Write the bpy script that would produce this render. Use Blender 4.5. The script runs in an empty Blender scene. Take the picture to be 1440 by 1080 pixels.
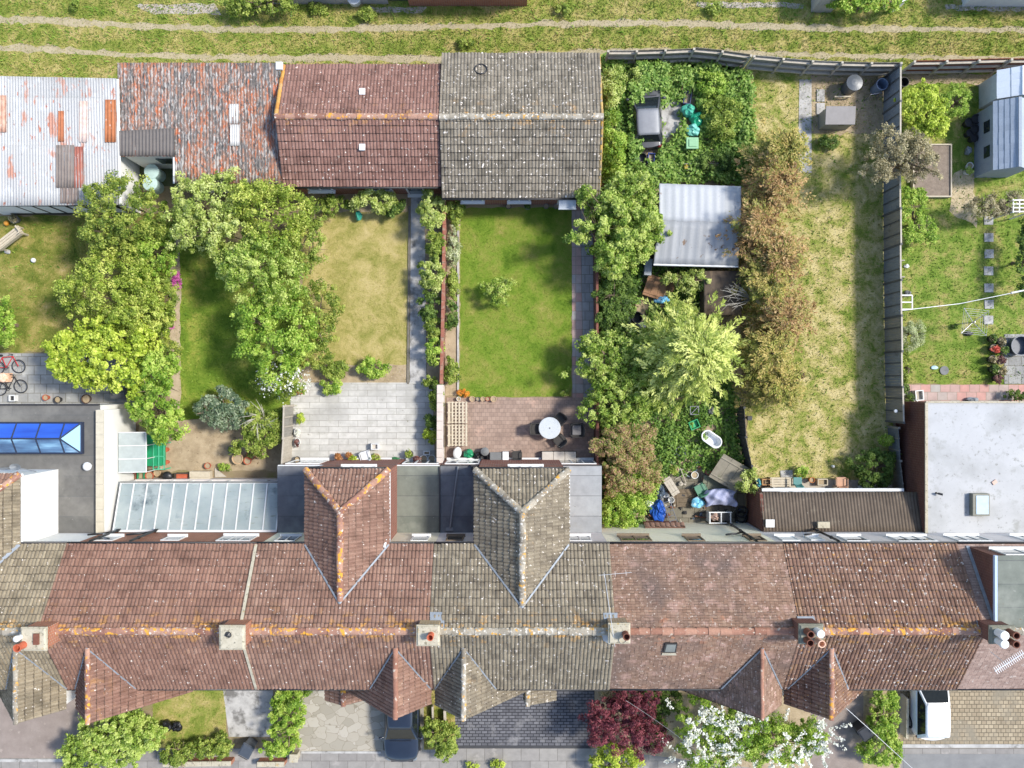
import bpy, bmesh, math, random
import numpy as np
from mathutils import Vector

# ---------------------------------------------------------------- camera, sky, sun, exposure
SC = bpy.context.scene
COL = SC.collection
H, F = 42.0, 1197.0                      # drone height (m), focal length in photo pixels (1440 wide)
cam = bpy.data.objects.new("camera", bpy.data.cameras.new("camera"))
COL.objects.link(cam)
cam.location = (0, 0, H)
cam.rotation_euler = (0, 0, 0)
cam.data.sensor_fit = 'HORIZONTAL'
cam.data.sensor_width = 36
cam.data.lens = 36 * F / 1440
cam.data.clip_end = 2000
SC.camera = cam
SUN_EL, SUN_AZ = 51, 13                  # azimuth counted from +X towards +Y
w = bpy.data.worlds.new("World"); SC.world = w; w.use_nodes = True
_sky = w.node_tree.nodes.new('ShaderNodeTexSky')
_sky.sky_type = 'NISHITA'; _sky.sun_disc = False
_sky.sun_elevation = math.radians(SUN_EL)
_sky.sun_rotation = math.radians(90 - SUN_AZ)
w.node_tree.links.new(_sky.outputs[0], w.node_tree.nodes['Background'].inputs[0])
w.node_tree.nodes['Background'].inputs[1].default_value = 0.15
sl = bpy.data.lights.new("sun", 'SUN'); sl.energy = 2.75; sl.angle = math.radians(8.0); sl.color = (1, .95, .86)
so = bpy.data.objects.new("sun", sl); COL.objects.link(so); so.location = (30, 12, 45)
_d = Vector((math.cos(math.radians(SUN_EL)) * math.cos(math.radians(SUN_AZ)),
             math.cos(math.radians(SUN_EL)) * math.sin(math.radians(SUN_AZ)), math.sin(math.radians(SUN_EL))))
so.rotation_euler = _d.to_track_quat('Z', 'Y').to_euler()
SC.view_settings.view_transform = 'Standard'
SC.view_settings.look = 'None'
SC.view_settings.exposure = 0.9
SC.view_settings.gamma = 1
SC.cycles.max_bounces = 6
SC.cycles.diffuse_bounces = 3
SC.cycles.transmission_bounces = 4
SC.cycles.use_denoising = True

# ---------------------------------------------------------------- helpers
def W(px, py, z=0.0):                    # the place at height z that the photo shows at (px, py)
    d = (H - z) / F
    return ((px - 720) * d, (540 - py) * d, z)
def S(n, z=0.0): return n * (H - z) / F
def lin(r, g, b, k=1.0):
    f = lambda c: (c / 255 / 12.92 if c <= 10 else ((c / 255 + .055) / 1.055) ** 2.4) * k
    return (f(r), f(g), f(b), 1)
ORG = {}
def setp(o, label=None, cat=None, group=None, kind=None):
    if label: o['label'] = label
    if cat: o['category'] = cat
    if group: o['group'] = group
    if kind: o['kind'] = kind
    return o
def thing(name, label, cat, loc=(0, 0, 0), group=None):
    o = bpy.data.objects.new(name, None); COL.objects.link(o)
    o.empty_display_size = .3
    o.location = loc; ORG[o.name] = Vector(loc)
    return setp(o, label, cat, group)
def place(o, loc, rz=0.0):
    o.location = loc; o.rotation_euler = (0, 0, rz); return o
def dup(root, loc, rz, label):
    r = root.copy(); COL.objects.link(r); r.location = loc; r.rotation_euler = (0, 0, rz); r['label'] = label
    for ch in list(root.children):
        c = ch.copy(); COL.objects.link(c); c.parent = r
        for g in list(ch.children):
            d = g.copy(); COL.objects.link(d); d.parent = c
    return r
def link_mesh(name, me, mats, parent=None, loc=None):
    o = bpy.data.objects.new(name, me); COL.objects.link(o)
    for m in (mats if isinstance(mats, (list, tuple)) else [mats]): me.materials.append(m)
    if parent is not None:
        o.parent = parent; org = ORG[parent.name]; ORG[o.name] = org
    else:
        org = Vector(loc) if loc is not None else Vector((0, 0, 0)); o.location = org; ORG[o.name] = org
    if org.length > 0:
        n = len(me.vertices); a = np.empty(n * 3, np.float32); me.vertices.foreach_get('co', a)
        a = a.reshape(-1, 3) - np.array(org, np.float32); me.vertices.foreach_set('co', a.ravel()); me.update()
    return o

class MB:
    def __init__(s): s.v = []; s.f = []; s.m = []
    def add(s, vs, fs, m=0):
        o = len(s.v); s.v += [tuple(v) for v in vs]; s.f += [[i + o for i in f] for f in fs]; s.m += [m] * len(fs); return s
    def box(s, c, d, rz=0, m=0, taper=1.0):
        ca, sa = math.cos(rz), math.sin(rz); vs = []
        for k, t in ((-.5, 1), (.5, taper)):
            for a, b in ((-.5, -.5), (.5, -.5), (.5, .5), (-.5, .5)):
                x, y = a * d[0] * t, b * d[1] * t
                vs.append((c[0] + x * ca - y * sa, c[1] + x * sa + y * ca, c[2] + k * d[2]))
        return s.add(vs, [(3, 2, 1, 0), (4, 5, 6, 7), (0, 1, 5, 4), (1, 2, 6, 5), (2, 3, 7, 6), (3, 0, 4, 7)], m)
    def prism(s, poly, z0, z1, m=0):
        n = len(poly); a = sum(poly[i][0] * poly[(i + 1) % n][1] - poly[(i + 1) % n][0] * poly[i][1] for i in range(n))
        if a < 0:
            poly = poly[::-1]
            if isinstance(z1, (list, tuple)): z1 = z1[::-1]
        zt = z1 if isinstance(z1, (list, tuple)) else [z1] * n
        vs = [(p[0], p[1], z0) for p in poly] + [(p[0], p[1], z) for p, z in zip(poly, zt)]
        return s.add(vs, [list(range(n))[::-1], list(range(n, 2 * n))] + [(i, (i + 1) % n, n + (i + 1) % n, n + i) for i in range(n)], m)
    def plate(s, pts, t, m=0):                      # a 3-D polygon with thickness t, downwards
        n = len(pts); P = [Vector(p) for p in pts]
        N = (P[1] - P[0]).cross(P[2] - P[0]).normalized()
        if N.z < 0: P = P[::-1]; N = -N
        vs = P + [p - N * t for p in P]
        return s.add(vs, [list(range(n)), list(range(n, 2 * n))[::-1]] + [((i + 1) % n, i, n + i, n + (i + 1) % n) for i in range(n)], m)
    def lathe(s, x, y, prof, n=18, m=0, sx=1, sy=1, rz=0):
        vs = []; ca, sa = math.cos(rz), math.sin(rz)
        for r, z in prof:
            for i in range(n):
                a = 2 * math.pi * i / n; u, v = r * math.cos(a) * sx, r * math.sin(a) * sy
                vs.append((x + u * ca - v * sa, y + u * sa + v * ca, z))
        fs = [(k * n + i, k * n + (i + 1) % n, (k + 1) * n + (i + 1) % n, (k + 1) * n + i) for k in range(len(prof) - 1) for i in range(n)]
        fs += [list(range(n))[::-1], [(len(prof) - 1) * n + i for i in range(n)]]
        return s.add(vs, fs, m)
    def cyl(s, x, y, z0, z1, r0, r1=None, n=16, m=0): return s.lathe(x, y, [(r0, z0), (r0 if r1 is None else r1, z1)], n, m)
    def tube(s, pts, r, n=6, m=0):
        P = [Vector(p) for p in pts]; rs = r if isinstance(r, (list, tuple)) else [r] * len(P); vs = []
        for i, p in enumerate(P):
            t = (P[min(i + 1, len(P) - 1)] - P[max(i - 1, 0)]).normalized()
            a = t.cross(Vector((0, 0, 1)))
            if a.length < .05: a = t.cross(Vector((1, 0, 0)))
            a.normalize(); b = t.cross(a)
            vs += [p + (a * math.cos(2 * math.pi * k / n) + b * math.sin(2 * math.pi * k / n)) * rs[i] for k in range(n)]
        fs = [(i * n + k, i * n + (k + 1) % n, (i + 1) * n + (k + 1) % n, (i + 1) * n + k) for i in range(len(P) - 1) for k in range(n)]
        fs += [list(range(n))[::-1], [(len(P) - 1) * n + k for k in range(n)]]
        return s.add(vs, fs, m)
    def ring(s, c, R, r, n=24, k=6, m=0, ax=None, tilt=0.0, rz=0.0):       # torus lying flat, tilted about its own X by tilt
        vs = []
        for i in range(n):
            a = 2 * math.pi * i / n
            for j in range(k):
                b = 2 * math.pi * j / k; x, y, z = (R + r * math.cos(b)) * math.cos(a), (R + r * math.cos(b)) * math.sin(a), r * math.sin(b)
                y, z = y * math.cos(tilt) - z * math.sin(tilt), y * math.sin(tilt) + z * math.cos(tilt)
                x, y = x * math.cos(rz) - y * math.sin(rz), x * math.sin(rz) + y * math.cos(rz)
                vs.append((c[0] + x, c[1] + y, c[2] + z))
        return s.add(vs, [(i * k + j, ((i + 1) % n) * k + j, ((i + 1) % n) * k + (j + 1) % k, i * k + (j + 1) % k) for i in range(n) for j in range(k)], m)
    def lump(s, c, r, m=0, seed=0, amp=.18, n=14, k=9, zmin=None):          # crumpled ball
        R = random.Random(seed); ph = [R.uniform(0, 6.3) for _ in range(8)]; vs = []
        for j in range(k + 1):
            t = math.pi * j / k
            for i in range(n):
                a = 2 * math.pi * i / n
                q = 1 + amp * (math.sin(3 * a + ph[0] + 2 * t) * .5 + math.sin(5 * a + ph[1] - 3 * t) * .35 + math.sin(4 * t + ph[2] + a) * .4) + R.uniform(-amp, amp) * .35
                z = c[2] + r[2] * math.cos(t) * q
                if zmin is not None: z = max(z, zmin)
                vs.append((c[0] + r[0] * math.sin(t) * math.cos(a) * q, c[1] + r[1] * math.sin(t) * math.sin(a) * q, z))
        return s.add(vs, [(j * n + i, (j + 1) * n + i, (j + 1) * n + (i + 1) % n, j * n + (i + 1) % n) for j in range(k) for i in range(n)], m)
    def grid(s, fn, nu, nv, m=0, close=False):
        vs = [fn(i / nu, j / nv) for j in range(nv + 1) for i in range(nu + 1)]
        return s.add(vs, [(j * (nu + 1) + i, j * (nu + 1) + i + 1, (j + 1) * (nu + 1) + i + 1, (j + 1) * (nu + 1) + i) for j in range(nv) for i in range(nu)], m)
    def build(s, name, mats, parent=None, loc=None, smooth=False, bevel=0.0):
        me = bpy.data.meshes.new(name); me.from_pydata(s.v, [], s.f); me.polygons.foreach_set('material_index', s.m)
        if smooth: me.polygons.foreach_set('use_smooth', [True] * len(s.f))
        me.update()
        o = link_mesh(name, me, mats, parent, loc)
        if bevel:
            b = o.modifiers.new('bevel', 'BEVEL'); b.width = bevel; b.segments = 2; b.limit_method = 'ANGLE'; b.angle_limit = .6
        return o
def solo(mb, name, mats, label, cat, loc, group=None, **kw):
    return setp(mb.build(name, mats, None, loc, **kw), label, cat, group)

# ---------------------------------------------------------------- materials
def newmat(name):
    m = bpy.data.materials.new(name); m.use_nodes = True
    return m, m.node_tree, m.node_tree.nodes['Principled BSDF']
def ramp(nt, fac, stops, interp='LINEAR'):
    n = nt.nodes.new('ShaderNodeValToRGB'); cr = n.color_ramp; cr.interpolation = interp
    while len(cr.elements) < len(stops): cr.elements.new(.5)
    for e, (p, c) in zip(cr.elements, stops):
        e.position = p; e.color = c if len(c) == 4 else (*c, 1)
    nt.links.new(fac, n.inputs[0]); return n.outputs[0]
def coords(nt, stretch=(1, 1, 1), off=0.0, world=False):
    if world: src = nt.nodes.new('ShaderNodeNewGeometry').outputs['Position']
    else: src = nt.nodes.new('ShaderNodeTexCoord').outputs['Object']
    mp = nt.nodes.new('ShaderNodeMapping'); mp.inputs['Scale'].default_value = stretch; mp.inputs['Location'].default_value = (off, off * .7, off * 1.3)
    nt.links.new(src, mp.inputs[0]); return mp.outputs[0]
def noise(nt, scale, detail=5, rough=.6, stretch=(1, 1, 1), off=0.0, world=False, dist=0.0):
    n = nt.nodes.new('ShaderNodeTexNoise'); n.inputs['Scale'].default_value = scale; n.inputs['Detail'].default_value = detail
    n.inputs['Roughness'].default_value = rough; n.inputs['Distortion'].default_value = dist
    nt.links.new(coords(nt, stretch, off, world), n.inputs['Vector']); return n.outputs[0]
def mixc(nt, fac, a, b, mode='MIX'):
    n = nt.nodes.new('ShaderNodeMix'); n.data_type = 'RGBA'; n.blend_type = mode; n.clamp_factor = True
    for i, x in ((0, fac), (6, a), (7, b)):
        if hasattr(x, 'links'): nt.links.new(x, n.inputs[i])
        else: n.inputs[i].default_value = x
    return n.outputs[2]
def maths(nt, op, a, b=0.0):
    n = nt.nodes.new('ShaderNodeMath'); n.operation = op
    for i, x in ((0, a), (1, b)):
        if hasattr(x, 'links'): nt.links.new(x, n.inputs[i])
        else: n.inputs[i].default_value = x
    return n.outputs[0]
def attr(nt, name):
    n = nt.nodes.new('ShaderNodeAttribute'); n.attribute_name = name; return n.outputs['Fac']
K0, K1 = (0, 0, 0, 1), (1, 1, 1, 1)
def add_layers(nt, col, layers, world=False):
    # each layer: (scale, lo, hi, colour[, stretch[, off[, attribute]]]) lays a blotchy colour over the one below
    for L in layers:
        sc, lo, hi, c = L[:4]; st = L[4] if len(L) > 4 and L[4] else (1, 1, 1); off = L[5] if len(L) > 5 else sc * 1.7
        f = ramp(nt, noise(nt, sc, 5, .62, st, off, world), [(lo, K0), (hi, K1)])
        if len(L) > 6: f = maths(nt, 'MULTIPLY', f, attr(nt, L[6]))
        col = mixc(nt, f, col, c)
    return col
def bump(nt, b, h, strength, dist=.02):
    n = nt.nodes.new('ShaderNodeBump'); n.inputs['Strength'].default_value = strength; n.inputs['Distance'].default_value = dist
    nt.links.new(h, n.inputs['Height']); nt.links.new(n.outputs[0], b.inputs['Normal'])
def blotch(name, stops, scale=3, layers=(), rough=.85, bmp=.3, bscale=40, stretch=(1, 1, 1), metal=0, detail=6, spec=.3, world=False):
    m, nt, b = newmat(name)
    if len(stops) == 1: stops = [(.3, tuple(x * .86 for x in stops[0][:3]) + (1,)), (.7, tuple(min(1, x * 1.1) for x in stops[0][:3]) + (1,))]
    if not isinstance(stops[0][0], (int, float)) or len(stops[0]) > 2:
        n_ = len(stops); stops = [(.25 + .5 * i / (n_ - 1), c) for i, c in enumerate(stops)]
    col = ramp(nt, noise(nt, scale, detail, .62, stretch, 0, world), stops)
    col = add_layers(nt, col, layers, world)
    nt.links.new(col, b.inputs['Base Color']); b.inputs['Roughness'].default_value = rough; b.inputs['Metallic'].default_value = metal
    b.inputs['Specular IOR Level'].default_value = spec
    if bmp: bump(nt, b, noise(nt, bscale, 4, .6, stretch, 3, world), bmp)
    return m
def tile_mat(name, cols, layers=(), rough=.85, vary=1.0):
    m, nt, b = newmat(name)
    n_ = len(cols); col = ramp(nt, attr(nt, 'tile'), [(i / (n_ - 1), c) for i, c in enumerate(cols)])
    col = mixc(nt, .55 * vary, col, ramp(nt, noise(nt, .9, 4, .6), [(.3, (.6, .6, .6, 1)), (.7, (1.0, 1.0, 1.0, 1))]), 'MULTIPLY')
    col = mixc(nt, .6 * vary, col, ramp(nt, noise(nt, 14, 3, .6), [(.3, (.62, .62, .62, 1)), (.72, (1.15, 1.12, 1.1, 1))]), 'MULTIPLY')
    col = add_layers(nt, col, layers)
    col = mixc(nt, attr(nt, 'lap'), col, (.035, .026, .022, 1))          # grime and gap shade painted dark into the laps between courses
    nt.links.new(col, b.inputs['Base Color']); b.inputs['Roughness'].default_value = rough; b.inputs['Specular IOR Level'].default_value = .25
    bump(nt, b, noise(nt, 60, 3), .35, .01)
    return m
def brick_mat(name, c1, c2, mortar, bw=.225, bh=.075, mort=.012, floor=False, layers=(), rough=.85, offset=.5, bias=0.0, rz=0.0):
    m, nt, b = newmat(name)
    if floor: v = coords(nt)
    else:
        sx = nt.nodes.new('ShaderNodeSeparateXYZ'); nt.links.new(nt.nodes.new('ShaderNodeTexCoord').outputs['Object'], sx.inputs[0])
        cx = nt.nodes.new('ShaderNodeCombineXYZ'); nt.links.new(maths(nt, 'ADD', sx.outputs[0], sx.outputs[1]), cx.inputs[0]); nt.links.new(sx.outputs[2], cx.inputs[1]); v = cx.outputs[0]
    if rz:
        mp = nt.nodes.new('ShaderNodeMapping'); mp.inputs['Rotation'].default_value = (0, 0, rz); nt.links.new(v, mp.inputs[0]); v = mp.outputs[0]
    t = nt.nodes.new('ShaderNodeTexBrick'); nt.links.new(v, t.inputs['Vector'])
    for k, x in (('Color1', c1), ('Color2', c2), ('Mortar', mortar), ('Scale', 1.0), ('Mortar Size', mort), ('Mortar Smooth', .1), ('Bias', bias), ('Brick Width', bw), ('Row Height', bh)): t.inputs[k].default_value = x
    t.offset = offset
    col = mixc(nt, .5, t.outputs['Color'], ramp(nt, noise(nt, 3, 5), [(.3, (.65, .65, .65, 1)), (.7, (1.1, 1.1, 1.1, 1))]), 'MULTIPLY')
    col = add_layers(nt, col, layers)
    nt.links.new(col, b.inputs['Base Color']); b.inputs['Roughness'].default_value = rough; b.inputs['Specular IOR Level'].default_value = .25
    bump(nt, b, maths(nt, 'ADD', maths(nt, 'MULTIPLY', t.outputs['Fac'], -1.0), maths(nt, 'MULTIPLY', noise(nt, 50, 3), .4)), .5, .012)
    return m
def leaf_mat(name, cols, trans=.35, rough=.55):
    m, nt, b = newmat(name)
    cols = [tuple(x * .68 for x in cols[0][:3]) + (1,)] + list(cols) + [tuple(min(.9, x * 1.12) for x in cols[-1][:3]) + (1,)]
    n_ = len(cols); col = ramp(nt, attr(nt, 'tile'), [(.06 + .88 * i / (n_ - 1), c) for i, c in enumerate(cols)])
    nt.links.new(col, b.inputs['Base Color']); b.inputs['Roughness'].default_value = rough; b.inputs['Specular IOR Level'].default_value = .35
    tr = nt.nodes.new('ShaderNodeBsdfTranslucent'); nt.links.new(mixc(nt, 1, col, (1.15, 1.1, .5, 1), 'MULTIPLY'), tr.inputs[0])
    mx = nt.nodes.new('ShaderNodeMixShader'); mx.inputs[0].default_value = trans
    nt.links.new(b.outputs[0], mx.inputs[1]); nt.links.new(tr.outputs[0], mx.inputs[2])
    nt.links.new(mx.outputs[0], nt.nodes['Material Output'].inputs[0]); return m
def grass_mat(name, stops, scale=.5, blade=False, layers=(), lo=.3, hi=.7):
    m, nt, b = newmat(name); n_ = len(stops)
    big = noise(nt, scale, 6, .68, world=True, dist=.4)
    if blade: big = maths(nt, 'ADD', big, maths(nt, 'MULTIPLY', maths(nt, 'SUBTRACT', attr(nt, 'tile'), .5), .3))
    else: big = maths(nt, 'ADD', big, maths(nt, 'MULTIPLY', maths(nt, 'SUBTRACT', noise(nt, 22, 4, .7, world=True), .5), .45))
    col = ramp(nt, big, [(lo + (hi - lo) * i / (n_ - 1), c) for i, c in enumerate(stops)])
    col = add_layers(nt, col, layers, True)
    nt.links.new(col, b.inputs['Base Color']); b.inputs['Roughness'].default_value = .9; b.inputs['Specular IOR Level'].default_value = .15
    if not blade: bump(nt, b, noise(nt, 35, 5, .7, world=True), .8, .05)
    return m
def plain(name, c, rough=.5, metal=0, spec=.5, coat=0, vary=.12):
    m, nt, b = newmat(name)
    c = c if len(c) == 4 else (*c, 1)
    col = ramp(nt, noise(nt, 4, 5), [(.3, tuple(x * (1 - vary) for x in c[:3]) + (1,)), (.7, tuple(x * (1 + vary * .5) for x in c[:3]) + (1,))])
    nt.links.new(col, b.inputs['Base Color'])
    b.inputs['Roughness'].default_value = rough; b.inputs['Metallic'].default_value = metal; b.inputs['Specular IOR Level'].default_value = spec; b.inputs['Coat Weight'].default_value = coat
    b.inputs['Coat Roughness'].default_value = .06
    return m
# ---------------------------------------------------------------- roof tiles, sheets, leaves, grass
def mesh_np(name, verts, quads, mats, parent=None, loc=None, tile=None, smooth=False, tris=False):
    me = bpy.data.meshes.new(name); k = 3 if tris else 4
    me.vertices.add(len(verts)); me.vertices.foreach_set('co', np.asarray(verts, np.float32).ravel())
    n = len(quads); me.loops.add(n * k); me.polygons.add(n)
    me.loops.foreach_set('vertex_index', np.asarray(quads, np.int32).ravel())
    me.polygons.foreach_set('loop_start', np.arange(0, n * k, k, dtype=np.int32))
    if smooth: me.polygons.foreach_set('use_smooth', np.ones(n, bool))
    me.update(calc_edges=True)
    if tile is not None:
        a = me.attributes.new('tile', 'FLOAT', 'FACE'); a.data.foreach_set('value', np.asarray(tile, np.float32))
    return link_mesh(name, me, mats, parent, loc)

ROMAN = [(0, 0), (.1, .7), (.28, 1), (.52, 1), (.7, .72), (.82, 0)]
DOUBLE = [(0, 0), (.1, .7), (.22, 1), (.34, .7), (.46, 0), (.97, .05)]
FLAT = [(0, 0), (.9, 0), (.93, -1), (.97, -1)]
def tiles(name, mat, parent, pts, pitch=.23, course=.33, amp=.03, step=.028, prof=ROMAN, seed=0, lift=0.0, label=None, jit=.008, thick=.05, lap=.6, rvk=1.0):
    rng = np.random.default_rng(seed); P = [Vector(p) for p in pts]
    N = (P[1] - P[0]).cross(P[2] - P[0]).normalized()
    if N.z < 0: N = -N
    Z = Vector((0, 0, 1)); U = Z.cross(N).normalized(); V = N.cross(U).normalized()
    P0 = min(P, key=lambda p: p.z)
    uv = [((p - P0).dot(U), (p - P0).dot(V)) for p in P]
    ar = sum(uv[i][0] * uv[(i + 1) % len(uv)][1] - uv[(i + 1) % len(uv)][0] * uv[i][1] for i in range(len(uv)))
    if ar < 0: uv = uv[::-1]
    u0, u1 = min(p[0] for p in uv), max(p[0] for p in uv); v0, v1 = min(p[1] for p in uv), max(p[1] for p in uv)
    gap = min(.045, course * .16)
    nr = int(math.ceil((u1 - u0) / pitch)) + 1; nc = int(math.ceil((v1 - v0) / course)) + 1; npf = len(prof)
    us = np.concatenate([u0 + (i + np.array([p[0] for p in prof])) * pitch for i in range(nr)])
    hs = np.tile(np.array([p[1] for p in prof]) * amp, nr)
    nu = len(us); rows = []
    drift = np.cumsum(rng.normal(0, jit * .5, nc + 2)); sag = .012 * np.sin(us * 1.3 + seed) + .008 * np.sin(us * 3.1 + 2 * seed)
    for k in range(nc):
        j = np.repeat(rng.normal(0, jit, nr), npf); jv = np.repeat(rng.normal(0, jit * .8, nr), npf)
        vb = v0 + k * course
        rows.append((us, vb + jv * 1.5 + 0 * us, hs + step + j + sag)); rows.append((us, vb + course + 0 * us - gap, hs + sag + j * .2 - .004))
    verts = np.concatenate([np.stack([r[0], r[1], r[2] + lift], 1) for r in rows])
    M3 = np.array([list(U), list(V), list(N)]); verts = verts @ M3 + np.array(list(P0))
    R = len(rows); idx = np.arange(R * nu).reshape(R, nu)
    q = np.stack([idx[:-1, :-1], idx[:-1, 1:], idx[1:, 1:], idx[1:, :-1]], -1).reshape(-1, 4)
    tr = rng.random((nc, nr)); big = rng.random((nc, nr)) < .08; tr = np.where(big, tr, .25 + .5 * tr)
    ti = np.repeat(tr, npf, axis=1)[:, :nu - 1]; tf = np.zeros((R - 1, nu - 1)); tf[0::2] = ti; tf[1::2] = ti[:len(tf[1::2])]
    rv = np.zeros((R - 1, nu - 1)); rv[:] = np.linspace(0, 1, R - 1)[:, None]
    me = bpy.data.meshes.new(name); me.from_pydata(verts.tolist(), [], q.tolist()); me.update()
    a = me.attributes.new('tile', 'FLOAT', 'FACE'); a.data.foreach_set('value', tf.ravel().astype(np.float32))
    a = me.attributes.new('rv', 'FLOAT', 'FACE'); a.data.foreach_set('value', (rvk * rv.ravel() ** 7).astype(np.float32))
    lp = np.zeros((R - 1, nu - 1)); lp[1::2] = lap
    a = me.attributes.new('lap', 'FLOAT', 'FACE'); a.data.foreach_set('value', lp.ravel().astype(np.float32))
    bm = bmesh.new(); bm.from_mesh(me)
    for i in range(len(uv)):
        a_, b_ = uv[i], uv[(i + 1) % len(uv)]; du, dv = b_[0] - a_[0], b_[1] - a_[1]
        if math.hypot(du, dv) < 1e-4: continue
        co = P0 + U * a_[0] + V * a_[1]; no = (U * dv - V * du).normalized()
        bmesh.ops.bisect_plane(bm, geom=bm.verts[:] + bm.edges[:] + bm.faces[:], plane_co=co, plane_no=no, clear_outer=True)
    # underside and rim so the covering has thickness
    n0 = [bm.verts.new(P0 + U * a_[0] + V * a_[1] - N * thick) for a_ in uv]; f = bm.faces.new(n0[::-1])
    n1 = [bm.verts.new(P0 + U * a_[0] + V * a_[1] + N * .012) for a_ in uv]
    for i in range(len(uv)): bm.faces.new((n0[i], n0[(i + 1) % len(uv)], n1[(i + 1) % len(uv)], n1[i]))
    bm.to_mesh(me); bm.free()
    o = link_mesh(name, me, mat, parent)
    if label: o['label'] = label
    return o
def caps(name, mat, parent, lines, r=.13, seg=.4, seed=0, label=None, lift=.0):
    # half-round ridge and hip tiles along lines
    R = random.Random(seed); V_ = []; Q = []; T = []
    for p0, p1 in lines:
        p0, p1 = Vector(p0), Vector(p1); L = (p1 - p0).length; n = max(1, round(L / seg)); t = (p1 - p0) / L
        s = t.cross(Vector((0, 0, 1))).normalized(); up = s.cross(t)
        for i in range(n):
            a, b = p0 + t * (L * i / n), p0 + t * (L * (i + 1) / n + .02); tv = R.random(); rr = r * R.uniform(.94, 1.07); j = s * R.uniform(-.012, .012) + up * (R.uniform(-.01, .01) + lift)
            o = len(V_)
            for e, (c, k) in enumerate(((a, 1.06), (b, .94))):
                for m in range(9):
                    an = math.pi * (m / 8 * 1.16 - .08); V_.append(tuple(c + j + s * (math.cos(an) * rr * k) + up * (math.sin(an) * rr * k * .75 - .02)))
            for m in range(8): Q.append((o + m, o + m + 1, o + 10 + m, o + 9 + m)); T.append(tv)
            for e in (0, 9):
                for m in range(0, 8, 2): Q.append((o + e + m, o + e + m + 1, o + e + m + 2, o + e + 8 - 0 if False else o + e + (m + 2))); T.append(tv)
    Q2 = [q for q in Q if len(set(q)) == 4]; T2 = [t for q, t in zip(Q, T) if len(set(q)) == 4]
    o = mesh_np(name, V_, Q2, mat, parent, tile=T2)
    a = o.data.attributes.new('rv', 'FLOAT', 'FACE'); a.data.foreach_set('value', np.ones(len(Q2), np.float32))
    if label: o['label'] = label
    return o
def strip(pts, wd, t, mb, m=0):
    for p, q in zip(pts[:-1], pts[1:]):
        p, q = Vector(p), Vector(q); s = (q - p).cross(Vector((0, 0, 1))).normalized() * wd / 2
        mb.plate([p - s, q - s, q + s, p + s], t, m)
def corrugated(name, mat, parent, A, B, Cc, D, pitch=.12, amp=.02, sheet=.72, seed=0, rows=14, laps=(), pick=None, label=None, t0=0.0):
    # A,B = near edge left/right, D,C = far edge left/right
    rng = np.random.default_rng(seed); A, B, Cc, D = [np.array(p, float) for p in (A, B, Cc, D)]
    Wd = np.linalg.norm(B - A); nw = int(Wd / pitch); nu = nw * 5 + 1; u = np.linspace(0, 1, nu); rv = sorted(set([round(i / rows, 4) for i in range(rows + 1)]) | set(laps))
    ns = max(1, int(Wd / sheet)); sid = np.minimum((u * ns).astype(int), ns - 1); lift = (sid % 2) * .006
    N = np.cross(B - A, D - A); N /= np.linalg.norm(N); N *= np.sign(N[2])
    rowsv = []; edges = []
    for v in rv:
        lo = sum(1 for l in laps if v > l + 1e-6)
        h = amp * np.cos(u * nw * 2 * np.pi) + lift + .008 * np.sin(u * 17 + seed + 3 * v) - .012 * lo + t0
        base = (A[None] * (1 - u)[:, None] + B[None] * u[:, None]) * (1 - v) + (D[None] * (1 - u)[:, None] + Cc[None] * u[:, None]) * v
        rowsv.append(base + N[None] * h[:, None])
        if any(abs(v - l) < 1e-6 for l in laps): rowsv.append(base + N[None] * (h - .014)[:, None] + (D - A)[None] * .001)
    R = len(rowsv); idx = np.arange(R * nu).reshape(R, nu)
    q = np.stack([idx[:-1, :-1], idx[:-1, 1:], idx[1:, 1:], idx[1:, :-1]], -1).reshape(-1, 4)
    sr = rng.random((len(laps) + 1, ns)); tf = np.zeros((R - 1, nu - 1)); lapc = 0; k = 0; rr = []
    for v in rv:
        rr.append(sum(1 for l in laps if v > l - 1e-6) if False else sum(1 for l in laps if v + 1e-6 >= l))
        if any(abs(v - l) < 1e-6 for l in laps): rr.append(rr[-1])
    for r in range(R - 1): tf[r] = sr[min(rr[r], len(laps)), sid[:-1]]
    o = mesh_np(name, np.concatenate(rowsv), q, mat, parent, tile=tf.ravel(), smooth=True)
    so_ = o.modifiers.new('thick', 'SOLIDIFY'); so_.thickness = .012; so_.offset = -1
    if label: o['label'] = label
    return o

def leaf_quads(pos, nrm, size, val, rng, aspect=.62, tan=None):
    n = len(pos); nrm = nrm / (np.linalg.norm(nrm, axis=1, keepdims=True) + 1e-9)
    if tan is None: tan = rng.normal(size=(n, 3))
    t = tan - nrm * np.sum(tan * nrm, 1, keepdims=True); t /= np.linalg.norm(t, axis=1, keepdims=True) + 1e-9
    b = np.cross(nrm, t); s = (size * rng.uniform(.5, 1.45, n))[:, None] if np.isscalar(size) else size[:, None]
    v = np.stack([pos - t * s * .55, pos + b * s * aspect * .5 - nrm * s * .1, pos + t * s * .55, pos - b * s * aspect * .5 - nrm * s * .1], 1).reshape(-1, 3)
    return v, np.arange(n * 4).reshape(-1, 4), val
def sph(rng, n, zmin=-1.0):
    z = rng.uniform(zmin, 1, n); a = rng.uniform(0, 2 * np.pi, n); r = np.sqrt(1 - z * z); return np.stack([r * np.cos(a), r * np.sin(a), z], 1)
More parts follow.
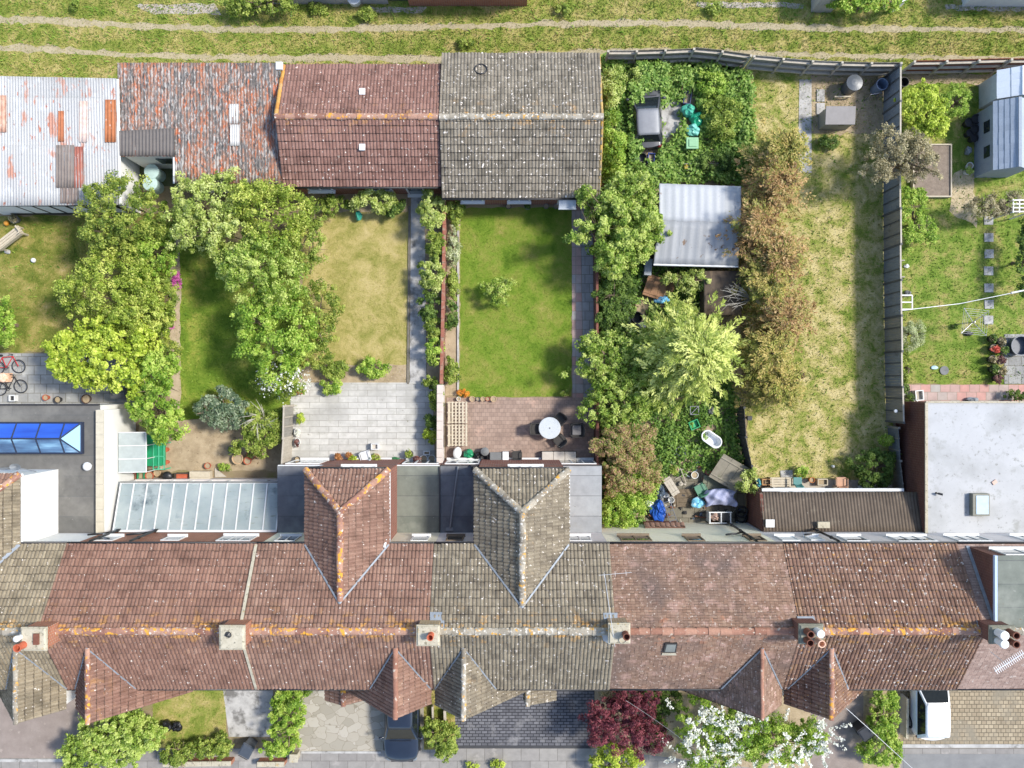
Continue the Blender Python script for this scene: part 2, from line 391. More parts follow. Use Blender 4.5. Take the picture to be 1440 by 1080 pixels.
def crown_pts(rng, c, R, ncl, clr, nl, irr=.18, up=.55, zmin=-.35, inner=.5, flat=.8):
    c = np.array(c); R = np.array(R); d = sph(rng, ncl, zmin); th = np.arctan2(d[:, 1], d[:, 0]); ph = rng.uniform(0, 6.3, 3)
    k = 1 + irr * np.sin(3 * th + ph[0]) * .6 + irr * np.sin(5 * th + ph[1]) * .6 + rng.normal(0, irr * .45, ncl)
    rad = rng.uniform(inner, 1, ncl) ** .6 * k; cc = c + d * R * rad[:, None]
    cr = clr * rng.uniform(.4, 1.5, ncl); cv = rng.random(ncl)
    ci = np.repeat(np.arange(ncl), nl); n = len(ci); dd = sph(rng, n, -.7); rr = rng.uniform(.35, 1.08, n)
    pos = cc[ci] + dd * (cr[ci] * rr)[:, None] * np.array([1, 1, flat]); nrm = dd * .55 + np.array([0, 0, up]) + rng.normal(0, .38, (n, 3))
    return pos, nrm, np.clip(.5 * cv[ci] + .5 * rng.random(n), 0, 1)
def trunk_mb(base, top, r, rng, limbs=7, spread=1.2, tips=None):
    mb = MB(); b = Vector(base); t = Vector(top); mid = b.lerp(t, .5) + Vector((rng.normal(0, .08), rng.normal(0, .08), 0))
    mb.tube([b, mid, t], [r, r * .75, r * .45], 8)
    for i in range(limbs):
        a = 6.28 * i / limbs + rng.uniform(-.4, .4); s = mid.lerp(t, rng.uniform(0, .9)); L = spread * rng.uniform(.6, 1)
        if tips is not None: e = Vector(tips[int(rng.integers(len(tips)))])
        else: e = s + Vector((math.cos(a) * L, math.sin(a) * L, L * rng.uniform(.4, .9)))
        m_ = s.lerp(e, .5) + Vector((rng.normal(0, .06), rng.normal(0, .06), .12))
        mb.tube([s, m_, e], [r * .45, r * .3, r * .1], 5)
        for q in range(2):
            d = e - s; f = m_ + Vector((d.y * (q - .5), -d.x * (q - .5), abs(d.z) * .5)) * .7; mb.tube([m_, m_.lerp(f, .5) + Vector((0, 0, .05)), f], [r * .2, r * .14, r * .05], 4)
    return mb
BARK = None
def tree(name, label, cat, blobs, mat, leaf=.13, dens=1.0, ztop=4.2, zbot=.8, clump=.3, group=None, seed=0, trunk=.1, irr=.18, extra=None, aspect=.62, up=.55, nl=62, base=None, crown='crown', inner=.5):
    # blobs: (px, py, rx_px, ry_px[, ztop]) as the photo shows the crown
    rng = np.random.default_rng(seed + 11); Vs, Qs, Ts, o = [], [], [], 0; tips = []
    bx = sum(b[0] for b in blobs) / len(blobs); by = sum(b[1] for b in blobs) / len(blobs)
    g = W(bx, by, (ztop + zbot) * .5); root = thing(name, label, cat, (g[0], g[1], 0) if base is None else (base[0], base[1], 0), group)
    for b in blobs:
        zt = b[4] if len(b) > 4 else ztop; zm = (zt + zbot) / 2; x, y, _ = W(b[0], b[1], zm + (zt - zm) * .4)
        rx, ry, rz = S(b[2], zm), S(b[3], zm), (zt - zbot) / 2
        ncl = max(5, int(dens * 2.6 * rx * ry / (clump * clump) + dens * 4 * rz)); p, n, v = crown_pts(rng, (x, y, zm), (max(.05, rx - clump * .3), max(.05, ry - clump * .3), max(.05, rz - clump * .4)), ncl, clump, int(nl * 1.25), irr, up, inner=inner)
        p[:, 2] = np.maximum(p[:, 2], .04)
        tips += [tuple(q) for q in p[rng.integers(len(p), size=12)]]
        vv, qq, tt = leaf_quads(p, n, leaf * .88, v, rng, aspect); Vs.append(vv); Qs.append(qq + o); Ts.append(tt); o += len(vv)
    mesh_np(crown, np.concatenate(Vs), np.concatenate(Qs), mat, root, tile=np.concatenate(Ts))
    rb = (root.location.x, root.location.y, 0)
    trunk_mb(rb, (rb[0], rb[1], zbot + (ztop - zbot) * .55), trunk, rng, limbs=6 + 3 * len(blobs), tips=tips).build('trunk' if ztop > 1.9 else 'stems', BARK, root)
    return root
def frond_tree(name, label, cat, cx, cy, rpx, ztop, mat, seed=0, nfr=240, leaf=.17, group=None, droop=.5, trunk=.13, rx=1.0, ry=1.0, nlf=46, spray=.2, zlow=.4, bare=None, pw=1.0, lv=(.72, 1.1), asp=.42, tuft=.7):
    # conifer: feathery sprays of small leaves round a straight trunk
    rng = np.random.default_rng(seed + 5); x, y, _ = W(cx, cy, ztop * .65); R = S(rpx, ztop * .5)
    root = thing(name, label, cat, (x, y, 0), group); P, N, T, Vv, Sz = [], [], [], [], []
    for i in range(nfr):
        h = rng.random() ** .8; z0 = zlow + (ztop - zlow) * h * .93; L = R * (1 - h ** 1.5 * .9 * pw) * rng.uniform(*lv) + .12; a = rng.uniform(0, 6.283)
        d = np.array([math.cos(a) * rx, math.sin(a) * ry, 0.0]); s = rng.uniform(.0, 1, nlf); s.sort(); cv = rng.random(); rb = L * rng.uniform(0, .8); tl = tuft * rng.uniform(.6, 1.3); c0 = d * rb; z0 += L * (.42 * (rb / L) - droop * (rb / L) ** 2 * .8); a += rng.normal(0, .5); d = np.array([math.cos(a) * rx, math.sin(a) * ry, 0.0])
        side = np.array([-d[1], d[0], 0]); off = rng.normal(0, spray, nlf) * (.3 + .9 * (1 - s)) * tl
        zz = z0 + tl * (.3 * s - droop * s * s) + rng.normal(0, .03, nlf)
        p = np.stack([x + c0[0] + d[0] * tl * s + side[0] * off, y + c0[1] + d[1] * tl * s + side[1] * off, np.maximum(zz, .05)], 1)
        P.append(p); N.append(np.tile([0, 0, 1.0], (nlf, 1)) + rng.normal(0, .4, (nlf, 3)) + d * .25); T.append(np.tile(d, (nlf, 1)) + side * np.sign(off)[:, None] * .55 + rng.normal(0, .25, (nlf, 3))); Vv.append(np.clip(.72 * cv + .28 * rng.random(nlf), 0, 1))
    P, N, T, Vv = map(np.concatenate, (P, N, T, Vv))
    v, q, t = leaf_quads(P, N, leaf, Vv, rng, asp, T); mesh_np('crown', v, q, mat, root, tile=t)
    mb = MB(); mb.tube([(x, y, 0), (x, y, ztop * .5), (x, y, ztop * .93)], [trunk, trunk * .7, .02], 8)
    for i in range(26):
        a = rng.uniform(0, 6.28); h = rng.uniform(.15, .85); L = R * (1 - h) * .8 + .2; mb.tube([(x, y, ztop * h), (x + math.cos(a) * L * rx, y + math.sin(a) * L * ry, ztop * h + .2 * L)], [.03, .008], 4)
    mb.build('trunk', BARK if bare is None else bare, root); return root
def inpoly(x, y, poly):
    c = np.zeros(len(x), bool); n = len(poly)
    for i in range(n):
        (x0, y0), (x1, y1) = poly[i], poly[(i + 1) % n]
        c ^= ((y0 > y) != (y1 > y)) & (x < (x1 - x0) * (y - y0) / (y1 - y0 + 1e-12) + x0)
    return c
def scatter(poly_px, dens, rng, holes=()):
    P = [W(*p)[:2] for p in poly_px]; xs, ys = [p[0] for p in P], [p[1] for p in P]; A = (max(xs) - min(xs)) * (max(ys) - min(ys))
    n = int(A * dens); x = rng.uniform(min(xs), max(xs), n); y = rng.uniform(min(ys), max(ys), n); k = inpoly(x, y, P)
    for h in holes: k &= ~inpoly(x, y, [W(*p)[:2] for p in h])
    return x[k], y[k]
def grass(name, label, polys, mat, dens=140, hgt=.07, wd=.035, seed=0, holes=(), z=.02, cat='grass', lean=.6):
    rng = np.random.default_rng(seed); xs, ys = [], []
    for p in polys:
        x, y = scatter(p, dens, rng, holes); xs.append(x); ys.append(y)
    x, y = np.concatenate(xs), np.concatenate(ys); n = len(x); a = rng.uniform(0, 6.283, n); h = hgt * rng.uniform(.4, 1.4, n); l = lean * h
    b = rng.uniform(0, 6.283, n); base = np.stack([x, y, np.full(n, z)], 1); s = np.stack([np.cos(a), np.sin(a), 0 * a], 1) * wd * .5
    v = np.stack([base - s, base + s, base + np.stack([np.cos(b) * l, np.sin(b) * l, h], 1)], 1).reshape(-1, 3)
    o = mesh_np(name, v, np.arange(n * 3).reshape(-1, 3), mat, tile=rng.random(n), tris=True); return setp(o, label, cat, None, 'stuff')
def cover(name, label, polys, mat, dens=26, hgt=.5, leaf=.13, clump=.2, nl=26, seed=0, holes=(), cat='ground cover', zb=.02):
    # a bed of low leafy growth nobody could count
    rng = np.random.default_rng(seed + 3); Vs, Qs, Ts, o = [], [], [], 0
    for p in polys:
        x, y = scatter(p, dens, rng, holes); n = len(x)
        if not n: continue
        hh = hgt * (.2 + .9 * (np.sin(x * 2.3 + seed + np.sin(y * 1.9)) * np.sin(y * 2.1 + 2 + np.sin(x * 1.4)) * .5 + .5)) * rng.uniform(.4, 1.25, n); ci = np.repeat(np.arange(n), nl); m = len(ci); d = sph(rng, m, -.2); r = clump * rng.uniform(.3, 1.3, m)
        pos = np.stack([x[ci], y[ci], zb + hh[ci] * .75], 1) + d * r[:, None]; pos[:, 2] = np.maximum(pos[:, 2], zb)
        cv = rng.random(n); v, q, t = leaf_quads(pos, d * .4 + np.array([0, 0, .8]) + rng.normal(0, .35, (m, 3)), leaf, np.clip(.45 * cv[ci] + .55 * rng.random(m), 0, 1), rng)
        Vs.append(v); Qs.append(q + o); Ts.append(t); o += len(v)
    return setp(mesh_np(name, np.concatenate(Vs), np.concatenate(Qs), mat, tile=np.concatenate(Ts)), label, cat, None, 'stuff')
def sheet(name, poly, z, mat, label=None, rag=0.0, seed=0):
    R = random.Random(seed); pts = []
    for i, p in enumerate(poly):
        q = poly[(i + 1) % len(poly)]; L = math.hypot(q[0] - p[0], q[1] - p[1]); n = max(1, int(L / 9)) if rag else 1
        for k in range(n): pts.append((p[0] + (q[0] - p[0]) * k / n + R.uniform(-rag, rag), p[1] + (q[1] - p[1]) * k / n + R.uniform(-rag, rag)))
    P = [W(x, y)[:2] for x, y in pts]; mb = MB()
    a = sum(P[i][0] * P[(i + 1) % len(P)][1] - P[(i + 1) % len(P)][0] * P[i][1] for i in range(len(P)))
    if a < 0: P = P[::-1]
    mb.add([(x, y, z) for x, y in P], [list(range(len(P)))]); o = mb.build(name, mat); o['kind'] = 'structure'
    if label: o['label'] = label
    return o
def raised(name, poly, z0, z1, mat, label=None):
    mb = MB(); mb.prism([W(x, y)[:2] for x, y in poly], z0, z1); o = mb.build(name, mat, None, (0, 0, 0)); o['kind'] = 'structure'
    if label: o['label'] = label
    return o
# ---------------------------------------------------------------- shared materials
BARK = blotch('bark', [lin(96, 82, 66), lin(140, 124, 104)], 6, rough=.95, bmp=.6, bscale=25, stretch=(1, 1, .3))
white = plain('white_paint', lin(214, 215, 214), .45, vary=.06)
render_white = blotch('white_render', [lin(216, 215, 210), lin(226, 225, 222)], 1.5, rough=.9, bmp=.15, layers=[(.8, .6, .85, lin(200, 198, 190))])
cream = blotch('cream_render', [lin(226, 217, 190), lin(236, 228, 204)], 2, rough=.9, bmp=.15)
lilac = blotch('pale_render', [lin(196, 188, 184), lin(212, 206, 202)], 2, rough=.9, bmp=.15)
glass = plain('window_glass', lin(70, 84, 92), .06, 0, .8)
darkglass = plain('dark_window_glass', lin(40, 48, 50), .06, 0, .8)
lead = blotch('lead', [lin(124, 130, 136), lin(156, 162, 168)], 5, rough=.55, bmp=.1, metal=.2)
blackpipe = plain('black_plastic', lin(38, 38, 40), .4)
greyplastic = plain('grey_plastic', lin(120, 124, 128), .5)
brick_or = brick_mat('orange_brick', lin(172, 98, 66), lin(150, 82, 56), lin(170, 150, 132))
brick_red = brick_mat('red_brick', lin(150, 84, 68), lin(124, 66, 54), lin(160, 140, 128))
brick_dk = brick_mat('dark_red_brick', lin(112, 66, 56), lin(92, 54, 46), lin(120, 98, 88))
WS = (300, .0)
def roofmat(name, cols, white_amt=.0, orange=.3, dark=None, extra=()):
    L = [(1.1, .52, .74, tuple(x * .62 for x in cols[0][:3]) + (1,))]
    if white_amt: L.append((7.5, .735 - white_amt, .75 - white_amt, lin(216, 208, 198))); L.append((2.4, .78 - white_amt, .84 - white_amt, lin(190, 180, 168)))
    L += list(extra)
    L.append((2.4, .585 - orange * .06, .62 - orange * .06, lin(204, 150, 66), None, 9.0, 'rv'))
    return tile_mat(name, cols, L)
rf_A = roofmat('tile_olive', [lin(118, 108, 90), lin(148, 136, 114), lin(166, 154, 130)], .075)
rf_B = roofmat('tile_red', [lin(123, 92, 79), lin(143, 110, 95), lin(160, 127, 110)], .07, .4)
rf_C = roofmat('tile_light_red', [lin(124, 95, 82), lin(145, 114, 99), lin(162, 132, 115)], .08, .5)
rf_D = roofmat('tile_grey_brown', [lin(112, 103, 89), lin(140, 130, 112), lin(160, 150, 130)], .095, .2)
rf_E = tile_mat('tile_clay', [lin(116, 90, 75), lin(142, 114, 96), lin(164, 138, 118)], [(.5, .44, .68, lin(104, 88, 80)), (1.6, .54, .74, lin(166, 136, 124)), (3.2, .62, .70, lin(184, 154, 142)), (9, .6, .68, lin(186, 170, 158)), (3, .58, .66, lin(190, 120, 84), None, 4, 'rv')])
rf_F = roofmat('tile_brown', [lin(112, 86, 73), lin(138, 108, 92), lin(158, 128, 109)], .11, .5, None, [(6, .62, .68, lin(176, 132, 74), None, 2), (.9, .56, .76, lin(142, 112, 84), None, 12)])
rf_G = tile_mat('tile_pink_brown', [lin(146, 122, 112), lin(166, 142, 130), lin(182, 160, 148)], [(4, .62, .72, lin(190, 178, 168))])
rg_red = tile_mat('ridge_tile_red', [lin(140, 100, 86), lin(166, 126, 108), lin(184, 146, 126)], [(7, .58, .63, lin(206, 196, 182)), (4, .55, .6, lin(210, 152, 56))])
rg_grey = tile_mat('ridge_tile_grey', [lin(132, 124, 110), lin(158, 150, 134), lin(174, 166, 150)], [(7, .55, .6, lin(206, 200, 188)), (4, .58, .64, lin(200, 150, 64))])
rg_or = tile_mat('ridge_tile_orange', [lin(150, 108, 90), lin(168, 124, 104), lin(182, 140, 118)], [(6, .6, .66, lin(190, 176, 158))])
felt_dk = brick_mat('felt_slate_grey', lin(95, 97, 101), lin(106, 108, 112), lin(90, 92, 92), 30, .93, .01, True, [(.6, .5, .76, lin(128, 132, 134)), (3, .70, .76, lin(86, 80, 66)), (9, .66, .74, lin(136, 138, 138))], rough=.8)
felt_gr = brick_mat('felt_green_grey', lin(108, 113, 104), lin(122, 126, 116), lin(90, 92, 92), 30, .93, .01, True, [(.6, .5, .74, lin(142, 144, 134)), (2.5, .68, .74, lin(108, 98, 76)), (9, .66, .74, lin(146, 146, 138))], rough=.8)
felt_lt = brick_mat('felt_pale_grey', lin(146, 149, 151), lin(156, 159, 160), lin(90, 92, 92), 30, .93, .01, True, [(.6, .54, .74, lin(134, 134, 130)), (1.1, .66, .74, lin(164, 156, 146)), (8, .68, .74, lin(120, 120, 116))], rough=.8)
felt_A = brick_mat('felt_dark', lin(96, 95, 92), lin(108, 106, 102), lin(90, 92, 92), 30, .93, .01, True, [(.5, .52, .74, lin(124, 122, 116)), (3, .66, .76, lin(86, 84, 80)), (9, .68, .74, lin(136, 134, 128))], rough=.8)
felt_W = blotch('roof_white_coating', [lin(168, 169, 170), lin(180, 181, 182)], .7, rough=.8, bmp=.2, layers=[(.5, .5, .74, lin(154, 155, 154)), (1.9, .56, .72, lin(152, 153, 150)), (4.2, .6, .7, lin(136, 137, 132)), (11, .64, .7, lin(116, 116, 110))])
# ---------------------------------------------------------------- the ground
earth = grass_mat('earth', [lin(120, 104, 82), lin(150, 134, 108), lin(128, 126, 74)], .6)
o = MB().add([(-400, -400, 0), (400, -400, 0), (400, 400, 0), (-400, 400, 0)], [(0, 1, 2, 3)]).build('ground', earth); o['kind'] = 'structure'
TAN, GRN, DGR, OLV = lin(196, 178, 122), lin(118, 134, 56), lin(78, 104, 36), lin(158, 152, 84)
g_lane = grass_mat('lane_grass', [lin(96, 114, 44), lin(128, 140, 62), lin(166, 156, 94), lin(190, 174, 124)], 1.0, lo=.28, hi=.72)
gb_lane = grass_mat('lane_grass_blades', [lin(100, 124, 44), lin(138, 152, 66), lin(174, 164, 98), lin(196, 182, 130)], 1.0, True, lo=.28, hi=.74)
sheet('lane', [(-60, -40), (1500, -40), (1500, 108), (850, 100), (840, 90), (600, 98), (390, 100), (165, 120), (-60, 118)], .004, g_lane)
rutm = blotch('worn_earth', [lin(152, 142, 112), lin(176, 163, 136)], 1.2, rough=.95, bmp=.6, bscale=30, layers=[(3, .58, .72, lin(150, 136, 106)), (14, .66, .72, lin(226, 218, 204))], world=True)
def band(pts, hw): return [(x, y - h) for (x, y), h in zip(pts, hw)] + [(x, y + h) for (x, y), h in reversed(list(zip(pts, hw)))]
r1 = [(-60, 26), (60, 29), (200, 37), (330, 41), (450, 42), (600, 38), (700, 36), (800, 33), (900, 32), (1000, 34), (1100, 38), (1250, 41), (1350, 42), (1500, 43)]
r2 = [(-60, 66), (60, 69), (180, 77), (300, 81), (400, 82), (520, 82), (620, 84), (740, 78), (850, 73), (930, 71), (1040, 74), (1150, 78), (1260, 80), (1350, 81), (1500, 81)]
R1, R2 = band(r1, [5, 5, 4.5, 4, 4.8, 4, 4, 4, 4.8, 4.6, 4.6, 4, 3.6, 3]), band(r2, [5, 5, 4, 4, 5, 5, 4.4, 4.4, 4, 4, 3.5, 3.6, 3.4, 3, 3])
sheet('track', R1, .008, rutm, rag=3, seed=1); sheet('track', R2, .008, rutm, rag=3, seed=2)
grass('lane_grass', 'rough grass growing between the wheel ruts of the back lane', [[(-20, -10), (1460, -10), (1460, 96), (850, 90), (600, 90), (390, 92), (165, 112), (-20, 112)]], gb_lane, 300, .085, .04, 1, holes=(R1, R2))
grass('rut_grass', 'sparse dry grass along the worn wheel ruts', [R1, R2], gb_lane, 210, .05, .03, 2)
# gardens of the terrace, left to right
def lawn(poly, m, mb_, label, dens, hgt, seed, holes=(), wd=.03, nm='lawn_grass'):
    sheet('lawn', poly, .006, m, rag=1.5, seed=seed); return grass(nm, label, [poly], mb_, dens, hgt, wd, seed, holes, .01)
gA = grass_mat('lawn_worn', [lin(84, 100, 36), lin(118, 122, 54), lin(160, 146, 86), lin(186, 166, 118)], .8, lo=.34, hi=.74)
gAb = grass_mat('lawn_worn_blades', [lin(90, 110, 36), lin(126, 132, 56), lin(166, 154, 90), lin(190, 172, 122)], .8, True, lo=.34, hi=.74)
lawn([(-40, 305), (250, 300), (250, 495), (-40, 495)], gA, gAb, 'worn lawn beside the wooden garden bench', 190, .05, 11)
gB = grass_mat('lawn_deep_green', [lin(86, 116, 36), lin(116, 140, 50), lin(164, 162, 80)], .8, lo=.3, hi=.7)
gBb = grass_mat('lawn_deep_green_blades', [lin(90, 124, 36), lin(122, 150, 50), lin(172, 172, 84)], .8, True, lo=.3, hi=.7)
lawn([(252, 340), (420, 340), (420, 590), (252, 590)], gB, gBb, 'shaded green lawn left of the tall leafy trees', 230, .08, 12)
gC = grass_mat('lawn_dry', [lin(116, 122, 54), lin(146, 142, 76), lin(176, 162, 104), lin(190, 174, 124)], .9, lo=.26, hi=.7)
gCb = grass_mat('lawn_dry_blades', [lin(116, 126, 54), lin(148, 146, 76), lin(180, 166, 106), lin(196, 180, 130)], .9, True, lo=.26, hi=.7)
lawn([(425, 296), (577, 296), (577, 536), (425, 540)], gC, gCb, 'dry yellowed lawn beside the concrete path', 250, .04, 13)
gD = grass_mat('lawn_mown', [lin(84, 112, 32), lin(112, 136, 46), lin(134, 140, 64), lin(164, 152, 92)], .9, lo=.3, hi=.75)
gDb = grass_mat('lawn_mown_blades', [lin(88, 122, 32), lin(118, 144, 46), lin(138, 148, 66), lin(170, 160, 96)], .9, True, lo=.3, hi=.75)
lawn([(645, 292), (804, 292), (804, 558), (645, 558)], gD, gDb, 'mown green lawn below the grey tiled garage', 300, .045, 14)
gF = grass_mat('lawn_patchy', [lin(92, 118, 40), lin(128, 140, 62), lin(172, 162, 102), lin(198, 184, 134)], 1.3, lo=.28, hi=.62)
gFb = grass_mat('lawn_patchy_blades', [lin(92, 124, 38), lin(130, 146, 60), lin(176, 168, 104), lin(204, 192, 140)], 1.3, True, lo=.28, hi=.62)
lawn([(1040, 95), (1246, 95), (1258, 676), (1052, 676)], gF, gFb, 'long patchy straw and green lawn beside the grey fence', 230, .06, 15)
gG = grass_mat('lawn_lush', [lin(94, 120, 44), lin(122, 142, 60), lin(160, 152, 92), lin(182, 166, 114)], 1.2, lo=.34, hi=.76)
gGb = grass_mat('lawn_lush_blades', [lin(96, 126, 42), lin(126, 150, 58), lin(164, 160, 92), lin(186, 172, 116)], 1.2, True, lo=.34, hi=.76)
lawn([(1262, 98), (1480, 98), (1480, 540), (1266, 540)], gG, gGb, 'lush patchy lawn with the stepping stones', 220, .06, 16)
soil = blotch('soil', [lin(134, 118, 94), lin(164, 147, 120), lin(182, 165, 138)], 2, rough=.98, bmp=1, bscale=25, layers=[(12, .64, .7, lin(190, 176, 154)), (5, .62, .72, lin(104, 88, 66))])
sheet('soil_bed', [(196, 588), (400, 592), (398, 662), (196, 662)], .012, soil, rag=2, seed=4)
sheet('soil_bed', [(414, 514), (574, 512), (574, 542), (414, 542)], .012, soil, rag=1.5, seed=5)
sheet('soil_bed', [(424, 262), (574, 266), (572, 298), (424, 298)], .012, soil, rag=1.5, seed=6)
sheet('soil_bed', [(240, 330), (254, 330), (254, 590), (238, 590)], .012, blotch('pale_soil', [lin(160, 144, 118), lin(190, 174, 148)], 3, rough=.95, bmp=.8), rag=1.5, seed=7)
sheet('soil_bed', [(628, 282), (648, 282), (646, 556), (626, 556)], .012, soil, rag=1, seed=8)
sheet('soil_bed', [(594, 280), (624, 280), (620, 650), (606, 650), (602, 540)], .012, soil, rag=1, seed=9)
sheet('soil_bed', [(838, 80), (1048, 95), (1040, 380), (1046, 760), (838, 760)], .004, soil, rag=1, seed=10)
sheet('soil_bed', [(1142, 104), (1244, 106), (1244, 185), (1142, 190)], .012, soil, rag=4, seed=21)
sheet('soil_bed', [(1264, 104), (1460, 104), (1460, 120), (1264, 118)], .012, soil, rag=3, seed=22)
sheet('soil_bed', [(1338, 240), (1372, 244), (1372, 320), (1336, 300)], .012, blotch('trodden_earth', [lin(170, 154, 122), lin(196, 180, 150)], 3, rough=.95, bmp=.8), rag=4, seed=23)
conc = blotch('concrete', [lin(140, 138, 134), lin(172, 170, 166), lin(190, 188, 184)], 2.2, rough=.95, bmp=.4, layers=[(1.6, .52, .66, lin(112, 110, 106)), (9, .66, .74, lin(206, 204, 200))])
raised('path', [(578, 276), (597, 276), (600, 545), (576, 545)], 0, .03, conc)
raised('kerb', [(574.6, 290), (577.4, 290), (575.4, 540), (572.4, 540)], 0, .07, blotch('old_edging', [lin(96, 90, 82), lin(130, 124, 112)], 8))
slab_grey = brick_mat('paving_grey', lin(162, 162, 158), lin(140, 140, 138), lin(112, 108, 98), .62, .45, .014, True, [(2, .6, .74, lin(178, 178, 174))])
raised('patio', [(-40, 497), (180, 497), (190, 572), (-40, 572)], 0, .03, slab_grey)
slab_pale = brick_mat('paving_pale', lin(196, 194, 188), lin(184, 182, 176), lin(140, 136, 126), .95, .3, .01, True, [(.7, .48, .72, lin(156, 154, 148)), (2.2, .56, .72, lin(168, 166, 158)), (5, .66, .73, lin(120, 118, 104))])
raised('patio', [(412, 538), (608, 538), (612, 660), (398, 660)], 0, .035, slab_pale)
mb = MB()
for p in ([(416, 538), (606, 538), (606, 545), (416, 545)], [(416, 556), (606, 556), (606, 562), (416, 562)]): mb.prism([W(*q)[:2] for q in p], .036, .05)
o = mb.build('kerb', slab_pale); o['kind'] = 'structure'
pink_brick = brick_mat('paving_brick_pink', lin(164, 142, 128), lin(148, 127, 114), lin(128, 112, 102), .2, .2, .008, True, [(.7, .55, .72, lin(128, 110, 100)), (1.2, .6, .74, lin(190, 158, 140)), (6, .66, .74, lin(112, 96, 88))], offset=.5)
raised('patio', [(628, 559), (834, 559), (836, 660), (626, 660)], 0, .035, pink_brick)
slab_mix = brick_mat('paving_pink_grey', lin(182, 144, 132), lin(170, 164, 158), lin(140, 132, 120), .45, .45, .012, True, offset=0)
raised('path', [(804, 290), (816, 290), (820, 559), (805, 559)], 0, .025, slab_mix)
raised('path', [(816.5, 290), (833, 290), (836, 559), (820.5, 559)], 0, .022, brick_mat('paving_dark_grey', lin(162, 160, 156), lin(146, 144, 140), lin(116, 112, 104), .45, .45, .012, True))
raised('kerb', [(643, 300), (645.5, 300), (645.5, 552), (643, 552)], 0, .09, conc)
raised('path', [(1124, 112), (1141, 112), (1141, 243), (1122, 243)], 0, .03, conc)
raised('path', [(1264, 541), (1460, 541), (1460, 566), (1264, 566)], 0, .03, brick_mat('paving_pink_cream', lin(196, 142, 132), lin(168, 164, 158), lin(140, 130, 116), .48, .4, .012, True, offset=.3))
raised('patio', [(1412, 470), (1480, 470), (1480, 540), (1412, 540)], 0, .032, slab_grey)
raised('patio', [(915, 664), (1044, 664), (1050, 756), (905, 756)], 0, .03, brick_mat('paving_green_grey', lin(128, 122, 108), lin(112, 108, 94), lin(86, 80, 68), .6, .6, .014, True))
raised('patio', [(926, 142), (957, 140), (958, 180), (936, 196), (926, 192)], 0, .035, conc)
raised('patio', [(1052, 672), (1262, 676), (1262, 700), (1052, 700)], 0, .02, blotch('old_paving', [lin(160, 150, 136), lin(186, 178, 164)], 4))
# front gardens, pavement and road
asph = blotch('asphalt_brown', [lin(128, 116, 108), lin(150, 138, 130)], 1.5, rough=.95, bmp=.5, bscale=90, layers=[(3, .6, .74, lin(166, 154, 144)), (30, .62, .72, lin(104, 94, 88))])
pave = brick_mat('pavement_slabs', lin(150, 146, 140), lin(134, 130, 126), lin(108, 104, 98), .9, .62, .012, True, [(1.2, .58, .72, lin(166, 160, 154))])
tar = blotch('asphalt_grey', [lin(116, 116, 116), lin(136, 136, 134)], 1.5, rough=.95, bmp=.5, bscale=90)
sheet('pavement', [(-100, 1052), (1540, 1052), (1540, 1200), (-100, 1200)], .005, pave)
sheet('road', [(-3000, 1120), (4000, 1120), (4000, 1500), (-3000, 1500)], .012, tar)
sheet('driveway', [(-60, 940), (120, 940), (120, 1066), (-60, 1066)], .01, asph)
raised('kerb', [(-60, 1067), (100, 1067), (100, 1071), (-60, 1071)], 0, .05, conc)
sheet('lawn', [(215, 940), (318, 940), (318, 1052), (215, 1052)], .008, g_lane)
grass('lawn_grass', 'small straw coloured front lawn with the bin bags', [[(215, 960), (318, 960), (318, 1046), (215, 1046)]], gb_lane, 220, .06, .035, 31)
sheet('path', [(310, 940), (384, 940), (384, 1036), (322, 1036)], .012, conc)
m, nt, b = newmat('crazy_paving')
vo = nt.nodes.new('ShaderNodeTexVoronoi'); vo.feature = 'F1'; vo.inputs['Scale'].default_value = 1.9; cv_ = nt.nodes.new('ShaderNodeVectorMath'); cv_.operation = 'ADD'; nz_ = nt.nodes.new('ShaderNodeTexNoise'); nz_.inputs['Scale'].default_value = 2.2; nz_.inputs['Detail'].default_value = 1; nt.links.new(coords(nt), nz_.inputs['Vector']); ms_ = nt.nodes.new('ShaderNodeVectorMath'); ms_.operation = 'SCALE'; ms_.inputs['Scale'].default_value = .5; nt.links.new(nz_.outputs['Color'], ms_.inputs[0]); nt.links.new(coords(nt, (1, 1.35, 1)), cv_.inputs[0]); nt.links.new(ms_.outputs[0], cv_.inputs[1]); nt.links.new(cv_.outputs[0], vo.inputs['Vector'])
ve = nt.nodes.new('ShaderNodeTexVoronoi'); ve.feature = 'DISTANCE_TO_EDGE'; ve.inputs['Scale'].default_value = 1.9; nt.links.new(cv_.outputs[0], ve.inputs['Vector'])
sp = nt.nodes.new('ShaderNodeSeparateXYZ'); nt.links.new(vo.outputs['Color'], sp.inputs[0])
c_ = ramp(nt, sp.outputs[0], [(0, lin(146, 140, 126)), (.5, lin(160, 153, 139)), (1, lin(174, 168, 156))])
c_ = mixc(nt, ramp(nt, ve.outputs[0], [(.01, K1), (.03, K0)]), c_, lin(132, 124, 108)); c_ = add_layers(nt, c_, [(4, .6, .74, lin(148, 140, 126))])
nt.links.new(c_, b.inputs['Base Color']); b.inputs['Roughness'].default_value = .9; bump(nt, b, ve.outputs[0], .3, .02); crazy = m
sheet('driveway', [(420, 940), (596, 940), (600, 1056), (420, 1056)], .01, crazy)
bp_dark = brick_mat('block_paving_dark', lin(112, 112, 116), lin(92, 92, 96), lin(52, 52, 56), .3, .15, .02, True, [(1.2, .56, .74, lin(132, 130, 130)), (7, .6, .72, lin(76, 76, 80))])
sheet('driveway', [(640, 900), (836, 900), (836, 1050), (640, 1050)], .012, bp_dark)
sheet('driveway', [(640, 1048.5), (830, 1048.5), (830, 1052), (640, 1052)], .016, plain('drain_channel', lin(60, 60, 62), .8))
